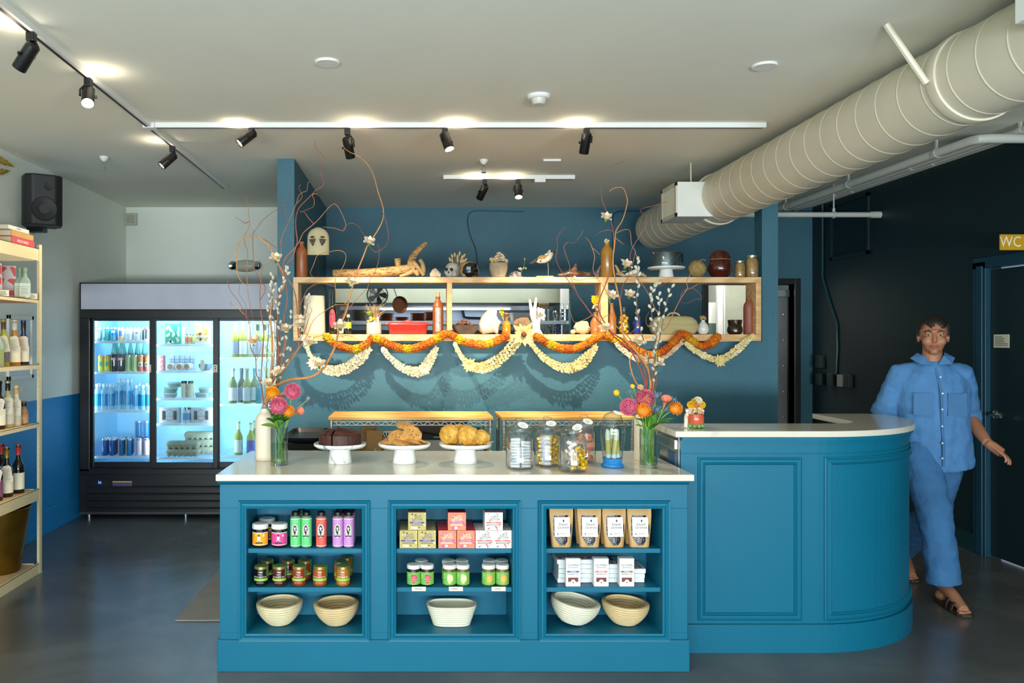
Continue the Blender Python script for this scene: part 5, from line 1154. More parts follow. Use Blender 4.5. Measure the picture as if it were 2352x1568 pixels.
# mask on a stand
M_MASK = mat('mask_plaster', '#c9bd97', .75, var=.1, bump=.2, bs=60); t = thing('carved_mask', 'pale carved mask with dark patterned cheeks on a thin stand', 'mask', (X(731, YI), YI, ZS))
rings = []; Hm = .205
for k in range(15):
    f_ = k/14; z = .175+Hm*f_; w = .083*(1 if f_ < .6 else math.sqrt(max(0, 1-((f_-.6)/.41)**2))); rg = []
    for i in range(21):
        a = PI*i/20; x = -w*math.cos(a); y = -.055*math.sin(a)*(w/.083)-.006*math.exp(-((x)/.012)**2)*(1 if .2 < f_ < .62 else 0)+.006*math.exp(-((abs(x)-.038)/.016)**2-((f_-.55)/.08)**2)
        rg.append((x, y, z+(.02*math.sin(a) if k == 0 else 0)*-.4))
    rings.append(rg)
q = MB().loft(rings, 0, True, False, False); q.build('mask_face', M_MASK, t)
def onm(x, z): return -.055*math.sqrt(max(0, 1-(x/.083)**2))-.003
q = MB()
for s in (-1, 1):
    n = 12; v = []
    for i in range(n):
        a = 2*PI*i/n; x = s*.038+.019*math.cos(a); z = .175+Hm*.62+.009*math.sin(a)*(1-abs(math.cos(a))*.3); v.append((x, onm(x, z), z))
    q.add(v, [tuple(range(n))], 0)
q.build('eye_hole', mat('mask_eye', '#54330f', .6), t)
q = MB()
for s in (-1, 1):
    v = []
    for x, z in ((.012, .55), (.028, .56), (.045, .555), (.064, .545), (.058, .45), (.047, .36), (.036, .28), (.027, .33), (.018, .43)): v.append((s*x, onm(s*x, z)-.001, .175+Hm*z))
    q.add(v, [tuple(range(9))], 0)
q.build('cheek_pattern', ramp2('mask_pattern', [(.45, '#2e2a22'), (.55, '#6d6450')], .7, vs=90), t)
MB().tube([(0, .01, 0), (0, .01, .2)], .003, 8).lathe([(0, 0), (.03, 0), (.03, .006), (0, .006)], 16, c=(0, .01, 0)).build('stand', M_BLACK, t)
# driftwood: pierced cactus skeleton
M_DRIFT = ramp2('cactus_wood', [(.36, '#5e4426'), (.46, '#a07c4a'), (.7, '#b99763')], .7, vs=30, stretch=(1, 2.6, 2.6), bump=.8); M_DRIFT2 = mat('bleached_wood', '#b2905f', .65, var=.15, stretch=(2, 8, 8), bump=.3)
t = thing('driftwood', 'long pierced driftwood log with an upright horn, on the top shelf', 'driftwood', (0, 0, 0))
def dr(pts, rad, nm, m, n=14): MB().tube(smooth([P(a, c, YI+d) for a, c, d in pts], 4), [x*.0037 for x in rad] if len(rad) == 2 else rad, n).build(nm, m, t, sharp=60)
dr([(764, 627.5, 0), (790, 627, .01), (830, 627, 0), (870, 625, -.01), (905, 622, 0), (935, 619, .0), (953, 618, .0)], (7.5, 11), 'log', M_DRIFT)
dr([(944, 620, 0), (945, 600, .0), (950, 588, .01), (960, 575, .0), (972, 564, -.01), (979, 558, 0)], (9.5, 4), 'horn', M_DRIFT)
dr([(918, 618, 0), (914, 606, .0), (913, 594, 0)], (5, 7), 'stump', M_DRIFT)
dr([(950, 603, -.02), (958, 612, -.03), (966, 622, -.02), (973, 631, -.01)], (5, 4), 'root', M_DRIFT2, 10); dr([(964, 596, 0), (970, 606, 0), (972, 620, .0), (968, 630, 0)], (4, 6), 'root', M_DRIFT2, 10); dr([(948, 622, -.02), (935, 629, -.04), (918, 634, -.04)], (5, 2), 'root', M_DRIFT2, 10); dr([(955, 622, -.02), (960, 632, -.03)], (7, 3), 'root', M_DRIFT2, 10)
# small shell, skull, geode, face planter, crystal, bird
M_SHELL = mat('ivory_shell', '#dcc7ae', .5, var=.15, vs=30, bump=.3, bs=40)
t = thing('seashell', 'small ivory whelk shell beside the driftwood', 'shell', (X(1001, YI), YI, ZS)); q = MB()
for k in range(6): f_ = k/5; q.ell((-.034+.062*f_, 0, .02+.018*math.sin(PI*f_)*.9), (.012+.006*math.sin(PI*f_), .022*(1-.5*abs(f_-.45)), .02+.016*math.sin(PI*min(1, f_+.12))), 14, 9, amp=.25, fr=5, seed=k)
q.build('shell_whorl', M_SHELL, t)
M_BONE = mat('skull_bone', '#b8b0a4', .65, var=.15, vs=25, bump=.3, bs=80)
t = thing('skull', 'grey human skull figure with dried grasses behind it', 'skull', (X(1035, YI), YI, ZS)); q = MB()
q.ell((.012, .01, .072), (.052, .058, .045), 26, 16, amp=.05, fr=3); q.ell((-.016, -.028, .045), (.034, .03, .035), 18, 12, amp=.06, fr=4); q.ell((-.012, -.036, .02), (.026, .02, .02), 14, 9); q.ell((.016, .005, .03), (.034, .036, .029), 14, 9)
b = q.build('cranium', M_BONE, t); md = b.modifiers.new('r', 'REMESH'); md.mode = 'VOXEL'; md.voxel_size = .004; md.use_smooth_shade = True
for s, x in ((0, -.034), (1, .004)): MB().ell((x, -.055, .058), (.0125, .008, .013), 14, 9).build('eye_socket', M_BLID, t)
MB().ell((-.019, -.058, .037), (.006, .005, .009), 10, 7).build('nose_hole', M_BLID, t); q = MB()
for k in range(6): q.box((-.036+k*.0078, -.0585, .014), (-.030+k*.0078, -.052, .022))
q.build('tooth_row', mat('tooth', '#a39a86', .5), t)
t = thing('bunny_tail_grass', 'bunch of cream bunny-tail grass heads standing behind the skull', 'dried flowers', (X(1048, 6.08), 6.08, ZS)); M_BUN = mat('bunny_tail', '#cfae76', .9, var=.1, bump=.5, bs=200)
for k, (x, z, dx) in enumerate(((-.045, .13, -.3), (-.03, .155, -.2), (-.012, .165, -.05), (.006, .15, .1), (.022, .175, .15), (.038, .148, .35), (.052, .16, .5), (.008, .125, 0), (.03, .12, .3), (-.028, .12, -.2), (.062, .128, .6), (.045, .118, .4))):
    MB().tube([(0, 0, 0), (x*.6, -.01, z*.6), (x, -.015, z)], .0014, 5).ell((0, 0, .014), (.0085, .0085, .018), 10, 8, M=T3(x, -.015, z) @ RY(dx)).build('grass_head', M_BUN, t)
M_OBS = mat('black_obsidian', '#0c1015', .08, var=.3, coat=.6); t = thing('black_geode', 'glossy black stone with a tan rind beside the skull', 'stone', (X(1079, YI), YI, ZS))
MB().ell((0, .014, .056), (.072, .04, .062), 20, 14, amp=.14, fr=2, seed=4).build('rind', mat('stone_rind', '#b5945f', .8, var=.2, bump=.4), t); q = MB().ell((.004, -.012, .054), (.064, .038, .055), 12, 8, amp=.3, fr=2.2, seed=9); q.sm = [False]*len(q.f); q.build('stone_face', M_OBS, t)
for o in t.children: o.location.z = .004
M_CONC = mat('face_concrete', '#a8967a', .75, var=.15, bump=.3, bs=60); t = thing('face_planter', 'concrete face planter filled with pale dried flowers', 'planter', (X(1145, YI), YI, ZS)); rings = []
for k in range(17):
    f_ = k/16; z = .112*f_; w = .05+.019*min(1, f_*1.7); d_ = .045+.012*f_; rg = []
    for i in range(36):
        a = 2*PI*i/36; x = w*math.sin(a); y = -d_*math.cos(a)
        if math.cos(a) > .2:
            xx = x-.008; y -= .018*math.exp(-(xx/.009)**2)*max(0, 1-abs(f_-.33)/.42); y -= .005*math.exp(-((abs(xx)-.03)/.02)**2-((f_-.78)/.07)**2); y += .008*math.exp(-((abs(xx)-.029)/.013)**2-((f_-.62)/.09)**2); y -= .006*math.exp(-((abs(xx)-.029)/.011)**2-((f_-.6)/.05)**2); y -= .006*math.exp(-(xx/.018)**2-((f_-.06)/.05)**2)
        rg.append((x, y, z))
    rings.append(rg)
MB().loft(rings).build('face_pot', M_CONC, t, sharp=180)
for k in range(10): a = k*.63; blossom(t, Vector((.05*math.cos(a), .035*math.sin(a)-.012, .122+.006*(k % 3))), .022, (math.cos(a)*.8, math.sin(a)*.8-.3, .55), k)
for k, (x, z) in enumerate(((-.012, .152), (.015, .158), (.0, .17), (.022, .143))): blossom(t, Vector((x+.004, -.02, z)), .023, (x*8, -.5, .8), k*2)
for k, (x, z) in enumerate(((-.05, .13), (-.03, .142))): MB().ell((x, -.035, z), (.016, .008, .011), 10, 7, amp=.2).build('yellow_petal', M_YEL if 0 else mat('dried_yellow', '#d6b72e', .7, var=.2), t)
t = thing('crystal_cluster', 'glittering crystal lump on a small wooden base with an ivory flower', 'crystal', (X(1184, YI), YI, ZS)); MB().box((-.048, -.025, 0), (.048, .025, .009)).build('wooden_base', M_DRIFT2, t, bevel=.002)
q = MB(); r5 = random.Random(4)
for k in range(90):
    a, b_ = r5.uniform(0, 6.28), r5.uniform(0, 1.5); p = Vector((.042*math.cos(a)*math.cos(b_), .024*math.sin(a)*math.cos(b_), .014+.03*math.sin(b_))); q.cb((0, 0, 0), (.008, .008, .011), k % 3, T3(*p) @ RZ(a*3) @ RX(b_*5))
q.ell((0, 0, .012), (.04, .022, .028), 12, 8); q.build('crystal_mass', [mat('crystal_white', '#c4bfc2', .15, .4, var=.3, vs=200), mat('crystal_rose', '#9a7f86', .2, .5), mat('crystal_grey', '#6d7480', .2, .5)], t); blossom(t, Vector((.034, -.012, .058)), .02, (.1, -.4, .9)); q = MB(); q.tube(smooth([(.04, 0, .03), (.055, 0, .07), (.066, .0, .1), (.07, 0, .14)], 4), .0012, 5); q.build('thin_stem', M_STEM, t)
for x, z in ((.07, .142), (.062, .075), (.078, .072)): MB().ell((x, 0, z), (.007, .004, .008), 8, 6).build('green_bud', mat('sage_bud', '#8a9a5a', .7), t)
t = thing('wooden_bird', 'carved sandpiper bird on a thin rod and wooden block', 'bird figure', (X(1251, YI), YI, ZS)); MB().box((-.064, -.022, 0), (.064, .022, .014)).build('wooden_block', M_DRIFT2, t, bevel=.002); MB().tube([(.026, 0, .014), (.028, 0, .06), (.024, 0, .115)], .0028, 8).build('rod', mat('rod_grey', '#98928a', .4, .6), t)
def ringsalong(pts, rr, n=14): return [(p, r) for p, r in zip(pts, rr)]
q = MB().tube(smooth([(-.062, 0, .128), (-.045, 0, .13), (-.02, 0, .136), (.008, 0, .145), (.028, 0, .162), (.04, 0, .182), (.044, 0, .198), (.046, 0, .208)], 3), [.006+.024*math.sin(PI*min(1, (i/21)*.86+.06))*(1 if i < 13 else .92) for i in range(22)], 16)
q.build('bird_body', ramp2('bird_paint', [(.38, '#2c2620'), (.42, '#e0d3bb'), (1, '#e6dac4')], .6, vs=38, detail=2), t)
MB().tube([(-.05, -.002, .138), (-.085, 0, .118), (-.112, 0, .108)], [.014, .009, .003], 10).build('tail', mat('bird_tail', '#453b33', .6), t); MB().tube([(.062, 0, .196), (.09, 0, .190)], [.005, .0012], 8).build('beak', M_BLACK, t)
MB().ell((-.012, -.022, .152), (.042, .008, .018), 14, 8, M=T3(0, 0, 0)).build('wing', mat('bird_wing', '#a9854f', .6, var=.35, vs=50), t); MB().ell((.052, -.021, .204), .0035, 8, 6).build('eye', M_BLID, t)
# shark
t = thing('wooden_shark', 'polished wooden shark carving before the ochre bottle', 'shark figure', (X(1330, YI), YI, ZS)); M_SHK = ramp2('rosewood', [(.2, '#3b2216'), (.5, '#5d3925'), (.9, '#7a5036')], .2, vs=3, stretch=(1, 10, 10), wave=6, coat=.4)
MB().tube([(-.158, 0, .022), (-.14, 0, .024), (-.1, 0, .03), (-.05, 0, .036), (0, 0, .036), (.05, 0, .03), (.09, 0, .022), (.125, 0, .022)], [.002, .009, .018, .023, .021, .014, .008, .006], 16).build('shark_body', M_SHK, t)
for nm, pl in (('dorsal_fin', [(-.062, .052), (-.03, .108), (-.012, .112), (-.018, .09), (-.012, .052)]), ('tail_fin', [(.105, .02), (.13, .05), (.162, .098), (.166, .09), (.15, .03), (.152, .004), (.128, .012)]), ('rear_fin', [(.062, .032), (.078, .046), (.08, .03)])): MB().prism(pl, -.004, .004, M=RX(PI/2)).build(nm, M_SHK, t, bevel=.002)
for s in (-1, 1): MB().prism([(0, 0), (.03, 0), (-.015, .05), (-.022, .048)][::-1], -.003, .003, M=T3(-.05, s*.014, .022) @ RX(-s*2.0+(PI if s > 0 else 0)) ).build('side_fin', M_SHK, t)
MB().box((-.045, -.008, 0), (-.025, .008, .016)).build('perch', M_DRIFT2, t)
lath('stoneware_bottle', 'tall ochre stoneware bottle with ivory buds, on the top shelf above the divider', 'bottle', 1394, ZS, bprof(.046, .262, .017, .72), M_OCHRE)
t = thing('dried_buds', 'small cluster of ivory buds in the neck of the ochre bottle', 'dried flowers', (X(1394, YI), YI, ZS+.263))
for k in range(8): a = k*.8; MB().ell((.013*math.cos(a)*(k > 0)+.0, .010*math.sin(a), .008+.008*(k % 3)), (.0085, .0085, .01), 10, 7, amp=.1).build('bud', mat('ivory_bud', '#e2cf9f', .7), t)
# crab claw / coral pieces
t = thing('coral_piece', 'tan coral piece with a white pointed claw and an ivory flower', 'coral', (X(1450, YI), YI, ZS)); M_COR = mat('coral_tan', '#c79d68', .6, var=.25, vs=40, bump=.4)
for k, (a, c, r0, r1) in enumerate((((-.122, 0, .098), (-.09, 0, .03), .006, .012), ((-.09, 0, .03), (-.05, 0, .012), .012, .008), ((-.115, 0, .03), (-.06, -.01, .01), .009, .006), ((-.05, 0, .02), (.02, 0, .012), .008, .012), ((.02, 0, .012), (.07, 0, .03), .011, .008), ((.06, 0, .03), (.112, 0, .008), .014, .008), ((.07, 0, .03), (.06, 0, .045), .01, .007), ((-.09, 0, .035), (-.04, 0, .05), .005, .004))): MB().tube([a, Vector(a).lerp(Vector(c), .5)+Vector((0, 0, .006)), c], [r0, (r0+r1)*.6, r1], 9).build('coral_arm', M_COR, t)
MB().tube([(-.045, -.012, .024), (0, -.012, .038), (.04, -.012, .05), (.055, -.012, .075), (.052, -.012, .092)], [.008, .017, .019, .01, .002], 12).build('white_claw', mat('claw_white', '#e6e2d8', .4), t); blossom(t, Vector((-.042, -.02, .085)), .036, (0, -.5, .85), 1)
# cake stand with dome
t = thing('domed_cake_stand', 'white marble cake stand under a clear glass dome, on the top shelf', 'cake stand', (X(1530, YI), YI, ZS)); MB().lathe([(0, 0), (.058, 0), (.046, .062), (0, .062)], 30).lathe([(0, .061), (.12, .061), (.137, .07), (.137, .08), (.12, .084), (0, .084)], 44).build('stand', M_MARB2, t)
MB().lathe([(.124, .085), (.124, .185), (.118, .194), (.02, .196), (.012, .2), (.02, .207), (.018, .214), (0, .216)], 44).lathe([(.121, .085), (.121, .184), (.1, .191), (0, .193)], 44).build('glass_dome', glass('dome_glass', '#e9f1f2', '#aebfc2', 1.3), t)
# twine ball, brown crock, mason jars
t = thing('twine_ball', 'ball of olive-tan twine beside the brown crock', 'twine', (X(1601, YI), YI, ZS+.068)); MB().ell((0, 0, 0), .065, 24, 16).build('ball_core', mat('twine_core', '#86754a', .9, var=.2), t)
M_TWI = mat('twine', '#a08a52', .9, var=.25, vs=60); q = MB(); r6 = random.Random(8)
for k in range(34): q.torus(.064, .0028, n=30, m=5, M=RX(r6.uniform(-.5, .5)+(0 if k < 20 else 1.1)) @ RY(r6.uniform(-.5, .5)+(1.2 if k > 26 else 0.5)) @ T3(0, 0, 0))
q.build('twine_winding', M_TWI, t)
t = thing('lidded_crock', 'round dark red-brown crock with a domed lid', 'crock', (X(1653, YI), YI, ZS)); M_BRC = mat('oxblood_glaze', '#46170f', .12, var=.1, coat=.6)
MB().lathe([(0, 0), (.052, 0), (.06, .006), (.083, .045), (.088, .075), (.082, .11), (.072, .132), (0, .132)], 40).build('crock_body', M_BRC, t); MB().lathe([(.076, .134), (.08, .139), (.078, .15), (.068, .18), (.045, .203), (.02, .209), (0, .21)], 40).build('lid', M_BRC, t); MB().torus(.079, .003, (0, 0, .136), 40, 6).build('rim_line', mat('rim_tan', '#b07a5a', .4), t)
for s in (-1, 1): MB().ell((s*.088, 0, .062), (.007, .014, .012), 10, 7).build('lug', M_BRC, t)
def mason(px, r, h, lb):
    t = thing('mason_jar', lb, 'jar', (X(px, YI), YI, ZS)); MB().lathe([(0, .003), (r*.9, .003), (r*.96, .01), (r*.96, h*.7), (r*.7, h*.86), (0, h*.86)], 24).build('grain_filling', ramp2('grain', [(.3, '#7d5a2c'), (.6, '#b5904e')], .8, vs=120, bump=.5), t)
    MB().lathe([(0, 0), (r*.93, 0), (r, .008), (r, h*.72), (r*.74, h*.88), (r*.74, h*.97)], 28).build('glass_body', GL, t); MB().lathe([(r*.78, h*.9), (r*.79, h*.99), (r*.74, h), (0, h)], 24).build('lid', mat('zinc_lid', '#b9b3a2', .35, .7), t)
mason(1699, .040, .128, 'shorter mason jar of grain beside the brown crock'); mason(1727, .048, .17, 'taller mason jar of grain at the end of the top shelf')
# middle bays
t = thing('paper_roll', 'tall roll of cream paper standing in the first shelf bay', 'paper roll', (X(722, YI), YI, ZM)); MB().lathe([(0, 0), (.083, 0), (.085, .004), (.076, .285), (.072, .29), (.02, .29), (.02, .2)], 36).build('paper_winding', mat('roll_paper', '#ddd0b4', .7, var=.03, vs=3), t); MB().lathe([(.016, .27), (.018, .296), (0, .298)], 16).build('spindle_cap', M_TERRA, t)
q = MB(); q.loft([[(.0838*math.sin(a)*(1-.1*z/.29), -.0845*math.cos(a)*(1-.1*z/.29)-.001-.01*(a-1.0)*(a > 1.0), z) for a in (.55, .7, .85, 1.0, 1.15)] for z in (.002, .1, .2, .282)], 0, True, False, False); q.build('loose_edge', MATS['roll_paper'], t)
M_DKB = mat('dark_green_glass', '#12160d', .08, coat=.4); M_LBLR = mat('wine_red_label', '#a33c4c', .6, var=.05)
def sbottle(px, r, h, label, body, lab, labz, cap, y=YI, z=None, name='bottle', rn=.28, sh=.55, neckcap=.25):
    t = thing('glass_bottle', label, 'bottle', (X(px, y), y, ZM if z is None else z)); R = r; MB().lathe(bprof(r, h*.985, r*rn, sh), 22).build('bottle_body', body, t)
    if lab: MB().decal(band(D2(), R, 1.5, h*labz[0], h*labz[1], 0, 2, 12), R=R).build('label', lab, t)
    MB().lathe([(r*rn*1.06, h*(1-neckcap)), (r*rn*1.3, h*(1-neckcap)+.002), (r*rn*1.3, h), (0, h)], 14).build('cap', cap, t); return t
M_KOR = mat('cork', '#c9a26a', .8, var=.2, vs=80)
t = sbottle(764, .0305, .3, 'slim dark bottle with a long red label in the first shelf bay', M_DKB, None, None, M_BLID, rn=.33, sh=.56, neckcap=.3); q = MB(); d = D2().oval(0, .118, .026, .072, 0, 2, 22, 5); d.text('IRIS', 0, .15, .018, 1, 3); d.text('K', 0, .11, .032, 1, 3); q.decal(d, R=.0305); q.build('label', [M_LBLR, M_INK], t)
sbottle(782, .024, .115, 'small squat spice bottle beside the red-labelled bottle', liquid('clear_spice', '#b9b8a0', .5), [M_CARD], (.1, .5), M_WLID, rn=.6, sh=.7, neckcap=.14); sbottle(800, .0245, .15, 'small dark bottle with a green and cream label and a cork', M_DKB, [mat('label_lime', '#a9b53f', .6)], (.3, .62), M_KOR, rn=.4, sh=.58, neckcap=.16)
M_PLAN = mat('speckled_pot', '#cfc2ae', .6, var=.12, vs=70); t = thing('grass_pot', 'speckled cream pot of dried grasses and yellow billy buttons', 'planter', (X(859, YI), YI, ZM)); MB().lathe([(0, 0), (.054, 0), (.057, .004), (.057, .09), (.052, .09), (.05, .07), (0, .07)], 32).build('pot', M_PLAN, t); r7 = random.Random(3); M_STR = mat('straw', '#b58d4d', .8, var=.25)
q = MB()
for k in range(58):
    a = r7.uniform(0, 6.28); e = r7.uniform(.02, .1); H_ = r7.uniform(.09, .165); b_ = Vector((r7.uniform(-.03, .03), r7.uniform(-.02, .02), .07)); tip = b_+Vector((e*math.cos(a)*(1.1 if math.cos(a) > 0 else .8), e*math.sin(a)*.5, H_)); q.tube(bez(b_, b_+Vector((0, 0, H_*.7)), tip, 4), (.0018, .0008), 4)
q.build('straw_tuft', M_STR, t).__setitem__('kind', 'stuff')
MB().ell((-.028, -.02, .155), (.026, .02, .022), 14, 9, amp=.5, fr=5).build('moss_ball', mat('moss_green', '#6f7f2a', .9, var=.3), t)
for x, z, r in ((-.04, .098, .013), (-.002, .115, .011), (-.03, .122, .008)): MB().ell((x, -.03, z), r, 10, 7).build('billy_button', MATS['billy_yellow'], t)
for x, z in ((.004, .1), (-.022, .12), (.03, .105)): MB().lathe([(.009, 0), (.008, .045), (0, .046)], 10, c=(x, -.022, z-.02)).build('driftwood_peg', mat('peg_white', '#d8cdb8', .7), t)
M_REDE = mat('red_enamel', '#b3322b', .3, var=.05, coat=.3); t = thing('terrine_dish', 'red enamel terrine dish with a lid in the first shelf bay', 'dish', (X(937, YI), YI, ZM)); 
def rring(a, c, z, p=.35, n=40):
    o = []
    for i in range(n): th = 2*PI*i/n; co, si = math.cos(th), math.sin(th); o.append((a*math.copysign(abs(co)**p, co), c*math.copysign(abs(si)**p, si), z))
    return o
MB().loft([rring(.138, .05, 0), rring(.140, .052, .003), rring(.149, .06, .062), rring(.158, .064, .07)]).build('dish_body', M_REDE, t, sharp=50); MB().loft([rring(.158, .064, .0705), rring(.158, .064, .078), rring(.145, .056, .088), rring(.13, .046, .091)]).build('lid', M_REDE, t, sharp=50); MB().tube(smooth([(-.026, 0, .09), (-.02, 0, .101), (0, 0, .105), (.02, 0, .101), (.026, 0, .09)], 4), .004, 8).build('handle', M_REDE, t)
for s in (-1, 1): MB().tube([(s*.15, 0, .071), (s*.166, 0, .078), (s*.174, 0, .084)], [.008, .006, .004], 8).build('lug', M_REDE, t)
t = thing('stoneware_bottle', 'tall brown stoneware bottle with a cork next to the divider', 'bottle', (X(1006, YI), YI, ZM)); MB().lathe(bprof(.041, .285, .015, .7), 28).build('bottle_body', mat('brown_salt_glaze', '#8c4c2a', .3, var=.15, bump=.1, bs=200), t); MB().lathe([(.0125, .285), (.0145, .318), (0, .318)], 14).build('cork', M_KOR, t); MB().decal(band(D2(), .041, .55, .02, .2, 0, 1, 8), R=.041).build('label', mat('foil_label', '#9c8f88', .4, .3, var=.3, vs=60), t)
t = thing('stone_bowl', 'dark stone bowl of dried pods beside the white conch shell', 'bowl', (X(1069, YI), YI, ZM)); MB().lathe([(0, 0), (.062, 0), (.075, .014), (.098, .05), (.107, .067), (.1, .067), (.09, .05), (.06, .014), (0, .014)], 36, wob=lambda a, z: 1+.03*math.sin(3*a)).build('bowl_body', mat('stone_grey', '#5d534a', .75, var=.25, vs=20, bump=.3), t)
for k, (x, z, r) in enumerate(((-.04, .075, .022), (-.012, .088, .024), (.018, .08, .02), (-.026, .07, .02), (.04, .066, .016), (-.06, .068, .014))): MB().ell((x, -.02+.01*(k % 3), z), r, 12, 9, amp=.5, fr=4, seed=k).build('dried_pod', mat('pod_brown', '#5d3522', .5, var=.4, vs=40), t)
M_CON = mat('white_conch', '#d9c6b3', .55, var=.05, bump=.15, bs=30); t = thing('conch_shell', 'big white conch shell standing on its lip', 'shell', (X(1124, YI), YI, ZM)); q = MB()
ol = [((x-745)/7.84*.00329, (985-y)/7.84*.00329) for x, y in ((820, 505), (868, 520), (884, 570), (872, 640), (905, 715), (955, 762), (940, 800), (912, 860), (905, 935), (898, 985), (872, 985), (835, 952), (760, 962), (700, 968), (650, 985), (622, 980), (560, 925), (548, 840), (562, 760), (592, 690), (636, 620), (700, 560), (762, 525))]
cx, cz = 0, .085; rings = []
for k in range(11):
    th = -PI/2+PI*k/10; sc = max(.02, math.cos(th))**.7; rings.append([(cx+(x-cx)*sc, .048*math.sin(th)+.010*noise.noise(V3((x*40, k, z*40))), max(.0, cz+(z-cz)*sc)) for x, z in ol])
q.loft(rings); b = q.build('shell_body', M_CON, t, sharp=70)
def hand(t, base, s, m, curl, spread, name='hand'):
    """an upright hand: palm, thumb from its side, five separate fingers; curl per finger 0 straight .. 1 folded"""
    q = MB(); q.loft([[(base[0]+s*w*math.cos(a), base[1]+s*d*math.sin(a), base[2]+s*z) for a in [2*PI*i/14 for i in range(14)]] for w, d, z in ((.30, .25, 0), (.27, .22, .3), (.27, .2, .6), (.36, .18, .85), (.42, .16, 1.1), (.40, .14, 1.3), (.3, .1, 1.4))])
    for k in range(4):
        x = -.30+.2*k; L = (.8, .92, .86, .66)[k]; c = curl[k]; a = spread[k]; p = Vector((x, 0, 1.28)); pts = [p]; th = 0
        for j, l in enumerate((.45, .3, .25)): th += c*(1.1, 1.5, 1.0)[j]; p = p+Vector((math.sin(a)*math.cos(th), -math.sin(th), math.cos(a)*math.cos(th)))*L*l; pts.append(p)
        q.tube([Vector(base)+v*s for v in pts], [s*.115, s*.105, s*.095, s*.07], 9)
    tp = [Vector((.36, -.03, .8)), Vector((.5, -.12, 1.02)), Vector((.36, -.24, 1.2)), Vector((.2, -.28, 1.28))] if curl[3] > .5 else [Vector((.36, -.02, .75)), Vector((.56, -.06, .98)), Vector((.66, -.08, 1.25)), Vector((.68, -.08, 1.42))]
    q.tube([Vector(base)+v*s for v in tp], [s*.14, s*.12, s*.11, s*.08], 9)
    o = q.build(name, m, t); md = o.modifiers.new('r', 'REMESH'); md.mode = 'VOXEL'; md.voxel_size = s*.035; md.use_smooth_shade = True
    return o
t = thing('hand_bottle', 'amber bottle with a wooden hand in its neck', 'bottle', (X(1163, YI), YI, ZM)); MB().lathe([(0, 0), (.031, 0), (.033, .004), (.033, .07), (.028, .085), (.017, .096), (.015, .1), (0, .1)], 26).build('bottle_body', mat('amber_glass', '#b98420', .15, coat=.4), t); hand(t, (0, 0, .09), .045, mat('hand_wood', '#8a6236', .5, var=.15), (.75, .8, .75, .7), (-.05, 0, .03, .06), 'wooden_hand')
t = thing('billy_buttons', 'four yellow billy buttons leaning against the wooden hand', 'dried flowers', (X(1150, 5.99), 5.99, ZM))
for k, (x, z) in enumerate(((.012, .186), (-.004, .166), (.016, .162), (.008, .148))): MB().tube([(.03, .0, .0), (.024, 0, .1), (x, 0, z)], .0012, 5).ell((x, 0, z), .0105, 12, 8, amp=.1, fr=9).build('button_head', MATS['billy_yellow'], t)
t = tag(MB().ell((0, 0, .058), (.066, .045, .062), 24, 16, amp=.35, fr=1.9, seed=5).build('brown_rock', mat('rock_brown', '#7b6148', .85, var=.25, vs=16, bump=.6, bs=30), loc=(X(1199, YI), YI, ZM+.006)), 'rough brown rock beside the white hand sculpture', 'rock')
t = thing('hand_sculpture', 'white hand sculpture making a peace sign', 'sculpture', (X(1231, YI), YI, ZM)); hand(t, (.0, 0, .02), .118, mat('white_resin', '#e2d6c4', .5), (.02, .0, 1.0, 1.0), (-.14, .12, .05, .1), 'white_hand'); MB().lathe([(0, 0), (.05, 0), (.048, .012), (.036, .03), (0, .03)], 26).build('cuff_base', MATS['white_resin'], t)
t = tag(MB().ell((0, 0, .05), (.062, .042, .052), 20, 12, amp=.3, fr=1.6, seed=12).build('pale_stone', mat('cream_stone', '#cbb98f', .8, var=.1, vs=12, bump=.4, bs=20), loc=(X(1337, YI), YI, ZM+.002)), 'cream layered stone beside the amber bottle in the middle bay', 'stone'); tag(MB().ell((0, 0, .018), (.02, .018, .018), 12, 8, amp=.1).build('pebble', MATS['cream_stone'], loc=(X(1316, 5.97), 5.97, ZM)), 'small cream pebble beside the layered stone', 'pebble')
def stubottle(px, lb, r=.036, h=.165, m=M_TERRA, y=YI): t = thing('stoneware_bottle', lb, 'bottle', (X(px, y), y, ZM)); MB().lathe([(0, 0), (r*.95, 0), (r, .004), (r, h*.55), (r*.55, h*.75), (r*.36, h*.85), (r*.36, h*.96), (r*.46, h*.97), (r*.46, h), (0, h)], 26).build('bottle_body', m, t); return t
M_AMB = mat('amber_stoneware', '#99602e', .3, var=.12, coat=.3); stubottle(1367, 'amber stoneware bottle of yellow flowers just before the second divider', m=M_AMB); t = thing('yellow_posy', 'ivory and yellow dried flowers in the amber bottle before the second divider', 'dried flowers', (X(1367, YI), YI, ZM+.166))
for k in range(5): blossom(t, Vector((.01*math.cos(k*1.3), -.01+.01*math.sin(k*1.3), .016+.008*k)), .015, (math.cos(k*1.3), -.5, .6), k)
q = MB()
for k in range(16): a = k*.8; q.tube([(0, 0, .05), (.03*math.cos(a), -.01+.02*math.sin(a), .085+.02*(k % 3))], (.003, .005), 5)
q.build('yellow_bloom', mat('bloom_yellow', '#e5b51a', .6, var=.2), t)
stubottle(1405.5, 'amber stoneware bottle just past the second divider', .034, .235, M_AMB)
t = thing('flower_jar', 'glass jar of yellow craspedia blooms beside the blue bottle', 'jar', (X(1433, YI), YI, ZM)); MB().lathe([(0, 0), (.04, 0), (.043, .005), (.043, .13), (.026, .16), (.026, .185)], 26).build('glass_body', GL, t)
for k in range(16): MB().ell((.022*math.cos(k*2.4), .02*math.sin(k*2.4), .02+.0078*k), .014, 10, 7, amp=.15, fr=6).build('yellow_bloom', MATS['bloom_yellow'], t)
MB().ell((0, 0, .195), (.022, .022, .02), 14, 9).build('glass_stopper', GL, t)
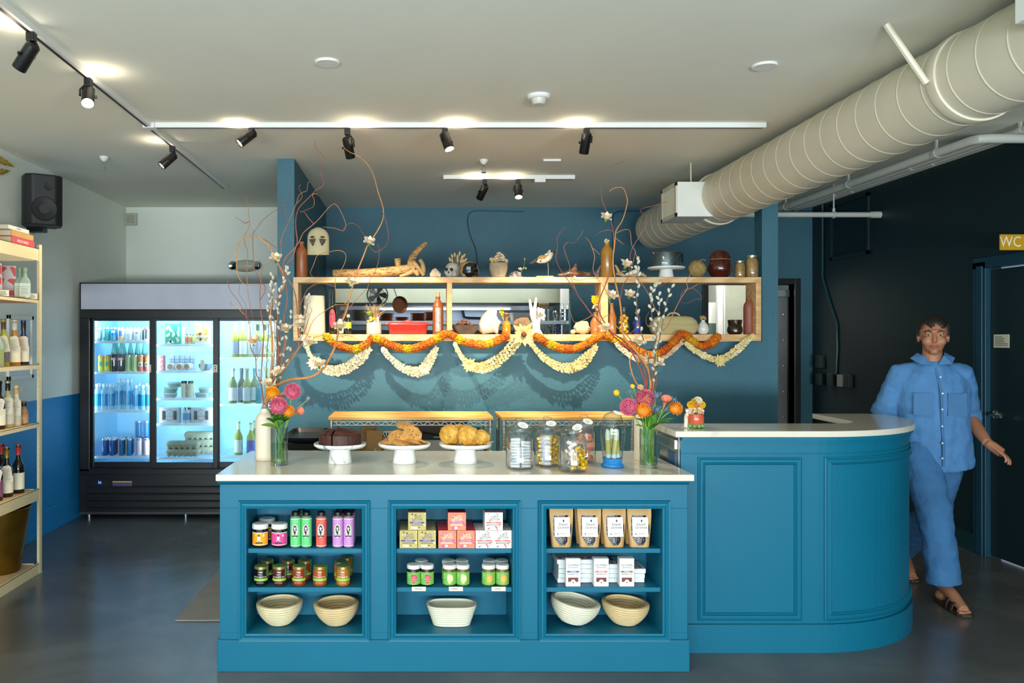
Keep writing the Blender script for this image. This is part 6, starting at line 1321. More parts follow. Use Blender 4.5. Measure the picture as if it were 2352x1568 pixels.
t = thing('blue_bottle', 'cobalt blue bottle topped with a yellow ball', 'bottle', (X(1464, YI), YI, ZM)); MB().lathe(bprof(.031, .15, .015, .62), 26).build('bottle_body', mat('cobalt_glass', '#20307f', .1, var=.2, coat=.6), t); MB().ell((0, 0, .162), (.017, .017, .014), 14, 9).build('yellow_ball', MATS['billy_yellow'], t)
M_TANG = mat('sage_tan_glaze', '#b9ac7c', .4, var=.06); t = thing('casserole_dish', 'long tan lidded baking dish in the last shelf bay', 'dish', (X(1547, YI), YI, ZM)); MB().loft([rring(.150, .05, 0, .5), rring(.168, .06, .02, .5), rring(.178, .066, .05, .5), rring(.192, .072, .058, .5), rring(.192, .072, .064, .5)]).build('dish_body', M_TANG, t, sharp=60); MB().loft([rring(.192, .072, .0645, .5), rring(.18, .066, .07, .5), rring(.168, .06, .1, .5), rring(.14, .046, .128, .5), rring(.1, .03, .137, .5)]).build('lid', M_TANG, t, sharp=70); MB().tube(smooth([(-.05, 0, .128), (-.035, 0, .152), (0, 0, .162), (.035, 0, .152), (.05, 0, .128)], 4), .007, 10).build('handle', M_TANG, t)
t = thing('bud_vase', 'small white bud vase with a dried tan flower', 'vase', (X(1615, YI), YI, ZM)); MB().lathe([(0, 0), (.028, 0), (.041, .02), (.044, .042), (.036, .07), (.02, .09), (.014, .098), (.015, .106), (0, .104)], 28).build('vase_body', mat('white_glaze', '#dcdad4', .25, coat=.3), t)
for k in range(7): MB().ell((.016*math.cos(k*.9), .012*math.sin(k*.9), .12+.008*(k % 2)), (.011, .011, .013), 9, 7, amp=.3, fr=4, seed=k).build('dried_petal', mat('tan_petal', '#b08a5a', .8, var=.2), t)
t = thing('brown_jug', 'dark brown glazed jug at the end of the last shelf bay', 'jug', (X(1688, YI), YI, ZM)); MB().lathe([(0, 0), (.04, 0), (.053, .012), (.057, .035), (.052, .055), (.046, .066), (.049, .08), (.052, .108), (.049, .109), (.046, .085), (0, .08)], 30).build('jug_body', mat('treacle_glaze', '#2e1d10', .12, var=.2, coat=.5), t)
tag(MB().lathe(bprof(.039, .272, .014, .74), 26).build('stoneware_bottle', M_TERRAD, loc=(X(1720, YI), YI, ZM)), 'brick-red stoneware bottle against the end post', 'bottle')
# ------------------------------------------------------------------ garlands on the shelf front
M_MG = [mat('marigold_orange', '#ec8413', .75, var=.2, vs=60), mat('marigold_deep', '#de6a0d', .75, var=.2, vs=60), mat('marigold_yellow', '#f6b810', .75, var=.2, vs=60)]
POM = []
for k in range(3):
    q = MB(); r8 = random.Random(k)
    for i in range(64):
        z = 1-2*(i+.5)/64; a = i*2.39996; s_ = math.sqrt(1-z*z); nrm = Vector((s_*math.cos(a), s_*math.sin(a), z)); u = nrm.orthogonal().normalized(); w = nrm.cross(u); rr = .022*r8.uniform(.86, 1.16); c = nrm*rr; ww = .0072
        q.add([c*.6, c-u*ww, c-w*ww+nrm*.002, c+u*ww, c+w*ww+nrm*.002], [(1, 2, 3, 4), (0, 2, 1), (0, 3, 2), (0, 4, 3), (0, 1, 4)], 0, True)
    q.ell((0, 0, 0), .0175, 10, 7); o = q.build('marigold_bloom', M_MG[k], sharp=180); POM.append(o.data); bpy.data.objects.remove(o)
def swag(pts, Y, step):
    s = smooth([P(a, c, Y) for a, c in pts], 14); o = [s[0]]; acc = 0
    for a, c in zip(s, s[1:]):
        acc += (c-a).length
        if acc >= step: o.append(c); acc = 0
    return o
def marigold(label, pts, Y, pat):
    t = thing('marigold_garland', label, 'garland', (0, 0, 0)); s = swag(pts, Y, .0265)
    MB().tube(s, .0015, 5).build('string', mat('garland_string', '#8d7a4a', .8), t)
    for i, p in enumerate(s):
        o = bpy.data.objects.new('marigold_bloom', POM[int(pat[(i//2) % len(pat)])]); COL.objects.link(o); o.parent = t; o.location = p+Vector((0, RND.uniform(-.006, .002), 0)); o.rotation_euler = (RND.uniform(0, 6), RND.uniform(0, 6), 0); f = RND.uniform(1.12, 1.38); o.scale = (f, f, f)
YGA = 5.885
marigold('orange marigold garland on the shelf front, from the paper roll to the divider and on', [(751, 774), (762, 785), (778, 794), (800, 800), (822, 800), (842, 790), (855, 778), (870, 780), (890, 789), (915, 798), (938, 801), (960, 798), (985, 788), (1005, 777), (1020, 768), (1036, 768), (1048, 776), (1065, 784), (1090, 790), (1115, 791), (1140, 783), (1163, 772)], YGA, '20102012010')
marigold('orange marigold garland between the peace-sign hand and the second divider', [(1233, 772), (1250, 783), (1272, 794), (1300, 801), (1325, 799), (1350, 787), (1375, 773), (1392, 769)], YGA, '01201000')
marigold('orange marigold garland at the bar end, crossed by willow branches', [(1396, 771), (1410, 778), (1432, 786), (1455, 800), (1480, 812), (1505, 815), (1528, 803), (1550, 783), (1562, 769), (1576, 769), (1590, 784), (1612, 795), (1632, 789), (1648, 774)], YGA, '02010021101')
M_PET = [mat('ivory_petal', '#ded0ab', .7, var=.12, vs=30), mat('pale_gold_petal', '#d6bf7c', .7, var=.15, vs=30)]
def petals(label, pts, m, rose=(), n=2, Y=5.878):
    t = thing('petal_garland', label, 'garland', (0, 0, 0)); r9 = random.Random(len(label))
    for k in range(n):
        off = (k-(n-1)/2)*7.5; s = swag([(a+(off*.55 if i not in (0, len(pts)-1) else 0), c+(off if i not in (0, len(pts)-1) else off*.3)) for i, (a, c) in enumerate(pts)], Y-.006*k, .0185); q = MB()
        for i in range(len(s)-1):
            tn = (s[i+1]-s[i]).normalized(); up = tn.cross(Vector((0, 1, 0))).normalized()
            for sd in (-1, 1):
                d = (tn*.85+up*sd*r9.uniform(.2, .6)+Vector((0, -r9.uniform(.1, .5), 0))).normalized(); w_ = d.cross(Vector((0, 1, 0))).normalized()*.0098; L = r9.uniform(.029, .040); a = s[i]
                q.add([a, a+d*L*.5-w_+Vector((0, -.003, 0)), a+d*L, a+d*L*.5+w_+Vector((0, -.003, 0)), a+d*L*.5+Vector((0, .004, 0))], [(0, 1, 4), (1, 2, 4), (2, 3, 4), (3, 0, 4)], r9.random() > .7, True)
        q.tube(s, .0022, 5); o = q.build('petal_strand', [m, M_PET[0]], t, sharp=180)
    for px, py, r in rose:
        q = MB(); c = P(px, py, Y-.03)
        for i in range(11):
            a = 2*PI*i/11+.3; d = Vector((math.cos(a), -.25, math.sin(a))).normalized(); s_ = Vector((-math.sin(a), 0, math.cos(a)))*r*.3; q.add([c, c+d*r*.6-s_, c+d*r*(1.05+.2*(i % 2)), c+d*r*.6+s_, c+d*r*.55+Vector((0, -.01, 0))], [(0, 1, 4), (1, 2, 4), (2, 3, 4), (3, 0, 4)], 0, True)
        q.build('petal_rosette', m, t, sharp=180)
    return t
petals('ivory petal garland hanging lowest by the paper roll', [(697, 769), (704, 795), (718, 824), (742, 845), (770, 851), (800, 843), (828, 822), (850, 801)], M_PET[0], [(722, 833, .05)], 3)
petals('ivory petal garland below the red terrine dish', [(877, 798), (895, 820), (920, 842), (950, 853), (972, 849), (988, 826), (1004, 797)], M_PET[0], [(975, 846, .045)], 3)
petals('pale gold petal garland rising to the big dried rosette', [(1043, 786), (1056, 812), (1075, 836), (1100, 845), (1130, 836), (1160, 813), (1185, 785), (1199, 768)], M_PET[1], [(1078, 838, .05)], 3)
t = petals('pale gold petal garland falling from the peace-sign hand', [(1208, 772), (1225, 795), (1250, 822), (1285, 842), (1320, 842), (1348, 820), (1370, 795)], M_PET[1], [(1326, 838, .04)], 3)
petals('blush petal garland behind the willow stems', [(1410, 782), (1430, 803), (1455, 820), (1490, 826), (1520, 818), (1546, 800), (1566, 786)], mat('blush_petal', '#d2a98c', .7, var=.15), (), 2)
petals('pale gold petal garland ending at the shelf corner', [(1572, 786), (1592, 803), (1620, 818), (1650, 826), (1680, 812), (1706, 790), (1731, 767)], M_PET[1], [(1653, 828, .045)], 2)
t = thing('dried_rosette', 'big pale dried flower with a brown heart pinned to the shelf front', 'dried flower', (0, 0, 0)); c = P(1202, 768, 5.865); q = MB()
for i in range(13):
    a = 2*PI*i/13; d = Vector((math.cos(a), -.35, math.sin(a))).normalized(); s_ = Vector((-math.sin(a), 0, math.cos(a)))*.021; L = .075+.02*(i % 3); q.add([c, c+d*L*.55-s_, c+d*L, c+d*L*.55+s_, c+d*L*.5+Vector((0, -.014, 0))], [(0, 1, 4), (1, 2, 4), (2, 3, 4), (3, 0, 4)], 0, True)
q.build('husk_petal', M_PET[1], t, sharp=180); MB().ell(c+Vector((0, -.03, 0)), (.02, .014, .02), 14, 9, amp=.3, fr=8).build('brown_heart', mat('heart_brown', '#6b3a1a', .8), t)

# ------------------------------------------------------------------ figurine planter on the bar
yf_ = 4.10; t = thing('figurine_planter', 'glazed strawberry planter with a small standing figure and yellow flowers, on the bar', 'planter', (X(1592, yf_), yf_, BTT)); M_PORC = mat('porcelain', '#e6e0d0', .2, var=.03, coat=.4)
MB().lathe([(0, 0), (.03, 0), (.041, .02), (.043, .05), (.038, .068), (.034, .068), (.036, .05), (0, .03)], 26, c=(.008, -.012, .004)).build('strawberry_cup', mat('strawberry_red', '#c9573a', .2, coat=.4), t)
q = MB()
for i in range(9): a = 2*PI*i/9; q.ell((.008+.034*math.cos(a), -.012+.034*math.sin(a), .012), (.012, .012, .014), 9, 6)
q.build('leaf_collar', mat('glaze_green', '#5f9150', .25), t); MB().box((-.012, .02, 0), (.052, .04, .12)).ell((.02, .03, .12), (.032, .0101, .02), 16, 8).box((-.05, -.03, 0), (.05, .04, .004)).build('back_plate', M_PORC, t, bevel=.004)
q = MB(); q.tube([(-.038, -.005, .004), (-.037, -.005, .03), (-.036, -.007, .05), (-.034, -.009, .068), (-.034, -.01, .076)], [.012, .011, .013, .012, .006], 12); q.ell((-.034, -.012, .087), (.0105, .0105, .0115), 14, 9); q.tube([(-.04, -.012, .066), (-.048, -.022, .054), (-.038, -.03, .05)], [.005, .0045, .004], 8); q.tube([(-.026, -.012, .066), (-.018, -.024, .058), (-.014, -.028, .062)], [.005, .0045, .004], 8); q.build('figure', M_PORC, t); MB().ell((-.034, -.009, .092), (.0115, .011, .009), 12, 8).build('figure_hair', mat('figure_hair', '#a5612e', .3), t); MB().tube([(-.046, -.013, .07), (-.036, -.021, .058), (-.026, -.018, .05)], .003, 6).build('figure_sash', mat('sash_yellow', '#c9b04a', .3), t)
tf = thing('posy', 'small posy of yellow and cream ranunculus in the strawberry planter', 'flowers', (X(1592, yf_), yf_, BTT))
for k, (x, z, m, r) in enumerate(((-.018, .118, 'bloom_yellow', .019), (.008, .122, 'bloom_orange', .022), (.036, .118, 'bloom_yellow', .02), (.018, .138, 'cream_bloom', .022), (-.002, .137, 'bloom_yellow', .014))):
    m_ = MATS.get(m) or mat(m, {'bloom_orange': '#d98324', 'cream_bloom': '#e8dcb8'}[m], .6, var=.15); MB().tube([(.008, -.01, .05), (x, -.02, z)], .0014, 5).build('stem', M_STEM, tf); bloom_ball(tf, Vector((x, -.02, z)), r, m_, d=(x*6, -.7, .5), pet=40, flat=.7, pw=.006)
for k in range(5): blossom(tf, Vector((.008+.022*math.cos(k*1.26), -.02, .084+.008*math.sin(k*1.26))), .019, (math.cos(k*1.26)*.6, -.7, .4), k)

# ------------------------------------------------------------------ wire racks and goods behind the counter
def wire_rack(label, x0, x1, tops):
    t = thing('wire_rack', label, 'shelf rack', (0, 0, 0)); ya, yb = 5.39, 5.83; zt = 1.004; M = mat('zinc_wire', '#eceae2', .35, .1)
    for px_ in (x0+.022, x1-.022):
        for yy in (ya+.02, yb-.02):
            q = MB().cyl(.0127, 0, zt+.004, 14, c=(px_, yy, 0)); k = .05
            while k < zt-.03: q.torus(.0127, .0012, (px_, yy, k), 14, 5); k += .025
            q.cyl(.017, zt-.034, zt+.003, 14, c=(px_, yy, 0)); q.build('post', mat('post_zinc', '#a3a39b', .35, .5), t)
    for zz in ((zt-.003, zt-.030), (.70, .673)):
        q = MB()
        for yy in (ya+.012, yb-.012):
            q.tube([(x0+.03, yy, zz[0]-.003), (x1-.03, yy, zz[0]-.003)], .0032, 6).tube([(x0+.03, yy, zz[1]), (x1-.03, yy, zz[1])], .0032, 6); n = int((x1-x0-.09)/.028); pts = [(x0+.045+(x1-x0-.09)*i/n, yy, zz[i % 2]-(.003 if i % 2 == 0 else 0)) for i in range(n+1)]; q.tube(pts, .0034, 5, sm=False)
        n = 22
        for i in range(n): xx = x0+.04+(x1-x0-.08)*i/(n-1); q.tube([(xx, ya+.012, zz[0]), (xx, yb-.012, zz[0])], .0018, 4)
        q.build('wire_shelf', M, t)
    tag(MB().box((x0+.002, ya, zt+.0045), (x1-.002, yb, zt+.026)).build('board', M_BUTCHER, bevel=.002), tops, 'wooden board')
wire_rack('chrome wire rack behind the cake stands', X(753, 5.39), X(1134, 5.39), 'long butcher-block board on the rack behind the cake stands'); wire_rack('chrome wire rack behind the candy jars', X(1151, 5.39), X(1462, 5.39), 'butcher-block board on the rack behind the candy jars')
ZR_ = .7045
def onrack(name, label, cat, px, z0=ZR_, y=5.6): return thing(name, label, cat, (X(px, y), y, z0))
M_KB = mat('kraft_bag', '#a97f48', .6, var=.12, bump=.2, bs=50)
for px, y, h, rz, lb in ((846, 5.58, .245, .2, 'taller kraft paper bag behind the chocolate cake'), (862, 5.5, .225, -.15, 'kraft paper bag with a clear window in front of the taller one')):
    t = onrack('kraft_bag', lb, 'paper bag', px, y=y); t.rotation_euler.z = rz; q = MB(); q.loft([[(w*sx, d*sy-.01, h*f_) for sx, sy in ((-1, -1), (-.3, -1.1), (.3, -1.1), (1, -1), (1, 1), (-1, 1))] for f_, w, d in ((0, .05, .032), (.4, .055, .036), (.8, .056, .02), (1, .058, .004))], 0, False); q.build('bag_body', M_KB, t, bevel=.002); MB().decal(D2().oval(0, h*.3, .013, .04, 0, 1), (.01, -.049, 0), e=.002).build('bag_window', mat('bag_window', '#b9b3a0', .2), t)
t = onrack('clear_bag', 'crinkled clear plastic bag leaning behind the cake', 'plastic bag', 806, y=5.52); MB().ell((0, 0, .125), (.07, .03, .09), 18, 12, amp=.35, fr=3).build('bag_film', mat('film_grey', '#8d8371', .25, var=.25, bump=.5, bs=30), t)
t = onrack('coffee_pouch', 'white pouch with a black sunburst print behind the cookies', 'pouch', 893, y=5.50); t.rotation_euler.z = .08; w, h = .064, .222; MB().box((-w, -.02, 0), (w, .02, h)).build('pouch_body', mat('pouch_white', '#c9c9c4', .4), t, bevel=.008)
d = D2(); n = 26; cz = .13
for i in range(n):
    a = 2*PI*i/n; a0, a1 = a-.06, a+.06
    def edge(an): c, s_ = math.cos(an), math.sin(an); k = min(.056/max(1e-6, abs(c)), (.08 if s_ > 0 else .095)/max(1e-6, abs(s_))); return (k*c, cz+k*s_)
    if math.sin(a) > -.75: d.poly([(.02*math.cos(a), cz+.02*math.sin(a)), edge(a0), edge(a1)], 0, 1)
d.oval(0, cz, .021, .024, 1, 2); d.oval(0, cz+.004, .013, .017, 0, 3); d.oval(0, cz, .007, .01, 1, 4); d.poly([(-.016, cz-.022), (.016, cz-.022), (.009, cz-.008), (-.009, cz-.008)], 1, 4); d.rect(-.026, cz-.034, .026, cz-.026, 0, 4); d.lines(-.04, .04, [.03, .02, .01], .004, 0, 2)
MB().decal(d, (0, -.0205, 0), e=.0005).build('pouch_print', [M_INK, M_WHT], t)
t = onrack('grey_carton', 'pale grey carton with small lettering between the cookies and the scones', 'carton', 993, y=5.56); MB().box((-.16, -.1, 0), (.12, .12, .158)).build('carton_box', mat('carton_grey', '#a8a6a2', .6, var=.03), t, bevel=.002); MB().decal(D2().text('Continental', -.09, .112, .026, 0, 1), (0, -.1, 0), e=.0008).build('carton_lettering', mat('grey_ink', '#4a4a4c'), t)
t = onrack('carton_tray', 'open tan carton behind the grey carton on the rack', 'carton', 985, y=5.74); MB().box((-.13, -.05, 0), (.11, .05, .262)).build('carton_box', mat('carton_tan', '#6d5e49', .7, var=.08), t, bevel=.002)
t = onrack('label_printer', 'black wedge-shaped printer lying on the grey carton', 'printer', 1002, ZR_+.1588, 5.56); MB().prism([(-.1, 0), (.09, 0), (.09, .012), (-.1, .045)], -.06, .05, M=RX(PI/2)).build('printer_body', M_BLACK, t, bevel=.004); MB().decal(D2().rect(-.02, .012, .05, .02), (0, -.0505, 0)).build('printer_label', mat('grey_plate', '#9b9c94'), t)
t = onrack('appliance_carton', 'blue carton printed with a black appliance behind the scones', 'carton', 1065, y=5.6); MB().box((-.125, -.09, 0), (.125, .1, .222)).build('carton_box', mat('carton_blue', '#5f7fa6', .5, var=.1, vs=6), t, bevel=.002); MB().decal(D2().oval(.03, .15, .056, .06, 0, 1).rect(-.03, .08, .09, .15, 0, 1).rect(-.005, .165, .065, .172, 1, 2), (0, -.0905, 0), e=.0006).build('carton_print', [mat('print_dark', '#15181c', .4), mat('print_steel', '#7c8790', .4)], t)
t = onrack('black_bin', 'black bin on the rack beside the blue carton', 'bin', 1012, y=5.77); MB().box((-.06, -.03, 0), (.2, .04, .265)).build('bin_body', mat('bin_navy', '#10222e', .5), t, bevel=.004)
tt = thing('prep_table', 'low steel prep table behind the counter by the wing wall', 'table', (0, 0, 0)); MB().box((-.86, 5.05, .83), (-.585, 5.75, .85)).build('tabletop', M_STEEL, tt, bevel=.003)
for xx in (-.84, -.61):
    for yy in (5.08, 5.72): MB().cyl(.014, 0, .83, 12, c=(xx, yy, 0)).build('leg', M_STEEL, tt)
for z, s, lb in ((.851, 1, 'black oven tray on the prep table by the wing wall'), (.889, .96, 'upper black oven tray with a raised rim on the prep table')):
    t = thing('oven_tray', lb, 'tray', (-.72, 5.4, z)); MB().loft([rring(.12*s, .28, 0, .25), rring(.132*s, .30, .034, .25), rring(.135*s, .303, .035, .25), rring(.124*s, .285, .006, .25)], cap=True).build('tray_body', mat('tray_black', '#17181b', .35, var=.2), t, sharp=40)

# ------------------------------------------------------------------ kitchen behind the pass-through
t = thing('kitchen_hood', 'long stainless exhaust hood seen through the pass-through', 'hood', (0, 0, 0)); hx0, hx1, hy = X(770, 9.2), X(1292, 9.2), 9.2; hz = Z(695.5, hy)
MB().box((hx0, hy, hz), (hx1, hy+.02, 2.75)).build('hood_front', mat('hood_steel', '#b3b39c', .38, .75, var=.06, vs=3), t, bevel=.003); MB().prism([(hy+.02, hz), (hy+1.3, hz-.02), (hy+1.3, 2.75), (hy+.02, 2.75)], hx0, hx1, M=Matrix(((0, 0, 1, 0), (1, 0, 0, 0), (0, 1, 0, 0), (0, 0, 0, 1)))).build('hood_canopy', mat('hood_dark', '#55585a', .4, .6), t); MB().box((hx0, hy+.62, hz-.06), (hx1, hy+.66, hz)).build('hood_baffle', M_STEEL, t)
MB().box((hx0, hy+1.3, 1.0), (hx1, hy+1.33, hz+.1)).build('splash_panel', mat('splash_steel', '#8f9cab', .35, .8, var=.1, vs=4, stretch=(1, 1, 6)), t)
t = thing('pass_shelf', 'stainless over-shelf above the kitchen pass', 'shelf', (0, 0, 0)); pz = 1.755; MB().box((wx0+.02, 8.36, pz-.045), (wx1-.02, 8.74, pz)).build('shelf_top', M_STEEL, t, bevel=.004)
for xx in (wx0+.08, .35, wx1-.08): MB().box((xx-.015, 8.55, 0), (xx+.015, 8.58, pz-.045)).build('upright', M_STEEL, t)
MB().box((wx0+.02, 8.34, 1.0), (wx1-.02, 8.74, 1.155)).box((wx0+.02, 8.72, 1.155), (wx1-.02, 8.74, 1.66)).build('counter_back', mat('pass_grey', '#9fa29a', .5, var=.05), t)
pz += .0008; KY = 8.52
def plates(label, cat, px, r, n, h, m, y=KY):
    t = thing('plate_pile', label, cat, (X(px, y), y, pz)); 
    for k in range(n): MB().lathe([(0, 0), (r*.6, 0), (r, h*.75), (r, h*.9), (r*.9, h*.85), (0, h*.4)], 26, c=(0, 0, k*h)).build('plate', m, t)
M_PLG = mat('grey_plate_glaze', '#a4a08c', .4, var=.05); M_PLT = mat('terracotta_plate', '#b0684a', .5, var=.08)
plates('pile of grey plates on the pass shelf', 'plates', 826, .082, 8, .015, M_PLG); plates('pile of terracotta plates beside the grass pot', 'plates', 888, .082, 7, .0118, M_PLT); plates('low pile of terracotta plates behind the red terrine dish', 'plates', 923, .082, 4, .0118, M_PLT, 8.66); plates('pile of terracotta plates behind the lid handle of the red terrine', 'plates', 961, .09, 7, .0118, M_PLT); plates('tall pile of terracotta plates behind the brown corked bottle', 'plates', 992, .09, 8, .0124, M_PLT, 8.64)
t = thing('food_tub', 'white lidded tub on the pass shelf behind the brown rock', 'tub', (X(1194, KY), KY, pz)); MB().loft([rring(.09, .1, 0, .3), rring(.1, .11, .075, .3)]).build('tub_body', M_WHITE, t, sharp=50); MB().loft([rring(.104, .114, .0755, .3), rring(.104, .114, .084, .3)]).build('lid', M_WHITE, t, sharp=50)
for px, lb in ((1249, 'steel canister with wooden spoons beside the peace-sign hand'), (1298, 'steel canister of whisks at the end of the pass shelf')):
    t = thing('utensil_canister', lb, 'canister', (X(px, KY), KY, pz)); MB().lathe([(0, 0), (.052, 0), (.055, .004), (.055, .125), (.051, .125), (.05, .01), (0, .01)], 28).torus(.055, .004, (0, 0, .09), 28, 6).torus(.055, .004, (0, 0, .05), 28, 6).build('canister_body', M_CHROME, t)
    for k in range(4):
        a = k*1.6+px; q = MB().tube([(.02*math.cos(a), .02*math.sin(a), .02), (.04*math.cos(a), .03*math.sin(a), .17)], .004, 6); (q.ell((.043*math.cos(a), .03*math.sin(a), .175), (.017, .006, .022), 10, 7) if px < 1260 else q.torus(.02, .0016, (0, 0, 0), 14, 5, M=T3(.043*math.cos(a), .03*math.sin(a), .178) @ RX(PI/2) @ RY(a))); q.build('utensil', mat('spoon_wood', '#a5824f', .6) if px < 1260 else M_CHROME, t)
t = thing('wire_whisk', 'tangle of steel wire whisks between the two canisters', 'whisk', (X(1275, KY), KY, pz)); q = MB()
for k in range(9): q.torus(.03, .0016, n=20, m=5, M=T3(0, 0, .06) @ RZ(k*.4) @ RX(PI/2) @ Matrix.Scale(1.6, 4, (0, 1, 0)))
q.lathe([(0, 0), (.03, 0), (.03, .006), (0, .006)], 16); q.build('whisk_wires', M_CHROME, t)
for k, (px, c1, c2) in enumerate(((1245, '#d7dde2', '#5d6d78'), (1262, '#c9d8df', '#2e3c4a'), (1272, '#e1e1df', '#33353b'), (1283, '#3f51a8', '#c9d3e6'), (1302, '#a9adb0', '#5b6066'))):
    y = 8.345; t = thing('order_card', ('white card with grey sketches', 'pale blue card with a dark sprig', 'white card with rows of black marks', 'deep blue card', 'grey card with pencil marks')[k]+' hanging under the pass shelf', 'card', (0, 0, 0)); w = .045 if k in (0, 4) else .026; x = X(px, y); z0, z1 = Z(769, y), Z(744, y); MB().box((x-w, y, z0-.05), (x+w, y+.003, z1)).build('card', mat('card_%d' % k, c1, .6), t); r_ = random.Random(k); d = D2()
    for i in range(9): d.oval(r_.uniform(-.8, .8)*w, r_.uniform(.06, z1-z0+.03), .007, .004+.004*(i % 2), 0, 1, 9, 1, .3, i)
    MB().decal(d, (x, y-.0005, z0-.05)).build('card_print', mat('cardink_%d' % k, c2, .6), t)
y = 9.15; t = thing('wall_fan', 'round black fan with a wire guard hanging before the hood', 'fan', (X(867, y), y, Z(677, y))); MB().torus(.118, .006, n=32, M=RX(PI/2)).torus(.08, .002, n=28, m=5, M=RX(PI/2)).lathe([(0, -.02), (.03, -.015), (.03, .02), (0, .02)], 18, M=RX(PI/2)).build('fan_guard', M_BLACK, t)
for k in range(5): MB().prism([(.02, -.012), (.10, -.045), (.112, .0), (.09, .03), (.03, .016)], -.002, .002, M=RX(PI/2) @ RZ(k*1.2566) @ RX(.3)).build('fan_blade', M_BLID, t)
MB().tube([(0, 0, .1), (0, 0, .75)], .008, 6).build('hanging_rod', M_BLID, t)
t = thing('hanging_pan', 'dark copper pan hanging in the kitchen beside the fan', 'pan', (X(916, y), y, Z(700, y))); MB().lathe([(0, 0), (.085, 0), (.1, .03), (.096, .03), (.08, .004), (0, .004)], 28, M=T3(0, -.0, 0) @ RX(PI/2) @ RY(.5)).build('pan_body', mat('old_copper', '#5f3a22', .35, .6, var=.2), t); MB().tube([(-.02, 0, .09), (-.06, 0, .2), (-.06, 0, .7)], .007, 6).build('handle', M_STEEL, t)
tag(MB().tube([P(1062, 704, 10.3), P(1062, 712, 10.3), P(1066, 728, 10.3), P(1075, 730, 10.3), P(1104, 731, 10.3)], .018, 8).build('gas_pipe', M_BLACK), 'black bent pipe on the kitchen splash panel', 'pipe')
tag(MB().box((X(1290, 8.9), 8.9, 0), (X(1313, 8.9), 9.0, 2.8)).build('kitchen_post', M_WHITE, bevel=.004), 'white post at the end of the kitchen hood', 'post')
# store room seen through the doorway
t = thing('storage_cabinet', 'tall cream cabinet inside the store doorway', 'cabinet', (0, 0, 0)); y = 9.7; ca, cb_ = X(1662, y), XR-.02; MB().box((ca, y, 0), (cb_, y+.5, 2.6)).build('cabinet_body', M_CREAM, t, bevel=.004)
for z0, z1 in ((.05, 1.3), (1.32, 2.55)): d_ = MB().box((ca+.02, y-.018, z0), (cb_-.02, y, z1)).build('cabinet_door', mat('cabinet_door_paint', '#b9bba6', .5), t, bevel=.004)
tag(MB().box((X(1649, 9.3), 9.3, 0), (X(1661, 9.3), 9.36, 2.85)).build('store_post', M_WHITE, bevel=.004), 'white post just inside the store doorway', 'post')
t = thing('store_shelf', 'dark shelf unit with pale boxes left of the white store post', 'shelf', (0, 0, 0)); y = 9.5; MB().box((2.95, y, 0), (X(1648, y), y+.3, 1.75)).build('shelf_body', mat('shelf_grey', '#5c6a60', .6), t, bevel=.004); MB().box((2.97, y+.02, 1.7505), (X(1646, y), y+.28, 2.0)).build('pale_box', M_CREAM, t, bevel=.004)
t = thing('steel_door', 'steel-clad swing door standing open in the corridor doorway', 'door', (0, 0, 0)); MB().box((X(1779, 8.42), 8.36, .015), (X(1806, 8.42), 8.44, 2.07)).build('door_leaf', mat('door_steel', '#8b8d8d', .4, .6), t, bevel=.003)
for k in range(7): MB().ell((X(1800, 8.36), 8.359, .2+.27*k), (.009, .004, .009), 9, 6).build('bolt', M_CHROME, t)
MB().box((X(1786, 8.30), 8.30, 2.0), (X(1817, 8.30), 8.358, 2.075)).build('closer_arm', M_STEEL, t, bevel=.004)
# floor mat
tag(MB().box((-1.31, 4.39, 0), (-.945, 5.85, .009)).build('floor_mat', mat('mat_grey', '#8f8c88', .9, var=.08, bump=.3, bs=200), bevel=.003), 'grey floor mat beside the counter end', 'mat')
# ------------------------------------------------------------------ drinks fridge
FYF = 6.93; fl, fr_ = X(183, FYF), X(662, FYF)
M_FB = mat('fridge_black', '#101114', .35, var=.1); M_FI = mat('fridge_liner', '#acd9f0', .5, var=.02); M_LED = emit('fridge_led', '#cfeaff', 5)
fg = thing('drinks_fridge', 'black three-door glass drinks fridge lit from inside', 'fridge', (0, 0, 0)); FB = 7.72
zi0, zi1 = Z(1068, 6.99), Z(731, 6.99); zh0, zh1 = Z(710, FYF), Z(649, FYF)
MB().box((fl, FYF+.02, .05), (fl+.05, FB, zh1)).box((fr_-.05, FYF+.02, .05), (fr_, FB, zh1)).box((fl+.05, FB-.05, .05), (fr_-.05, FB, zh1)).box((fl+.05, FYF+.02, zi1+.02), (fr_-.05, FB-.05, zh1)).box((fl+.05, FYF+.02, .05), (fr_-.05, FB-.05, zi0-.02)).build('cabinet', M_FB, fg, bevel=.004)
MB().box((fl+.05, FB-.055, zi0-.02), (fr_-.05, FB-.05, zi1+.02)).box((fl+.05, 7.04, zi0-.02), (fl+.055, FB-.055, zi1+.02)).box((fr_-.055, 7.04, zi0-.02), (fr_-.05, FB-.055, zi1+.02)).box((fl+.055, 7.04, zi0-.02), (fr_-.055, FB-.055, zi0-.015)).box((fl+.055, 7.04, zi1+.015), (fr_-.055, FB-.055, zi1+.02)).build('liner', M_FI, fg)
MB().box((fl+.008, FYF+.004, zh0), (fr_-.008, FYF+.02, zh1-.008)).build('header_panel', mat('header_panel', '#b9bccb', .3, var=.03), fg, bevel=.002); MB().box((fl, FYF, zh0-.006), (fr_, FYF+.02, zh0)).box((fl, FYF, zh1-.008), (fr_, FYF+.02, zh1)).box((fl, FYF, zh0), (fl+.008, FYF+.02, zh1)).box((fr_-.008, FYF, zh0), (fr_, FYF+.02, zh1)).build('header_trim', M_FB, fg)
dk0 = Z(1082, FYF); 
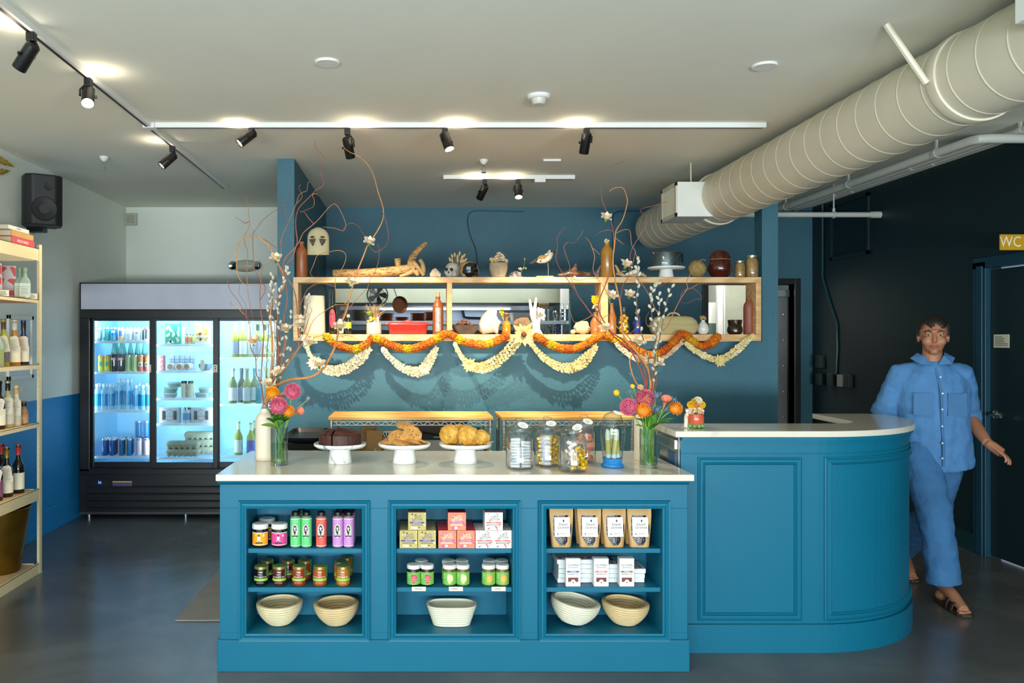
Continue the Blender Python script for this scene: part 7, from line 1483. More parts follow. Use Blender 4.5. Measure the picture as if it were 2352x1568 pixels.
MB().box((fl, FYF, zi1), (fr_, FYF+.02, zh0-.006)).box((fl, FYF, dk0), (X(205, FYF), FYF+.02, zi1)).box((X(640, FYF), FYF, dk0), (fr_, FYF+.02, zi1)).box((fl, FYF, dk0-.03), (fr_, FYF+.02, dk0+.02)).build('door_surround', M_FB, fg, bevel=.003)
for k, (a, c, yy) in enumerate(((204, 354, 6.985), (347, 500, 6.955), (493, 645, 6.985))):
    x0, x1 = X(a, yy), X(c, yy); w = .042; z0, z1 = dk0+.022, zi1+.03
    d = MB(); d.box((x0, yy, z0), (x0+w, yy+.026, z1)).box((x1-w, yy, z0), (x1, yy+.026, z1)).box((x0+w, yy, z0), (x1-w, yy+.026, z0+.05)).box((x0+w, yy, z1-.052), (x1-w, yy+.026, z1)); fo = d.build('sliding_door', M_FB, fg, bevel=.003)
    MB().box((x0+w, yy+.010, z0+.05), (x1-w, yy+.014, z1-.052)).build('glass_pane', glass('fridge_glass', '#f3fbff', '#cfe6f2', .5), fo)
    if k < 2:
        zc = Z(846, yy); MB().box((x1-w+.004, yy-.0015, zc-.033), (x1-.004, yy, zc+.033)).decal(D2().rect(-.008, .012, .008, .02, 1).rect(-.006, -.008, .006, .004, 1).rect(-.006, -.026, .006, -.016, 2), (x1-w/2, yy-.0017, zc)).build('door_sticker', [M_CARD, M_INK, mat('sticker_red', '#b3262c')], fo)
g = MB(); g.box((fl, FYF+.006, .055), (fr_, FYF+.02, dk0-.03)); g.build('kick_panel', M_FB, fg)
q = MB(); z = .075
while z < .30: q.prism([(0, 0), (-.012, .004), (-.012, .012), (0, .022)], fl+.06, fr_-.06, M=T3(0, FYF+.006, z) @ Matrix(((0, 0, 1, 0), (1, 0, 0, 0), (0, 1, 0, 0), (0, 0, 0, 1)))); z += .062
q.build('louvre_grille', mat('grille_black', '#1f2124', .25), fg); MB().box((fl, FYF-.003, .035), (fr_, FYF+.02, .058)).build('bottom_rail', mat('rail_grey', '#4a4d50', .35, .5), fg, bevel=.002)
for xx in (fl+.06, (fl+fr_)/2, fr_-.06):
    for yy in (FYF+.06, FB-.08): MB().cyl(.02, 0, .05, 12, c=(xx, yy, 0)).build('foot', M_STEEL, fg)
xc, zc = X(229, FYF), Z(1108, FYF); MB().box((X(213, FYF), FYF+.0015, Z(1119, FYF)), (X(246, FYF), FYF+.006, Z(1100, FYF))).build('control_display', M_BLID, fg, bevel=.001); MB().decal(D2().text('36', 0, 0, .032), (xc, FYF+.001, zc)).build('display_digits', emit('digit_blue', '#3a5cff', 6), fg)
MB().box((X(258, FYF), FYF+.004, Z(1116, FYF)), (X(303, FYF), FYF+.006, Z(1105, FYF))).build('warning_sticker', mat('sticker_violet', '#4a4278', .5), fg); MB().box((X(258, FYF), FYF+.0035, Z(1107.5, FYF)), (X(303, FYF), FYF+.0041, Z(1105, FYF))).build('sticker_stripe', mat('sticker_yellow', '#d2b02a', .5), fg)
for px in (208, 352, 495, 640):
    x = X(px, 7.03); MB().box((x-.012, 7.022, zi0+.03), (x+.012, 7.034, zi1-.03)).build('light_strip', M_LED, fg); 
for px in (280, 424, 570):
    area('fridge_light', (X(px, 7.05), 7.06, zi1-.0), (.75, 0, 0), .5, .08, 7, (.70, .9, 1.0))
    area('fridge_light', (X(px+72, 7.05), 7.045, (zi0+zi1)/2), (PI/2, 0, 0), .05, 1.1, 4.5, (.70, .9, 1.0))
    area('fridge_light', (X(px-72, 7.05), 7.045, (zi0+zi1)/2), (PI/2, 0, 0), .05, 1.1, 4.5, (.70, .9, 1.0))
def fz(py): return Z(py, 7.06)
M_WIRE = mat('shelf_wire', '#e6eef2', .3, .4)
for zone, (a, c), levels in (('first', (207, 349), (783, 853.5, 942, 1047)), ('middle', (356, 491), (790, 851.5, 914, 972, 1049)), ('last', (499, 643), (820, 927, 1047))):
    for py in levels:
        z = fz(py); x0, x1 = X(a, 7.06), X(c, 7.06); q = MB().box((x0, 7.056, z-.020), (x1, 7.062, z-.0005)).tube([(x0, 7.5, z-.004), (x1, 7.5, z-.004)], .003, 6)
        for i in range(26): xx = x0+.01+(x1-x0-.02)*i/25; q.tube([(xx, 7.06, z-.0025), (xx, 7.6, z-.0025)], .002, 4)
        q.build('wire_shelf', M_WIRE, fg)
# --- goods in the fridge
M_ALU = mat('can_aluminium', '#c3c8cb', .25, .9)
CANS = {}
def can(nm, r, h, body, bands=()):
    t = thing('drink_can', 'x', 'can', (0, 0, 0)); MB().lathe([(0, .004), (r*.75, 0), (r*.97, .008), (r, .012), (r, h-.014)], 16).build('can_body', mat('can_'+nm, body, .25, var=.05), t); MB().lathe([(r, h-.014), (r*.84, h-.002), (r*.84, h), (r*.78, h-.003), (0, h-.004)], 16).build('can_top', M_ALU, t)
    if bands:
        d = D2()
        for i, (a0, a1, z0, z1, col) in enumerate(bands): d.rect(a0*r, z0*h, a1*r, z1*h, i, 1+i, 5)
        MB().decal(d, R=r).build('can_print', [mat('canp_'+c[1:], c, .35) for *_, c in bands], t)
    return t
FY1 = 7.10
def put(src, px, py, y, label, group=None, first=[None]):
    l = (X(px, y), y, Z(py, 7.06)+.0008)
    if src.name not in CANS: CANS[src.name] = 1; src.location = l; src['label'] = label; src.get('group'); (src.__setitem__('group', group) if group else 0); return src
    return dup(src, l, label, group=group)
row1 = [('slate', '#8aa4b8', [(-.8, .9, .2, .6, '#c7d3dc')], 226, 'slate grey'), ('teal', '#48a58e', [(-.2, .9, .15, .9, '#2f8a95'), (-.9, -.1, .3, .8, '#a3d6a5')], 245, 'green and teal'), ('azure', '#2a7fc0', [(-.9, .9, .05, .4, '#4f8f9a'), (-.4, .5, .6, .75, '#dfeaf2')], 262, 'bright blue'), ('gold', '#d9d2bd', [(-1, 1, .7, .92, '#d2a24e'), (-.45, .5, .35, .75, '#3f78c4'), (-.8, .8, .05, .25, '#c99a52')], 279, 'white and gold'), ('silver', '#c9cfd6', [(-.7, .7, .4, .5, '#a8aeb8')], 298, 'plain silver white'), ('silverred', '#c4cbd1', [(-1.2, -.8, .1, .9, '#d98a7c'), (-.3, .5, .55, .62, '#4b4f58')], 316, 'silver with a red edge'), ('lace', '#d0d2d4', [(-.8, -.2, .1, .8, '#2c2f36'), (.1, .7, .15, .85, '#3a3d44'), (-.5, .5, .82, .92, '#b05a5a')], 335, 'black lace patterned')]
for nm, bc, bd, px, w in row1: put(can(nm, .0325, .122, bc, bd), px, 783, FY1, w+' can on the top shelf behind the first fridge door')
for k, (px, w, bc, bd) in enumerate(((233, 'first yellow', '#c8c43e', [(-.9, .9, .1, .3, '#dfcf5a'), (-.3, .6, .35, .6, '#3f9a8a'), (-.8, .8, .75, .92, '#e0a53a')]), (247, 'second yellow', '#c8c43e', [(-.9, .9, .1, .3, '#dfcf5a'), (-.3, .6, .35, .6, '#3f9a8a'), (-.8, .8, .75, .92, '#e0a53a')]), (295, 'first pale green', '#b3c48a', [(-.6, .7, .2, .9, '#9db57a')]), (309.5, 'second pale green', '#b3c48a', [(-.6, .7, .2, .9, '#9db57a')]), (324, 'first red and orange', '#cf6a5c', [(-.8, .9, .62, .9, '#d98a3a'), (-.7, .8, .3, .58, '#e6d6c4'), (-.2, .4, .34, .5, '#3f8a5a')]), (338.5, 'second red and orange', '#cf6a5c', [(-.8, .9, .62, .9, '#d98a3a'), (-.7, .8, .3, .58, '#e6d6c4'), (-.2, .4, .34, .5, '#3f8a5a')]))): put(can('tall%d' % (k//2), .0275, .15, bc, bd), px, 853.5, FY1, w+' slim can on the second shelf behind the first fridge door')
# cola bottles
M_COLA = mat('cola', '#2b2430', .08, coat=.4); M_AQUA = liquid('aqua_glass', '#9fd8cf', .55)
def cola():
    t = thing('soda_bottle', 'x', 'bottle', (0, 0, 0)); r = .030; h = .262; MB().lathe([(0, 0), (r*.92, 0), (r, .01), (r*.94, .06), (r, .10), (r, .125), (r*.92, .155), (r*.78, .17), (0, .17)], 18).build('cola_fill', M_COLA, t); MB().lathe([(r*.93, .155), (r*.7, .19), (.013, .235), (.012, .255)], 18).build('glass_neck', M_AQUA, t); MB().lathe([(.0135, .25), (.015, .258), (.013, .264), (0, .264)], 14).build('cap', mat('cap_grey', '#59616b', .4), t); MB().decal(D2().rect(-.028, .1, .028, .124, 0, 1, 8).rect(-.018, .108, .018, .116, 1, 2, 5), R=r*1.005).build('label', [mat('cola_label', '#c9808a', .5), M_WHT], t); return t
c_ = cola(); put(c_, 262, 853.5, FY1, 'cola bottle beside the yellow cans in the fridge, first of the front pair'); put(c_, 278.5, 853.5, FY1, 'cola bottle beside the pale green cans in the fridge, second of the front pair')
for px in (268, 284, 300, 316, 332): put(c_, px, 853.5, 7.19, 'cola bottle in the row behind the slim cans in the fridge', 'cola bottles behind the slim cans')
# blue water bottles
M_AZ = mat('azure_drink', '#159fd6', .12, var=.15, coat=.3); M_CLR = liquid('clear_bottle', '#c8ecf7', .5)
def waterb(h, r=.029):
    t = thing('water_bottle', 'x', 'bottle', (0, 0, 0)); MB().lathe([(0, 0), (r, 0), (r, h*.16), (0, h*.16)], 16).lathe([(r*.98, h*.62), (r, h*.72), (r*.5, h*.82), (r*.45, h*.9), (0, h*.9)], 16).build('clear_body', M_CLR, t); MB().lathe([(r, h*.16), (r*1.0, h*.62), (0, h*.62)], 16).build('blue_drink', M_AZ, t); MB().lathe([(r*.55, h*.88), (r*.55, h), (0, h)], 14).build('cap', mat('cap_ice', '#dcebf0', .35), t); return t
w1 = waterb(.232); w2 = waterb(.275, .031); w3 = waterb(.22)
for px in (223.5, 239.5, 255): put(w1, px, 942, FY1, 'short blue water bottle at the outer end of its fridge shelf, front row', 'short blue bottles, front row')
for px in (273, 292): put(w2, px, 942, FY1, 'tall blue water bottle in the middle of the fridge shelf', 'tall blue bottles in the middle')
for px in (312, 328, 343): put(w3, px, 942, FY1, 'blue water bottle by the first door edge', 'blue bottles by the door edge')
for px in (229, 245, 261, 283, 301, 319, 336): put(w2 if 265 < px < 310 else w1, px, 942, 7.19, 'blue water bottle in the second row of the fridge shelf', 'blue bottles, second row')
# stacked energy cans
def scan(nm, a, c): return can(nm, .030, .150, a, [(-1.4, -.35, .02, .97, c)] if c else ())
NV = '#1c4f97'; cs = {'navy': can('navy', .030, .150, NV, [(-.4, -.25, .25, .6, '#8fb4dd'), (-.15, 0, .25, .5, '#8fb4dd')]), 'rose': scan('rose', '#23669f', '#e59aa2'), 'gold2': scan('gold2', '#2a6da5', '#c9b26a'), 'blush': scan('blush', '#d8cdd8', '#e2a8c0')}
for px, nm, w in ((241, 'navy', 'navy can at the outer end of the bottom fridge row'), (258, 'navy', 'second navy can in the bottom fridge row'), (279, 'rose', 'navy and rose can in the bottom fridge row'), (296, 'gold2', 'navy and gold can in the bottom fridge row'), (320, 'blush', 'blush striped can in the bottom fridge row'), (337, 'blush', 'blush striped can against the door edge in the bottom row')): put(cs[nm], px, 1047, FY1, w)
for r_i, (y, xs_) in enumerate(((7.165, (246, 262, 283, 299, 322, 338)), (7.23, (250, 266, 286, 302, 324, 339)))):
    for px in xs_: put(cs['navy' if px < 270 else 'rose' if px < 300 else 'blush'], px, 1047, y, 'can in the rear rows of the bottom fridge shelf', 'cans in the rear bottom rows')
for px, nm, w in ((318, 'gold2', 'navy and gold can in the upper layer of stacked cans'), (336, 'rose', 'navy and rose can in the upper layer of stacked cans')): o = put(cs[nm], px, 1047, 7.165, w); o.location.z += .1508
# middle door
def pbox(nm, px, w, h, y, py, base, shape, label, dp=.06):
    t = thing('carton', label, 'carton', (X(px, y), y, Z(py, 7.06)+.0008)); MB().box((-w/2, -dp/2, 0), (w/2, dp/2, h)).build('carton_box', mat('fcarton_'+nm, base, .5), t, bevel=.001); d = D2(); r_ = random.Random(len(nm)+px)
    for i in range(9):
        cx, cz, a = (-.3+.3*(i % 3)+r_.uniform(-.08, .08))*w, h*(.16+.28*(i//3))+r_.uniform(-.01, .01), r_.uniform(0, 6); R_ = w*.2; d.poly([(min(w*.49, max(-w*.49, cx+R_*math.cos(a+PI*k/8))), min(h-.002, max(.002, cz+R_*math.sin(a+PI*k/8)))) for k in range(9)], 0, 1)
    MB().decal(d, (0, -dp/2, 0), e=.0004).build('carton_print', mat('fprint_'+nm, shape, .5), t); return t
pbox('mint', 398, .128, .19, FY1, 790, '#2f9a7a', '#c9cdbf', 'green carton with grey half circles behind the middle fridge door'); pbox('orange', 466, .125, .19, FY1, 790, '#cfcfc6', '#e2a23c', 'grey carton with orange half circles behind the middle fridge door'); pbox('ice', 420, .05, .15, 7.2, 790, '#bfe3dc', '#e8f4f2', 'pale mint carton behind the green one'); pbox('rosy', 371, .052, .135, FY1, 851.5, '#d98a8e', '#e6c3a5', 'small rose carton on the second shelf behind the middle fridge door')
def fjar(name, label, cat, px, py, r, h, fill, lid, band_=None, y=FY1): t = thing(name, label, cat, (X(px, y), y, Z(py, 7.06)+.0008)); MB().lathe([(0, 0), (r*.95, 0), (r, .004), (r, h*.8), (r*.85, h*.87), (0, h*.87)], 18).build('jar_body', fill, t); MB().lathe([(r*.88, h*.85), (r*.9, h), (0, h)], 18).build('lid', lid, t); band_ and MB().decal(D2().rect(-r*1.2, h*.2, r*1.2, h*.65, 0, 1, 8), R=r).build('label', band_, t); return t
fjar('salsa_jar', 'layered red and green jar between the two patterned cartons', 'jar', 434, 790, .034, .088, mat('salsa', '#b7b860', .3), M_CHROME, [mat('salsa_red', '#cc6a5a', .5)]); fjar('salsa_jar', 'second jar half behind the orange patterned carton', 'jar', 447, 790, .03, .085, MATS['salsa'], M_CHROME, None, 7.2)
t0 = None
for px, w in ((394, 'first'), (414.5, 'second'), (431.5, 'third')):
    t = thing('yogurt_tub', '%s white tub lying on its side with a tan round end' % w, 'tub', (X(px, 7.12), 7.12, Z(851.5, 7.06)+.0355)); MB().lathe([(0, 0), (.03, 0), (.034, .005), (.034, .10), (0, .1)], 20, M=T3(0, -.05, 0) @ RX(-PI/2)).build('tub_body', M_WHITE, t); MB().lathe([(0, -.0008), (.023, -.0008), (.023, 0)], 18, M=T3(0, -.05, 0) @ RX(-PI/2)).build('lid_print', mat('lid_tan', '#c79a78', .5), t)
for k, px in enumerate((397, 409, 420.5, 432, 444)):
    t = thing('milk_carton', 'white carton with dark script in the row behind the lying tubs', 'carton', (X(px, 7.26), 7.26, Z(851.5, 7.06)+.0008), group='white cartons behind the lying tubs'); MB().box((-.021, -.03, 0), (.021, .03, .135)).build('carton_box', mat('milk_white', '#b9c6d4', .5), t, bevel=.001); MB().decal(D2().text('Milk', 0, .095, .026, 0, 1).text('Mill', 0, .07, .026, 0, 1), (0, -.03, 0), e=.0006).build('carton_lettering', mat('milk_ink', '#3d5a86'), t)
t = thing('dip_bowl', 'dark bowl with a paper tag in the fridge', 'bowl', (X(472, FY1+.02), FY1+.02, Z(851.5, 7.06)+.0008)); MB().lathe([(0, 0), (.035, 0), (.058, .03), (.06, .06), (0, .06)], 22).build('bowl_body', mat('bowl_slate', '#4d5d70', .4), t); MB().prism([(-.022, 0), (.014, -.002), (.024, .05), (.012, .09), (-.016, .088)], -.001, .0, M=T3(-.01, -.066, .008) @ RX(PI/2)).build('paper_tag', M_CARD, t)
M_CLAM = liquid('clamshell', '#b9cfc9', .55); M_HERB = mat('salad_fill', '#7d8450', .7, var=.4, vs=60)
for px, dz, lb, y in ((390, 0, 'lower clear salad box in the fridge', FY1+.03), (391, .046, 'upper clear salad box on the lower one', FY1+.03), (402, .092, 'third salad box topping the pile behind', FY1+.06), (465, 0, 'clear salad box at the middle door edge', FY1+.03), (474, .046, 'salad box piled at the middle door edge', FY1+.03)):
    t = thing('salad_box', lb, 'food box', (X(px, y), y, Z(914, 7.06)+.0008+dz)); MB().loft([rring(.05, .045, 0, .3), rring(.06, .052, .03, .3), rring(.062, .054, .032, .3), rring(.056, .05, .044, .3)]).build('clear_box', M_CLAM, t, sharp=50); MB().loft([rring(.046, .041, .003, .3), rring(.053, .046, .026, .3)]).build('salad', M_HERB, t, sharp=50)
for px, w in ((423, 'first'), (438, 'second')): fjar('cold_brew', '%s pale bottle with a dark cap in the fridge' % w, 'bottle', px, 914, .0275, .15, mat('milk_bottle', '#cfc9b4', .35), M_BLID)
for px, w in ((391.5, 'first'), (464, 'second')):
    t = thing('cracker_box', '%s white cracker box with a black window print' % w, 'carton', (X(px, FY1), FY1, Z(972, 7.06)+.0008)); MB().box((-.09, -.03, 0), (.09, .03, .135)).build('carton_box', mat('cracker_white', '#c9ced2', .5), t, bevel=.001); MB().decal(D2().rect(-.064, .03, -.035, .11, 0, 1).rect(.035, .03, .064, .11, 0, 1).oval(0, .07, .036, .05, 2, 2).oval(0, .07, .034, .047, 1, 3).text('CRACKERS', 0, .062, .014, 3, 4).text('rustic', 0, .09, .014, 0, 4), (0, -.03, 0), e=.0004).build('carton_print', [mat('cracker_ink', '#4a4a48'), MATS['cracker_white'], M_INK, mat('cracker_red', '#b0504a')], t)
fjar('pasta_jar', 'blue and white labelled jar between the two cracker boxes', 'jar', 430, 972, .04, .14, mat('jar_milk', '#cfdbe0', .3), M_CHROME, [mat('jar_blue_label', '#5f93c9', .5)])
M_EGG = mat('egg_pulp', '#9a9a82', .85, var=.12, bump=.3, bs=120)
def eggs():
    t = thing('egg_carton', 'x', 'egg carton', (0, 0, 0)); w, dp = .145, .05; q = MB().loft([rring(w*.88, dp*.8, .012, .25), rring(w, dp, .034, .25), rring(w, dp, .038, .25)])
    for i in range(6): q.lathe([(0, 0), (.015, 0), (.022, .034), (0, .034)], 12, c=(-w+.024+i*(2*w-.048)/5, -dp+.021, 0)); q.lathe([(0, 0), (.015, 0), (.022, .034), (0, .034)], 12, c=(-w+.024+i*(2*w-.048)/5, dp-.021, 0))
    q.build('carton_tray', M_EGG, t, sharp=50); MB().loft([rring(w*1.03, dp*1.06, .0385, .25), rring(w*1.03, dp*1.06, .043, .25), rring(w*.93, dp*.8, .064, .25), rring(w*.9, dp*.76, .066, .25)]).build('lid', M_EGG, t, sharp=50); MB().decal(D2().rect(-.085, 0, .085, .016, 0, 1).lines(-.07, .06, [.005], .006, 1, 2), (0, -dp*.97, .0455), uz=Vector((0, .5, .87)), nn=Vector((0, -.87, .5)), e=.001).build('label', [M_WHT, mat('milk_ink', '#3d5a86')], t); return t
eg = eggs(); first = True
for px, y, k, lb in ((421, 7.12, 0, 'lower egg carton of the front pair'), (421, 7.12, 1, 'upper egg carton of the front pair'), (462, 7.26, 0, 'bottom egg carton of the rear stack'), (462, 7.26, 1, 'middle egg carton of the rear stack'), (462, 7.26, 2, 'top egg carton of the rear stack')):
    if first: eg.location = (X(px, y), y, Z(1049, 7.06)+.0008); eg['label'] = lb; first = False
    else: dup(eg, (X(px, y), y, Z(1049, 7.06)+.0008+.0675*k), lb)
# wine bottles
def wine(nm, label, px, py, y, h, glass_, lab, cap, r=.037, foil=.24, lz=(.08, .45), loc=None, cat='wine bottle', print_=None):
    t = thing('wine_bottle', label, cat, loc or (X(px, y), y, Z(py, 7.06)+.0008)); MB().lathe(bprof(r, h*.985, .0145, .5), 20).build('bottle_body', glass_, t); d = D2().rect(-r*1.45, h*lz[0], r*1.45, h*lz[1], 0, 1, 12)
    if print_: d.lines(-r*.7, r*.7, [h*(lz[0]+(lz[1]-lz[0])*f_) for f_ in (.35, .5, .7)], h*.02, 1, 2)
    MB().decal(d, R=r).build('label', [lab, print_ or lab], t); MB().lathe([(.0152, h*(1-foil)), (.0158, h*.94), (.0175, h*.95), (.0175, h), (0, h)], 14).build('foil_capsule', cap, t); return t
M_WG = liquid('white_wine', '#b3b23f', .35); M_WGD = liquid('green_wine', '#7f8a34', .3); M_WL = mat('wl_white', '#d8dcdf', .6); M_WC = mat('wl_grey', '#8a94a6', .6); M_TEALL = mat('wl_teal', '#2f9aa5', .5)
fw = [(541, 820, 7.12, .31, M_WG, M_WC, M_CARD, 'yellow wine bottle with a grey label, first on the top wine shelf'), (558, 820, 7.12, .318, M_WG, M_WL, mat('foil_lime', '#a5b06a', .4), 'yellow wine bottle with a pale label, second on the top wine shelf'), (574, 820, 7.18, .29, liquid('pale_wine', '#d2d9b0', .4), M_WL, M_WL, 'pale wine bottle, third on the top wine shelf'), (592, 820, 7.12, .31, M_WGD, M_WC, M_BLID, 'dark-capped wine bottle, fourth on the top wine shelf'), (608, 820, 7.18, .312, M_WG, M_WL, M_BLID, 'white-labelled wine bottle with a dark cap, fifth on the top wine shelf'), (628, 820, 7.12, .30, liquid('lemon_wine', '#d6cf6a', .4), mat('wl_lemon', '#dcd48a', .5), M_CARD, 'lemon-yellow wine bottle beside the wing wall'),
      (535, 927, 7.12, .312, M_WGD, M_WL, M_WL, 'green wine bottle with a white label and white cap, first on the second wine shelf'), (555, 927, 7.20, .31, mat('olive_glass', '#4f5a35', .12), M_WC, mat('foil_slate', '#3d4654', .4), 'olive wine bottle with a slate cap on the second wine shelf'), (567.5, 927, 7.10, .312, M_WG, M_WL, mat('foil_sage', '#8f9a7a', .4), 'yellow wine bottle with a sage cap on the second wine shelf'), (585, 927, 7.20, .31, M_WGD, M_WL, M_TEALL, 'wine bottle with a teal cap on the second wine shelf'), (597, 927, 7.10, .31, liquid('aqua_wine', '#9cc9b4', .4), M_TEALL, M_WL, 'aqua wine bottle with a teal label on the second wine shelf'), (613, 927, 7.20, .31, M_WG, M_WL, mat('foil_lemon', '#c9c24a', .4), 'wine bottle with a yellow-green cap on the second wine shelf'), (628, 927, 7.12, .31, M_WGD, M_WL, mat('foil_bluewhite', '#9cc2d6', .4), 'wine bottle with a pale blue cap beside the wing wall'),
      (548, 1047, 7.14, .30, M_WG, mat('wl_mint', '#cfdcc9', .5), M_CARD, 'sparkling wine bottle with a mint label on the bottom wine shelf'), (576, 1047, 7.14, .29, M_WG, mat('wl_violet', '#4b4a9c', .5), M_CARD, 'wine bottle with a round violet label on the bottom wine shelf'), (586, 1047, 7.24, .30, M_WG, M_WL, M_CARD, 'wine bottle half behind the violet-labelled one')]
for k, (px, py, y, h, g_, l_, c_, lb) in enumerate(fw): wine('f', lb, px, py, y, h, g_, l_, c_, print_=M_WC if l_ is M_WL else None)

# ------------------------------------------------------------------ metal shelf rack by the cream wall
M_RACK = mat('rack_cream', '#d8c9a0', .45, var=.03); M_HOLE = mat('slot_dark', '#3a3426', .7); RY0, RY1 = 3.6, 5.33; RX1, RX0 = -2.480, -2.945
rk = thing('metal_shelf_rack', 'cream metal shelf rack of bottles, cut by the photo edge', 'shelf rack', (0, 0, 0)); HT = Z(563, RY1)
def post(x, y, sx):
    q = MB().box((min(x, x-sx*.034), y-.002, 0), (max(x, x-sx*.034), y, HT)).box((min(x, x-sx*.002), y-.04, 0), (max(x, x-sx*.002), y, HT)); q.build('post', M_RACK, rk)
    q = MB(); z = .05
    while z < HT-.03: q.box((x-sx*.020, y-.0034, z), (x-sx*.012, y-.0019, z+.016)); z += .0381
    q.build('post_slots', M_HOLE, rk)
post(RX1, RY1, 1); post(RX0, RY1, -1); post(RX1, RY0, 1); post(RX0, RY0, -1)
LV = [(Z(573, RY1), .08), (Z(689, RY1), .022), (Z(836, RY1), .03), (Z(970, RY1), .026), (Z(1120, RY1), .072), (Z(1290, RY1), .066)]
for i, (z, h) in enumerate(LV):
    for yy in (RY1-.042, RY0+.0): MB().box((RX0+.002, yy, z-h), (RX1-.036, yy+.002, z)).build('cross_beam', M_RACK, rk)
    MB().box((RX1-.004, RY0+.002, z-h), (RX1-.002, RY1-.042, z)).box((RX1-.02, RY0+.002, z-.003), (RX1-.002, RY1-.042, z)).build('front_beam', M_RACK, rk); MB().box((RX0, RY0+.002, z-h), (RX0+.002, RY1-.042, z)).build('back_beam', M_RACK, rk)
    MB().box((RX0+.004, RY0+.004, z-.022), (RX1-.022, RY1-.044, z-.006)).build('shelf_board', mat('rack_plywood', '#c9a87a', .7, var=.08, stretch=(1, 8, 1)), rk)
ZL = [z-.0055 for z, h in LV]
def rp(px, x): y = FPX*x/(px-CX); return y     # depth at which a thing at side distance x shows at px
M_R1, M_R2, M_R3 = mat('book_white', '#c9c6bf', .6), mat('book_tan', '#b08a52', .6), mat('book_red', '#bb4555', .6); PG = mat('book_pages', '#cfc4ac', .8, var=.1, stretch=(1, 1, 40))
zb = ZL[0]+.0065
for k, (px, w, L, h, m, lb, tx) in enumerate(((80, .24, .30, .046, M_R3, 'red cookbook at the bottom of the pile on the shelf rack', 'FRENCH MARKET'), (77, .23, .29, .038, M_R2, 'tan book in the middle of the pile on the shelf rack', None), (67, .22, .27, .026, M_R1, 'white book on top of the pile on the shelf rack', 'THE TABLE'))):
    x = RX1-.028; y1 = min(rp(px, x), RY1-.05); t = thing('book', lb, 'book', (x, y1, zb)); MB().box((-w, -L, 0), (0, 0, .003)).box((-w, -L, h-.003), (0, 0, h)).box((-.004, -L, .003), (0, 0, h-.003)).build('cover', m, t, bevel=.001); MB().box((-w+.006, -L+.006, .0032), (-.0045, -.006, h-.0032)).build('page_block', PG, t); zb += h+.0006
    if tx: MB().decal(D2().text(tx, 0, 0, h*.52, 0, 1, wx=.8), (.0005, -L*.52, h/2), (0, 1, 0), (0, 0, 1), (1, 0, 0), e=.0008).build('spine_lettering', M_WHT if k == 0 else M_INK, t)
def rackwine(label, px, lev, glass_, lab, cap, h=.30, dx=.09, r=.037, tagc=True, lz=(.08, .42), pr=None):
    x = RX1-dx; y = rp(px, x); t = wine('r', label, 0, 0, 0, h, glass_, lab, cap, r, .22, lz, (x, y, ZL[lev]+.0006), 'bottle', pr or M_WC)
    t.rotation_euler.z = .46
    if tagc:
        Mt = T3(0, -r-.006, h*.5) @ RX(.06) @ RY(RND.uniform(-.25, .25)); q = MB().prism([(-.028, -.062), (.028, -.062), (.028, .03), (.016, .044), (-.016, .044), (-.028, .03)], -.0006, .0006, M=Mt @ RX(PI/2)); q.decal(D2().lines(-.02, .02, [-.045, -.033, -.021, -.009, .003, .015], .003, 1, 1, .5), M=Mt, o=(0, -.0012, 0)); q.build('paper_tag', [mat('tag_cream', '#d9d0bc', .7), mat('tag_ink', '#9a907c', .7)], t); MB().tube([(0, -r-.005, h*.5+.04), (0, -.02, h*.82), (0, .018, h*.84), (0, -.02, h*.82)], .001, 4).build('tag_string', PG, t)
    return t
# level 2: patterned cartons, square bottles, cards
for px, lb in ((36, 'white carton with red half circles beside the square bottles on the shelf rack'), (3, 'white carton with red half circles at the photo edge on the shelf rack')):
    x = RX1-.13; y = rp(px+1, x); t = thing('pattern_carton', lb, 'carton', (x, y, ZL[1]+.0006), .42); w, h = .155, .225; MB().box((-w, -.0, 0), (0, .05, h)).build('carton_box', mat('fcarton_red', '#cfc9cd', .5), t, bevel=.001); d = D2(); r_ = random.Random(9)
    for i in range(9):
        cx, cz, a = -w*(.16+.34*(i % 3)), h*(.14+.34*(i//3)), i*1.9; R_ = .034; d.poly([(min(-.002, max(-w+.002, cx+R_*math.cos(a+PI*k/9))), min(h-.003, max(.003, cz+R_*math.sin(a+PI*k/9)))) for k in range(10)], 0, 1)
    MB().decal(d, e=.0004).build('carton_print', mat('fprint_red', '#cf3d33', .5), t)
M_SOFTG = liquid('soft_green_glass', '#b9cfc0', .4)
for px, dx, lb in ((57, .07, 'square mixer bottle in front, with a pale label, on the shelf rack'), (46, .105, 'square mixer bottle just behind the front one on the shelf rack')):
    x = RX1-dx; y = rp(px, x); t = thing('mixer_bottle', lb, 'bottle', (x, y, ZL[1]+.0006), .45); MB().loft([rring(.034, .026, 0, .4), rring(.036, .028, .01, .4), rring(.036, .028, .115, .4), rring(.026, .02, .14, .6), rring(.013, .013, .155, 1), rring(.013, .013, .205, 1)]).build('bottle_body', M_SOFTG, t, sharp=60); MB().lathe([(.0145, .175), (.0155, .212), (0, .212)], 14).build('cap', mat('cap_sage', '#7f9a80', .4), t); q = MB().box((-.033, -.0292, .02), (.033, -.0284, .11)); q.decal(D2().text('ELDERFLOWER', 0, .022, .009, 1, 1).lines(-.022, .022, [.005, -.01, -.022], .003, 1, 1), (0, -.0292, .065)); q.build('label', [mat('label_mint', '#cfdccb', .6), M_WC], t)
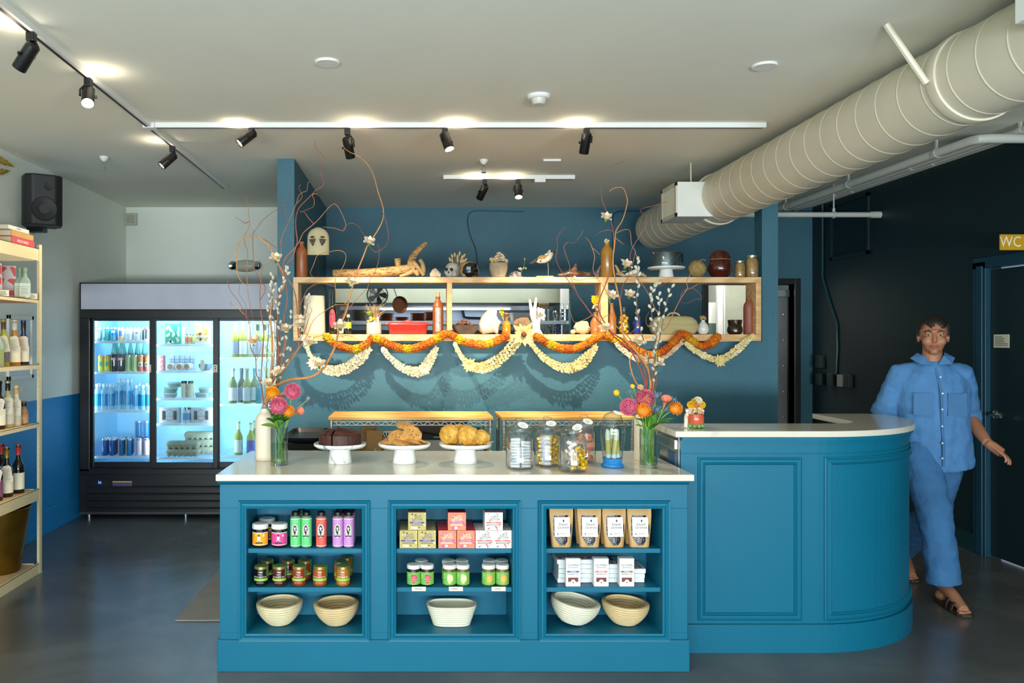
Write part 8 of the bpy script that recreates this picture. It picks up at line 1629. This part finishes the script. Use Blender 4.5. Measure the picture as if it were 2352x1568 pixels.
for px, py, lb in ((78, 682, 'small cream price card at the rack post, second shelf'), (12, 672, 'cream price card before the red patterned cartons')):
    x = RX1-.012; y = min(rp(px, x), RY1-.055); t = tag(MB().box((-.03, -.001, 0), (.03, .001, .038)).decal(D2().lines(-.02, .02, [.01, .018, .026], .003, 1, 1), (0, -.0012, 0)).build('price_card', [M_CARD, MATS['note_ink']], loc=(x-.01, y, ZL[1]+.0065), rot=(0, 0, .3)), lb, 'price card')
rackwine('yellow-green wine bottle with a patterned label and a paper tag, third rack shelf', 8, 2, M_WG, mat('wl_pattern', '#5d5b63', .6, var=.5, vs=120), mat('foil_brown', '#4a3a28', .4), dx=.12)
rackwine('amber wine bottle with a cream label and a paper tag, third rack shelf', 33, 2, mat('amber_wine', '#b0701c', .12, coat=.3), M_CARD, mat('clear_cap', '#b9c0b8', .3), dx=.10, h=.295)
rackwine('dark blue bottle with a paper tag, third rack shelf, next to the post', 54, 2, mat('navy_glass', '#1b2747', .1, coat=.4), M_CARD, M_BLID, dx=.085, h=.295, r=.034)
rackwine('clear bottle cut by the photo edge, third rack shelf', -6, 2, M_SOFTG, mat('wl_green', '#8a9a5a', .6), M_WL, dx=.1, h=.26, tagc=False)
rackwine('dark wine bottle with a paper tag at the photo edge, fourth rack shelf', -2, 3, M_DKB, M_CARD, M_BLID, dx=.11)
rackwine('pale olive bottle with a black cap and a paper tag, fourth rack shelf', 18, 3, mat('olive_drink', '#a8a274', .2), mat('wl_bone', '#c2bfae', .6), M_BLID, dx=.10, h=.30)
rackwine('cream bottle with a pale stopper and a paper tag, fourth rack shelf', 37, 3, mat('bone_bottle', '#d3cbb4', .4), mat('wl_bone', '#c2bfae', .6), M_KOR, dx=.09, h=.265, r=.031)
rackwine('small ornate bitters bottle next to the post, fourth rack shelf', 55, 3, mat('bitters_wrap', '#9a6f4f', .6, var=.35, vs=120), mat('wl_tan', '#b58f62', .6, var=.3, vs=90), M_BLID, dx=.075, h=.155, r=.027, tagc=False)
rackwine('dark wine bottle with a red cap nearest the post, fifth rack shelf', 42, 4, M_DKB, M_CARD, M_REDE, dx=.09, h=.315, tagc=False)
rackwine('dark wine bottle with a gold cap and a paper tag, fifth rack shelf', 16, 4, M_DKB, M_CARD, mat('foil_gold', '#a5873a', .35, .6), dx=.10, h=.315)
rackwine('dark wine bottle with a red cap behind the gold-capped one, fifth rack shelf', 4, 4, M_DKB, M_CARD, M_REDE, dx=.22, h=.315, tagc=False)
rackwine('dark wine bottle with a paper tag at the photo edge, fifth rack shelf', -8, 4, M_DKB, mat('wl_plum', '#7a4a6a', .6), M_BLID, dx=.10, h=.31)
x = RX1-.17; y = rp(4, x); t = thing('metal_bucket', 'aged brass bucket on the bottom rack shelf', 'bucket', (x, y, ZL[5]+.0006)); MB().lathe([(0, 0), (.105, 0), (.112, .01), (.168, .40), (.174, .405), (.174, .412), (.165, .412), (.105, .012), (0, .012)], 44).build('bucket_body', mat('aged_brass', '#6a5016', .35, .75, var=.35, vs=5), t); MB().torus(.172, .005, (0, 0, .408), 44, 8).build('rolled_rim', MATS['aged_brass'], t)
t = thing('picture_frame', 'white framed picture on the cream wall behind the shelf rack', 'picture', (0, 0, 0)); za, zb_ = Z(868, 6.15), Z(726, 6.15); y0, y1 = 5.78, 6.16; MB().box((XL, y0, za), (XL+.02, y0+.03, zb_)).box((XL, y1-.03, za), (XL+.02, y1, zb_)).box((XL, y0, za), (XL+.02, y1, za+.03)).box((XL, y0, zb_-.03), (XL+.02, y1, zb_)).build('frame', M_WHITE, t, bevel=.002); MB().box((XL+.001, y0+.03, za+.03), (XL+.006, y1-.03, zb_-.03)).build('picture_mat', mat('picture_mat', '#c6d3da', .4), t)
tag(MB().box((XL, 6.0, Z(898, 6.05)), (XL+.002, 6.09, Z(886, 6.05))).build('wall_label', M_WHITE), 'tiny white caption card below the framed picture', 'caption card')
# ------------------------------------------------------------------ the person walking past the bar
V = Vector
pn = thing('person', 'person in a loose blue denim shirt and jeans walking past the end of the bar', 'person', (0, 0, 0))
M_SKIN = mat('skin', '#a06c50', .5, var=.06, vs=12); M_DEN = mat('denim_shirt', '#4679ac', .8, var=.1, vs=14, bump=.15, bs=250); M_JEAN = mat('denim_jeans', '#346796', .85, var=.16, vs=5, bump=.15, bs=250); M_HAIR = mat('dark_hair', '#1c120d', .55, var=.3, vs=60, bump=.5, bs=150)
HC_ = V((3.150, 4.82, 1.578)); NB = V((3.16, 4.85, 1.425)); CH = V((3.175, 4.865, 1.24)); PV = V((3.185, 4.885, .93))
SR, SL = V((3.012, 4.915, 1.352)), V((3.328, 4.825, 1.352)); ER, EL = V((2.965, 5.0, 1.10)), V((3.43, 4.93, 1.085)); WR, WLh = V((2.985, 4.99, .86)), V((3.392, 4.70, .945))
hR, hL = V((3.095, 4.885, .88)), V((3.275, 4.895, .88)); kR, kL = V((3.092, 4.70, .48)), V((3.262, 4.98, .48)); aR, aL = V((3.125, 4.685, .095)), V((3.225, 5.27, .17)); tR, tL = V((3.098, 4.475, .034)), V((3.21, 5.115, .034))
def rings_between(c, w, d, z, n=24, sq=1):
    return [(c.x+w*math.copysign(abs(math.cos(2*PI*i/n))**sq, math.cos(2*PI*i/n)), c.y+d*math.copysign(abs(math.sin(2*PI*i/n))**sq, math.sin(2*PI*i/n)), z) for i in range(n)]
def mix(a, b, t): return a.lerp(b, t)
def turn(mb, c, a, i0=0):
    M = T3(*c) @ RZ(a) @ T3(*(-c)); mb.v = mb.v[:i0]+[tuple(M @ V(p)) for p in mb.v[i0:]]; return mb
HA, TA = -.5, -.28        # head and chest turned towards us
b = MB()
b.loft([rings_between(PV, .14, .10, .84), rings_between(PV, .155, .105, .95), rings_between(mix(PV, CH, .45), .125, .09, 1.06), rings_between(CH, .15, .105, 1.24), rings_between(mix(CH, NB, .6), .125, .08, 1.33), rings_between(NB, .07, .058, 1.39), rings_between(NB, .055, .055, 1.43)])
b.tube([NB-V((0, -.0, .03)), mix(NB, HC_, .45), HC_-V((0, -.01, .05))], [.058, .052, .052], 16)
i0 = len(b.v); b.ell(HC_+V((0, .012, .02)), (.073, .09, .088), 26, 18); b.ell(HC_+V((0, -.022, -.035)), (.059, .064, .078), 24, 16); b.ell(HC_+V((0, -.058, -.096)), (.026, .024, .022), 14, 9)
b.ell(HC_+V((0, -.088, -.028)), (.013, .013, .022), 12, 8); b.tube([HC_+V((0, -.082, .012)), HC_+V((0, -.098, -.034))], [.007, .012], 10); b.ell(HC_+V((0, -.078, .026)), (.048, .012, .009), 16, 8)
for s in (-1, 1): b.ell(HC_+V((s*.036, -.052, -.034)), (.028, .032, .03), 14, 10); b.ell(HC_+V((s*.031, -.071, .0125)), (.017, .011, .0085), 12, 8); b.ell(HC_+V((s*.031, -.069, -.0115)), (.016, .009, .006), 12, 8); b.ell(HC_+V((s*.075, .012, -.012)), (.010, .02, .031), 12, 9)
b.ell(HC_+V((0, -.083, -.066)), (.024, .011, .011), 12, 8); turn(b, HC_, HA, i0)
for s_, e_, w_ in ((SR, ER, WR), (SL, EL, WLh)): b.tube([mix(NB, s_, .7)-V((0, 0, .03)), s_-V((0, 0, .015)), mix(s_, e_, .5), e_], [.035, .046, .046, .041], 16); b.tube([e_, mix(e_, w_, .3), w_], [.041, .043, .027], 16)
def body_hand(w, d, n_, s=.092):
    """palm, five bent fingers and thumb; d points down the hand, n_ out of the palm"""
    d = d.normalized(); side = d.cross(n_).normalized(); n_ = side.cross(d).normalized()
    b.tube([w, w+d*s*.35, w+d*s*.95], [.026, .03, .028], 14)
    pr = []
    for f_, ww in ((.1, .024), (.45, .036), (.8, .042), (1.0, .04)): pr.append([w+d*s*f_+side*ww*math.cos(2*PI*i/14)+n_*.0145*math.sin(2*PI*i/14) for i in range(14)])
    b.loft(pr)
    for k, (x, L, c) in enumerate(((-.031, .066, .55), (-.0105, .078, .42), (.0105, .083, .35), (.031, .074, .30))):
        p = w+d*s*.95+side*x; pts = [p]; th = .12; fan = side*x*2.2
        for j, l in enumerate((.46, .30, .24)): p = p+(d*math.cos(th)+n_*math.sin(th)+fan).normalized()*L*l; th += c*(1, 1.2, .8)[j]; pts.append(p)
        b.tube(pts, [.0092, .0088, .008, .0066], 10)
    p = w+d*s*.25+side*.024; b.tube([p, p+side*.026+d*.02+n_*.01, p+side*.036+d*.048+n_*.016, p+side*.034+d*.07+n_*.024], [.0135, .0115, .0102, .0075], 10)
body_hand(WLh, V((.36, -.42, -.42)), V((-.45, .35, -.6))); body_hand(WR, V((.0, -.15, -1)), V((.9, 0, -.1)))
for h_, k_, a_, t_ in ((hR, kR, aR, tR), (hL, kL, aL, tL)):
    b.tube([h_, mix(h_, k_, .4), k_], [.085, .075, .054], 18); b.tube([k_, mix(k_, a_, .3), a_], [.054, .055, .036], 18); f_ = (t_-a_); f_.z = 0; f_.normalize(); hl = a_-f_*.045; hl.z = max(.03, a_.z-.055)
    b.tube([a_+V((0, 0, .01)), mix(a_, t_, .45)+V((0, 0, .012)), t_], [.036, .034, .026], 14); b.ell(hl+f_*.01, (.03, .034, .03), 12, 9); sd = f_.cross(V((0, 0, 1)))
    for k in range(5): b.tube([t_+sd*(.026-.013*k)-f_*.01-V((0, 0, .008)), t_+sd*(.030-.0145*k)+f_*(.028-.0035*abs(k-1)*1.6)-V((0, 0, .012))], [.0105 if k else .012, .0085], 8)
o = b.build('body', M_SKIN, pn); md = o.modifiers.new('r', 'REMESH'); md.mode = 'VOXEL'; md.voxel_size = .0048; md.use_smooth_shade = True; md = o.modifiers.new('s', 'SMOOTH'); md.iterations = 2; md.factor = .4
# face details
for s in (-1, 1):
    e = HC_+V((s*.031, -.073, .002)); turn(MB().ell(e, (.0125, .0085, .0085), 14, 9), HC_, HA).build('eye', mat('eye_white', '#a39a90', .25), pn); turn(MB().ell(e+V((0, -.0072, -.0005)), (.0055, .003, .0055), 12, 8), HC_, HA).build('iris', mat('iris_brown', '#2a1710', .2), pn)
    turn(MB().tube([HC_+V((s*.014, -.087, .022)), HC_+V((s*.033, -.085, .028)), HC_+V((s*.052, -.070, .022))], [.0035, .004, .002], 8), HC_, HA).build('eyebrow', M_HAIR, pn)
turn(MB().tube([HC_+V((-.024, -.084, -.064)), HC_+V((-.010, -.0945, -.0625)), HC_+V((0, -.0955, -.064)), HC_+V((.010, -.0945, -.0625)), HC_+V((.024, -.084, -.064))], [.002, .0048, .0052, .0048, .002], 8), HC_, HA).build('lips', mat('lip_rose', '#9c5148', .4), pn)
q = MB().ell((0, 0, 0), (1, 1, 1), 40, 28); v = []
for x, y, z in q.v:
    n_ = noise.noise(V((x*5, y*5, z*2.2)))*.03+noise.noise(V((x*14, y*14, z*5)))*.015; r = 1+n_; p = V((x*.087*r, .022+y*.107*r, .032+z*.094*r))
    if p.y < -.02 and p.z < .052+.012*math.sin(x*9): p = V((p.x*.72, p.y*.35, p.z*.7+.02))
    elif p.y < .035 and p.z < -.015: p = V((p.x*.7, p.y*.5+.03, p.z))
    elif p.z < -.075: p.z = -.075+(p.z+.075)*.3; p = V((p.x*.85, p.y*.9, p.z))
    v.append(tuple(HC_+p))
q.v = v; turn(q, HC_, HA).build('hair', M_HAIR, pn, sharp=180)
# shirt
b = MB(); hem = .755
def wr(c, w, d, z, sd): return [(c.x+w*(1+.05*noise.noise(V((i*.8, z*7, sd))))*math.cos(2*PI*i/36), c.y+d*(1+.10*noise.noise(V((i*.9, z*6, sd+3))))*math.sin(2*PI*i/36), z+(.028*abs(math.cos(2*PI*i/36))**2 if z < .8 else 0)) for i in range(36)]
b.loft([wr(V((3.19, 4.875, 0)), .205, .135, hem, 1), wr(V((3.19, 4.875, 0)), .205, .14, .82, 1), wr(V((3.188, 4.875, 0)), .20, .14, .92, 1), wr(V((3.182, 4.87, 0)), .195, .135, 1.05, 1), wr(CH, .195, .135, 1.18, 1), wr(CH, .195, .128, 1.29, 1), wr(mix(CH, NB, .5), .158, .100, 1.35, 2), wr(NB, .105, .08, 1.395, 2), wr(NB, .068, .068, 1.425, 3)]); turn(b, CH, TA)
for s_, e_ in ((SR, ER), (SL, EL)):
    d = (e_-s_).normalized(); b.tube([mix(NB, s_, .45)-V((0, 0, .01)), s_-V((0, 0, .005)), mix(s_, e_, .35), mix(s_, e_, .7), e_+d*.02], [.045, .068, .072, .073, .07], 20); b.tube([e_-d*.03, e_+d*.025], [.078, .079], 20)
o = b.build('shirt', M_DEN, pn); md = o.modifiers.new('r', 'REMESH'); md.mode = 'VOXEL'; md.voxel_size = .007; md.use_smooth_shade = True; md = o.modifiers.new('s', 'SMOOTH'); md.iterations = 14
tx = bpy.data.textures.new('folds', 'CLOUDS'); tx.noise_scale = .085
md = o.modifiers.new('d', 'DISPLACE'); md.texture = tx; md.strength = .022; md.mid_level = .5; md.texture_coords = 'GLOBAL'
for s in (-1, 1):
    q = MB(); c0 = NB+V((0, 0, .012)); pts = []
    q.add([c0+V((s*.012, -.082, -.038)), c0+V((s*.05, -.056, .018)), c0+V((s*.072, .0, .036)), c0+V((s*.118, -.03, .004)), c0+V((s*.085, -.088, -.03))], [(0, 1, 4), (1, 3, 4), (1, 2, 3)], 0, False); turn(q, CH, TA).build('collar', M_DEN, pn).modifiers.new('t', 'SOLIDIFY').thickness = .005
    q = MB(); q.loft([[(CH.x+s*.088+x, CH.y-.136+.018*(abs(x+s*.088)/.15)**2-.004+(.0 if z < 1.22 else -.002), z) for x in (-.05, -.025, 0, .025, .05)] for z in (1.10, 1.13, 1.18, 1.22, 1.235)], 0, False, False, False); turn(q, CH, TA).build('chest_pocket', mat('denim_pocket', '#3f709f', .8, var=.1), pn).modifiers.new('t', 'SOLIDIFY').thickness = .006
turn(MB().tube([(NB.x, NB.y-.08, 1.385), (CH.x, CH.y-.150, 1.24), (3.182, 4.725, 1.05), (3.188, 4.722, .92), (3.19, 4.728, .80)], .0065, 6), CH, TA).build('button_placket', mat('denim_pocket', '#3f709f'), pn)
for z, y in ((1.33, 4.745), (1.235, 4.708), (1.14, 4.714), (1.04, 4.716), (.94, 4.713), (.85, 4.716)): turn(MB().ell((3.18, y, z), (.006, .003, .006), 10, 7), CH, TA).build('button', mat('button_pearl', '#cfd3d6', .3), pn)
# jeans
b = MB(); b.loft([rings_between(PV, .155, .112, .80), rings_between(PV, .165, .118, .88), rings_between(PV, .15, .108, .99)])
for h_, k_, a_, r3 in ((hR, kR, aR, .092), (hL, kL, aL, .092)):
    e = mix(k_, a_, .93); b.tube([h_+V((0, 0, .03)), mix(h_, k_, .35), mix(h_, k_, .75), k_, mix(k_, e, .45), mix(k_, e, .8), e], [.105, .108, .094, .088, .088, .091, r3], 22)
o = b.build('jeans', M_JEAN, pn); md = o.modifiers.new('r', 'REMESH'); md.mode = 'VOXEL'; md.voxel_size = .007; md.use_smooth_shade = True; md = o.modifiers.new('s', 'SMOOTH'); md.iterations = 3; md = o.modifiers.new('d', 'DISPLACE'); md.texture = tx; md.strength = .020; md.texture_coords = 'GLOBAL'
# sandals
M_SAND = mat('brown_leather', '#3a281e', .5, var=.15)
for a_, t_, lift in ((aR, tR, 0), (aL, tL, .4)):
    f_ = (t_-a_); f_.z = 0; f_.normalize(); sd = f_.cross(V((0, 0, 1))); he = a_-f_*.06; he.z = max(0, a_.z-.10)
    def so(u, w): p = he.lerp(V((t_.x+f_.x*.035, t_.y+f_.y*.035, 0)), u)+sd*w; p.z = he.z*(1-u)**1.3; return p
    prof = [(0, .024), (.06, .033), (.25, .036), (.5, .038), (.75, .047), (.92, .042), (1, .022)]
    out = [so(u, w) for u, w in prof]+[so(u, -w) for u, w in reversed(prof)]; n = len(out); q = MB(); q.add([tuple(p+V((0, 0, .001))) for p in out]+[tuple(p+V((0, 0, .019))) for p in out], [tuple(range(n-1, -1, -1)), tuple(range(n, 2*n))]+[(i, (i+1) % n, n+(i+1) % n, n+i) for i in range(n)]); q.build('sandal', M_SAND, pn, bevel=.003)
    for u0, u1, hh in ((.50, .60, .072), (.66, .78, .056)):
        q = MB(); q.loft([[so(u, .046*math.cos(PI*i/10))+V((0, 0, .012+hh*math.sin(PI*i/10))) for i in range(11)] for u in (u0, (u0+u1)/2, u1)], 0, True, False, False); q.build('sandal_strap', M_SAND, pn).modifiers.new('t', 'SOLIDIFY').thickness = .004
